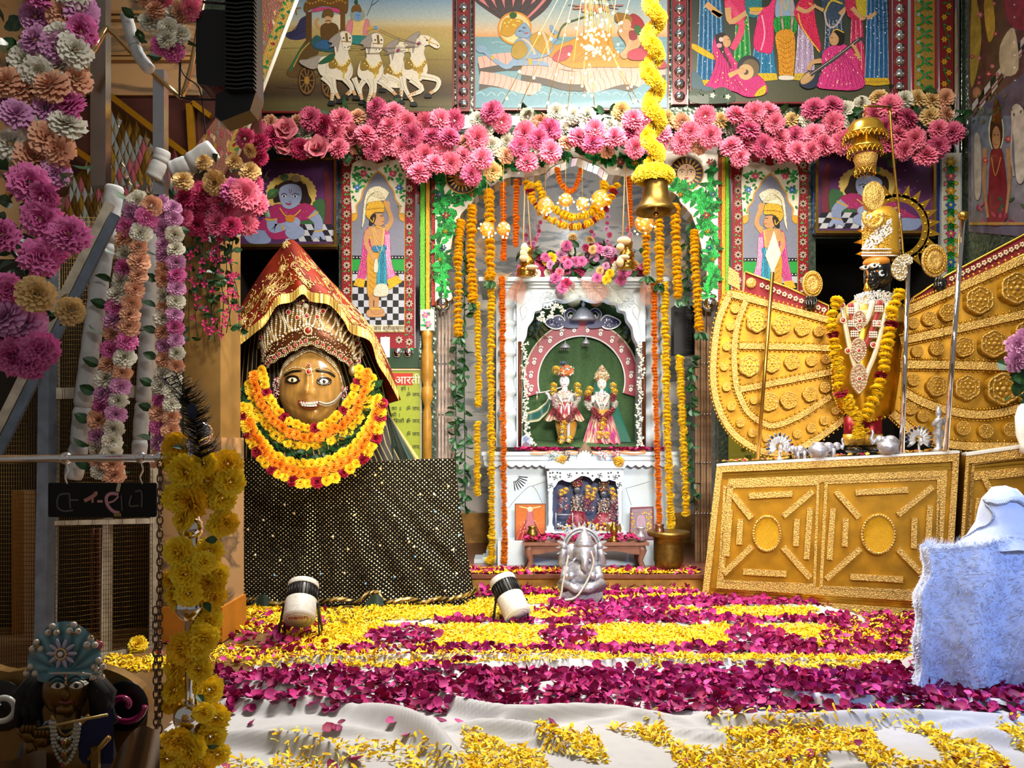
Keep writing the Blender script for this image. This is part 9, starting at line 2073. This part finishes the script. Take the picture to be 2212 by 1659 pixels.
for i,(x,y,r) in enumerate(((1178,445,18),(1222,432,15),(1258,440,14),(1296,430,19),(1052,495,16),(1088,494,15),(1392,482,21))):
 g = thing('glass_light_ball',['fairy-lit glass ball at the left end of the yellow swag','fairy-lit glass ball left of the swag middle','fairy-lit glass ball right of the swag middle','fairy-lit glass ball at the right end of the yellow swag','fairy-lit glass ball on the wide gold marigold string','fairy-lit glass ball on the orange string at the left of the arch','fairy-lit glass ball beneath the brass bell'][i],'light',P(x,y+r,5.7),'fairy-lit glass balls in the arch'); Yg = 5.7
 mb = MB(); mb.ball(P(x,y,Yg),S(r,Yg),n=16,m=12); mb.build('glass',M['gball'],g); mb = MB(); mb.tube([P(x,y-r,Yg),P(x,345,Yg)],.0015,'#b8923c',4); mb.build('wire',M['golda'],g)
 for k in range(13): a = R.uniform(0,6.3); q = R.uniform(.3,1.25); link('fairy_bulb',bl_me,g,Matrix.Translation(P(x+r*q*math.cos(a),y+4+r*q*math.sin(a),Yg-.05))@Matrix.Scale(S(2.1,Yg),4))
 light('ball_glow','POINT',tuple(P(x,y,Yg-.12)),(0,0,0),.7,(1,.72,.36),.04)
# hanging brass pots with fleece
for x,y,l in ((1137,575,'stacked brass pots with cream fleece hanging left above the shrine'),(1352,560,'stacked brass pots with cream fleece hanging right above the shrine')):
 g = thing('hanging_pots',l,'pot',P(x,y+22,5.8)); Yg = 5.8
 mb = MB(); LP(mb,x+2,Yg,[(8,y-42),(13,y-36),(12,y-26),(9,y-22),(16,y-12),(17,y-4),(13,y+2)],n=20,dy=1); mb.build('upper_pot',M['brass'],g); mb = MB(); LP(mb,x,Yg,[(14,y+2),(20,y+6),(21,y+14),(18,y+18),(21,y+20),(14,y+24)],n=20,dy=1); mb.build('lower_pot',M['brass'],g)
 mb = MB(); mb.tube([P(x-8,y-10,Yg-.03),P(x-2,352,Yg)],S(1.5,Yg),'#a88a60',5); mb.tube([P(x+12,y-10,Yg),P(x-2,352,Yg)],S(1.2,Yg),'#a88a60',5); mb.build('string',M['cloth'],g)
 mb = MB()
 for dx,dy_,rx,ry in ((-4,-38,8,12),(-6,-18,9,8),(12,2,14,5),(-6,-28,8,10)) if x < 1250 else ((-4,-40,15,9),(-12,-26,9,9),(-4,-4,12,6),(-12,6,8,12)): mb.ball(P(x+dx,y+dy_,Yg-.10),(S(rx,Yg),.03,S(ry,Yg)),'#c8ac80',12,8)
 mb.build('fleece',mat('fleece','#c8ac80',rough=.95,bump=1,bs=120,sheen=.5) if 'flc' not in M else M['flc'],g); M['flc'] = bpy.data.materials['fleece']
# ---------------------------------------------------------------- silver elephant-headed deity
GYs = 5.05; s = GYs/F; e = thing('silver_deity','silver elephant-headed seated deity with a rayed halo on the petals','statue',FL(1256,1302)); V = lambda x,y,d=0.: P(x,y,GYs-d)
mb = MB(); z0 = 1302; mb.prism([V(x,y,.10) for x,y in ((1212,z0),(1216,1268),(1300,1268),(1305,z0))],(0,.2,0)); mb.prism([V(x,y,.105) for x,y in ((1214,1276),(1215,1270),(1301,1270),(1302,1276))],(0,.2,0)); mb.build('seat_block',M['silver'],e)
mb = MB(); mb.ball(V(1258,1240,.03),(34*s,28*s,32*s),n=20,m=14); mb.ball(V(1258,1222,.0),(38*s,20*s,18*s),n=16,m=10)
mb.ball(V(1262,1192,.05),(24*s,24*s,24*s),n=18,m=12); mb.tube([V(1262,1196,.10),V(1264,1212,.13),V(1262,1226,.135),V(1266,1234,.13),V(1272,1230,.12)],[11*s,9*s,7*s,5.5*s,4*s],n=10)
mb.ball(V(1235,1192,.02),(15*s,5*s,18*s),n=12,m=8); mb.ball(V(1289,1194,.0),(12*s,5*s,18*s),n=12,m=8)
for sg in (-1,1):
 X = lambda x: 1257+sg*(x-1257)
 mb.tube([V(X(1292),1222,.0),V(X(1302),1214,.02),V(X(1298),1196,.03),V(X(1296),1186,.03)],[10*s,9*s,7*s,6*s],n=8); mb.ball(V(X(1296),1180,.03),(7*s,6*s,9*s),n=10,m=8)
 mb.tube([V(X(1288),1228,.05),V(X(1296),1246,.08),V(X(1282),1248,.13)],[11*s,9*s,7*s],n=8); mb.ball(V(X(1280),1244,.14),(8*s,6*s,8*s),n=10,m=8)
 mb.tube([V(X(1266),1262,.05),V(X(1296),1264,.11),V(X(1270),1270,.15),V(X(1250),1272,.13)],[15*s,15*s,11*s,8*s],n=10)
 mb.tube([V(X(1270),1206,.10),V(X(1276),1212,.13)],[3*s,2*s],n=6)
mb.build('body',M['silver'],e)
mb = MB(); mb.lathe([(20*s,0),(22*s,6*s),(17*s,14*s),(14*s,22*s),(8*s,28*s),(5*s,36*s),(1*s,42*s)],V(1262,1180,.05),n=18); mb.build('crown',M['silver'],e)
for r in (34,40): mb = MB(); mb.tube([V(1257+r*math.cos(a),1184+r*1.06*math.sin(a),-.06) for a in (PI*(.75+1.5*k/30) for k in range(31))],3.4*s,n=7); mb.build('halo_ring',M['silver'],e)
for k in range(20): a = PI*(.78+1.44*k/19); mb = MB(); mb.prism([V(1257+r*math.cos(a+d),1184+r*1.05*math.sin(a+d),-.06) for r,d in ((40,-.07),(48,-.06),(56,0),(48,.06),(40,.07))],(0,.012,0)); mb.build('halo_ray',M['silver'],e)
mb = MB(); tubepx(mb,[(1228,1200),(1222,1230),(1216,1260),(1210,1292),(1198,1298)],GYs-.12,(4,5),'#c8c0b4',5); tubepx(mb,[(1276,1190),(1282,1216),(1268,1256),(1244,1290),(1220,1296)],GYs-.17,(4,5),'#c8c0b4',5); mb.build('thread',M['cloth'],e)
for x,y in ((1240,1250),(1280,1244)): pass
# ---------------------------------------------------------------- white spot lamps on the floor
def spotlamp(label,pb,pf,Yb,Yf,r,base,txt):
 e = thing('spot_lamp',label,'lamp',base); a,b = P(*pb,Yb),P(*pf,Yf); d = (b-a); L = d.length; Mx = d.to_track_quat('Z','Y').to_matrix(); rr = r*(Yb+Yf)/2/F
 def ring(name,t0,t1,r0,r1,m,n=32): mb = MB(); mb.lathe([(r0*.985,L*t0),(r0,L*t0+.003),(r1,L*t1-.003),(r1*.985,L*t1)],a,n=n,M=Mx); return mb.build(name,m,e)
 ring('rear_shell',0,.5,rr,rr*1.0,M['lampw']); ring('ribbed_band',.49,.86,rr*.94,rr*.94,M['black']); ring('front_ring',.85,1.0,rr*1.0,rr*.98,M['lampw'])
 for k in range(26):
  t = 2*PI*k/26; mb = MB(); c0 = Mx@Vector((rr*.97*math.cos(t),rr*.97*math.sin(t),0)); mb.tube([a+c0+d*.50,a+c0+d*.85],.0035,n=4); mb.build('rib',M['black'],e)
 mb = MB(); mb.lathe([(rr*.99,-.004),(rr*.97,.004)],a,n=32,M=Mx); bp = mb.build('back_plate',M['white'],e)
 for q in (.55,.8): mb = MB(); mb.tube([a-d.normalized()*.005+Mx@Vector((rr*q*math.cos(t),rr*q*math.sin(t),0)) for t in (2*PI*k/30 for k in range(30))],.0008,n=4,closed=True); mb.build('groove',M['steel'],bp)
 if txt:
  cu = bpy.data.curves.new('lettering','FONT'); cu.body = txt; cu.size = rr*.62; cu.align_x = 'CENTER'; cu.extrude = .0004
  o = bpy.data.objects.new('tmp',cu); COL.objects.link(o); me = bpy.data.meshes.new_from_object(o.evaluated_get(bpy.context.evaluated_depsgraph_get())); bpy.data.objects.remove(o)
  me.materials.append(mat('red_print','#a02020',rough=.5)); z_ = -d.normalized(); x_ = Vector((1,0,0)); y_ = z_.cross(x_).normalized(); x_ = y_.cross(z_)
  link('lettering',me,e,Matrix.Translation(a+z_*.006+y_*rr*.1)@Matrix((x_,y_,z_)).transposed().to_4x4())
 mid = a+d*.42; side = Vector((0,1,0)).cross(d).normalized() if abs(d.normalized().y) < .98 else Vector((1,0,0)); side.z *= .0; side.normalize()
 for sg in (-1,1):
  p0 = mid+side*sg*rr*1.06; mb = MB(); mb.ball(p0,.012,n=10,m=6); ft = Vector((p0.x+sg*rr*.25,p0.y-.05,.004)); f2 = Vector((p0.x+sg*rr*.15,p0.y+.06,.004)); mb.bar(p0,ft,.007,.014); mb.bar(p0,f2,.007,.014); mb.bar(ft,f2,.014,.006); mb.build('bracket',M['black'],e)
 mb = MB(); mb.bar(Vector((mid.x-rr*1.2,mid.y-.05,.005)),Vector((mid.x+rr*1.2,mid.y-.05,.005)),.012,.006); mb.build('foot_bar',M['black'],e)
 l = light('spot_lamp_beam','SPOT',tuple(b+d*.05),tuple(b+d*3),26,(1,.8,.5),.05,spot=70)
M['lampw'] = mat('chipped_white_paint','#c8c6c0',rough=.45,nz=.15,ns=60)
spotlamp('white spot lamp aimed at the sequinned drape with its back to the camera',(646,1337),(656,1262),4.08,4.22,34,FL(648,1378),'neon')
spotlamp('white spot lamp with black ribs tilted on an A-shaped bracket beside the silver deity',(1118,1328),(1084,1252),4.42,4.56,30,FL(1105,1352),None)
mb = MB(); mb.tube([FL(x,y,.012) for x,y in cr([(1070,1345),(1040,1335),(1000,1340),(960,1326),(930,1335),(900,1345)],5,False)],.004,n=5); mb.build('power_cable',M['black'],None,'thin black cable lying on petals beside the tilted spot lamp','cable')
# ---------------------------------------------------------------- cotton-covered figure at the right
M['cotton'] = mat('cotton_wool','#bcc6de',rough=.95,nz=.06,ns=14,bump=.35,bs=60,sheen=.4)
CYc = 3.3; e = thing('cotton_figure','figure wrapped in white cotton wool with a beaded shawl at the right','statue',FL(2110,1482))
from mathutils import noise as mnoise
def cot(u,v,o=0.):
 xl,xr = lerp(1986,1952,v**1.6)+7*math.sin(v*9)+5*math.sin(v*23+1),2330; tp = max(0,.14-v)/.14; v = max(0,v-.14)/.86; y = lerp(1176+8*math.sin(u*7),1484,v); t = (u-.12)/.88; x = xl if t < 0 else lerp(xl,xr,t)
 Yp = CYc-.02-.10*v+(0 if t >= 0 else -t*2.2)+.06*max(0,.05-abs(t))/.05+.30*tp**1.5; y -= 18*math.sin(tp*1.57)-tp*12; x += 22*tp*(1-u)
 p = P(x,y,Yp); f = .035*math.sin(x*.045+1.2*math.sin(v*2.4))*(.3+v); n_ = mnoise.noise(p*5)*.024+mnoise.noise(p*18)*.007
 return Vector((p.x,p.y-f-n_-o,max(.004,p.z)))
mb = MB(); mb.grid(cot,110,100); (lambda *a: None)(lambda u,v: Vector((P(lerp(1992,2330,u),0,lerp(CYc-.03,CYc+.3,v)).x,lerp(CYc-.03,CYc+.3,v),cot(.5,0).z+.02*math.sin(v*3)+.012*mnoise.noise(Vector((u*9,v*6,0))))),30,10); mb.build('cotton_body',M['cotton'],e)
mb = MB(); s = CYc/F
def hd(u,v):
 a = u*2*PI; pr = [(2,1050),(26,1056),(44,1076),(50,1100),(56,1128),(72,1156),(96,1180)]; r,y = interp(pr,v); p = P(2168,y,CYc+.10); rr = r*s*(1+.06*math.sin(a*5)*v); return Vector((p.x+rr*math.cos(a),p.y+rr*.8*math.sin(a),p.z+.010*mnoise.noise(Vector((math.cos(a)*3,math.sin(a)*3,v*5)))))
mb.grid(hd,40,24); mb.build('shawled_head',M['cotton'],e)
mb = MB()
for i in range(40): t = i/39; p = hd(.5+.5*t,.40+.04*math.sin(t*9)+.1*(t-.5)); mb.ball(p+Vector((0,-.006,0)),3.6*s,'#9aa4b8',7,5); p = hd(.53+.08*math.sin(t*5),.42+.5*t); mb.ball(p+Vector((0,-.006,0)),3*s,'#9aa4b8',6,4)
mb.build('beaded_edge',M['silvera'],e,kind='stuff')
mb = MB()
for i in range(5200):
 u,v = R.uniform(.02,1),R.random()
 if i % 5 == 0: v = R.uniform(.05,.17)
 if i % 5 == 1: u = R.uniform(.06,.15)
 p = cot(u,v,.004); a = R.uniform(0,6.3); l = R.uniform(.012,.035); d = Vector((math.cos(a)*.8,-.35,math.sin(a)*.8+(.5 if v < .17 else 0)))*l; w_ = Vector((-math.sin(a),0,math.cos(a)))*.0011
 mb.add([p-w_,p+w_,p+d*.6+w_*.8+Vector((0,-.004,0)),p+d],[(0,1,2,3)],'#ffffff')
mb.build('cotton_fluff',M['cotton'],e,kind='stuff')
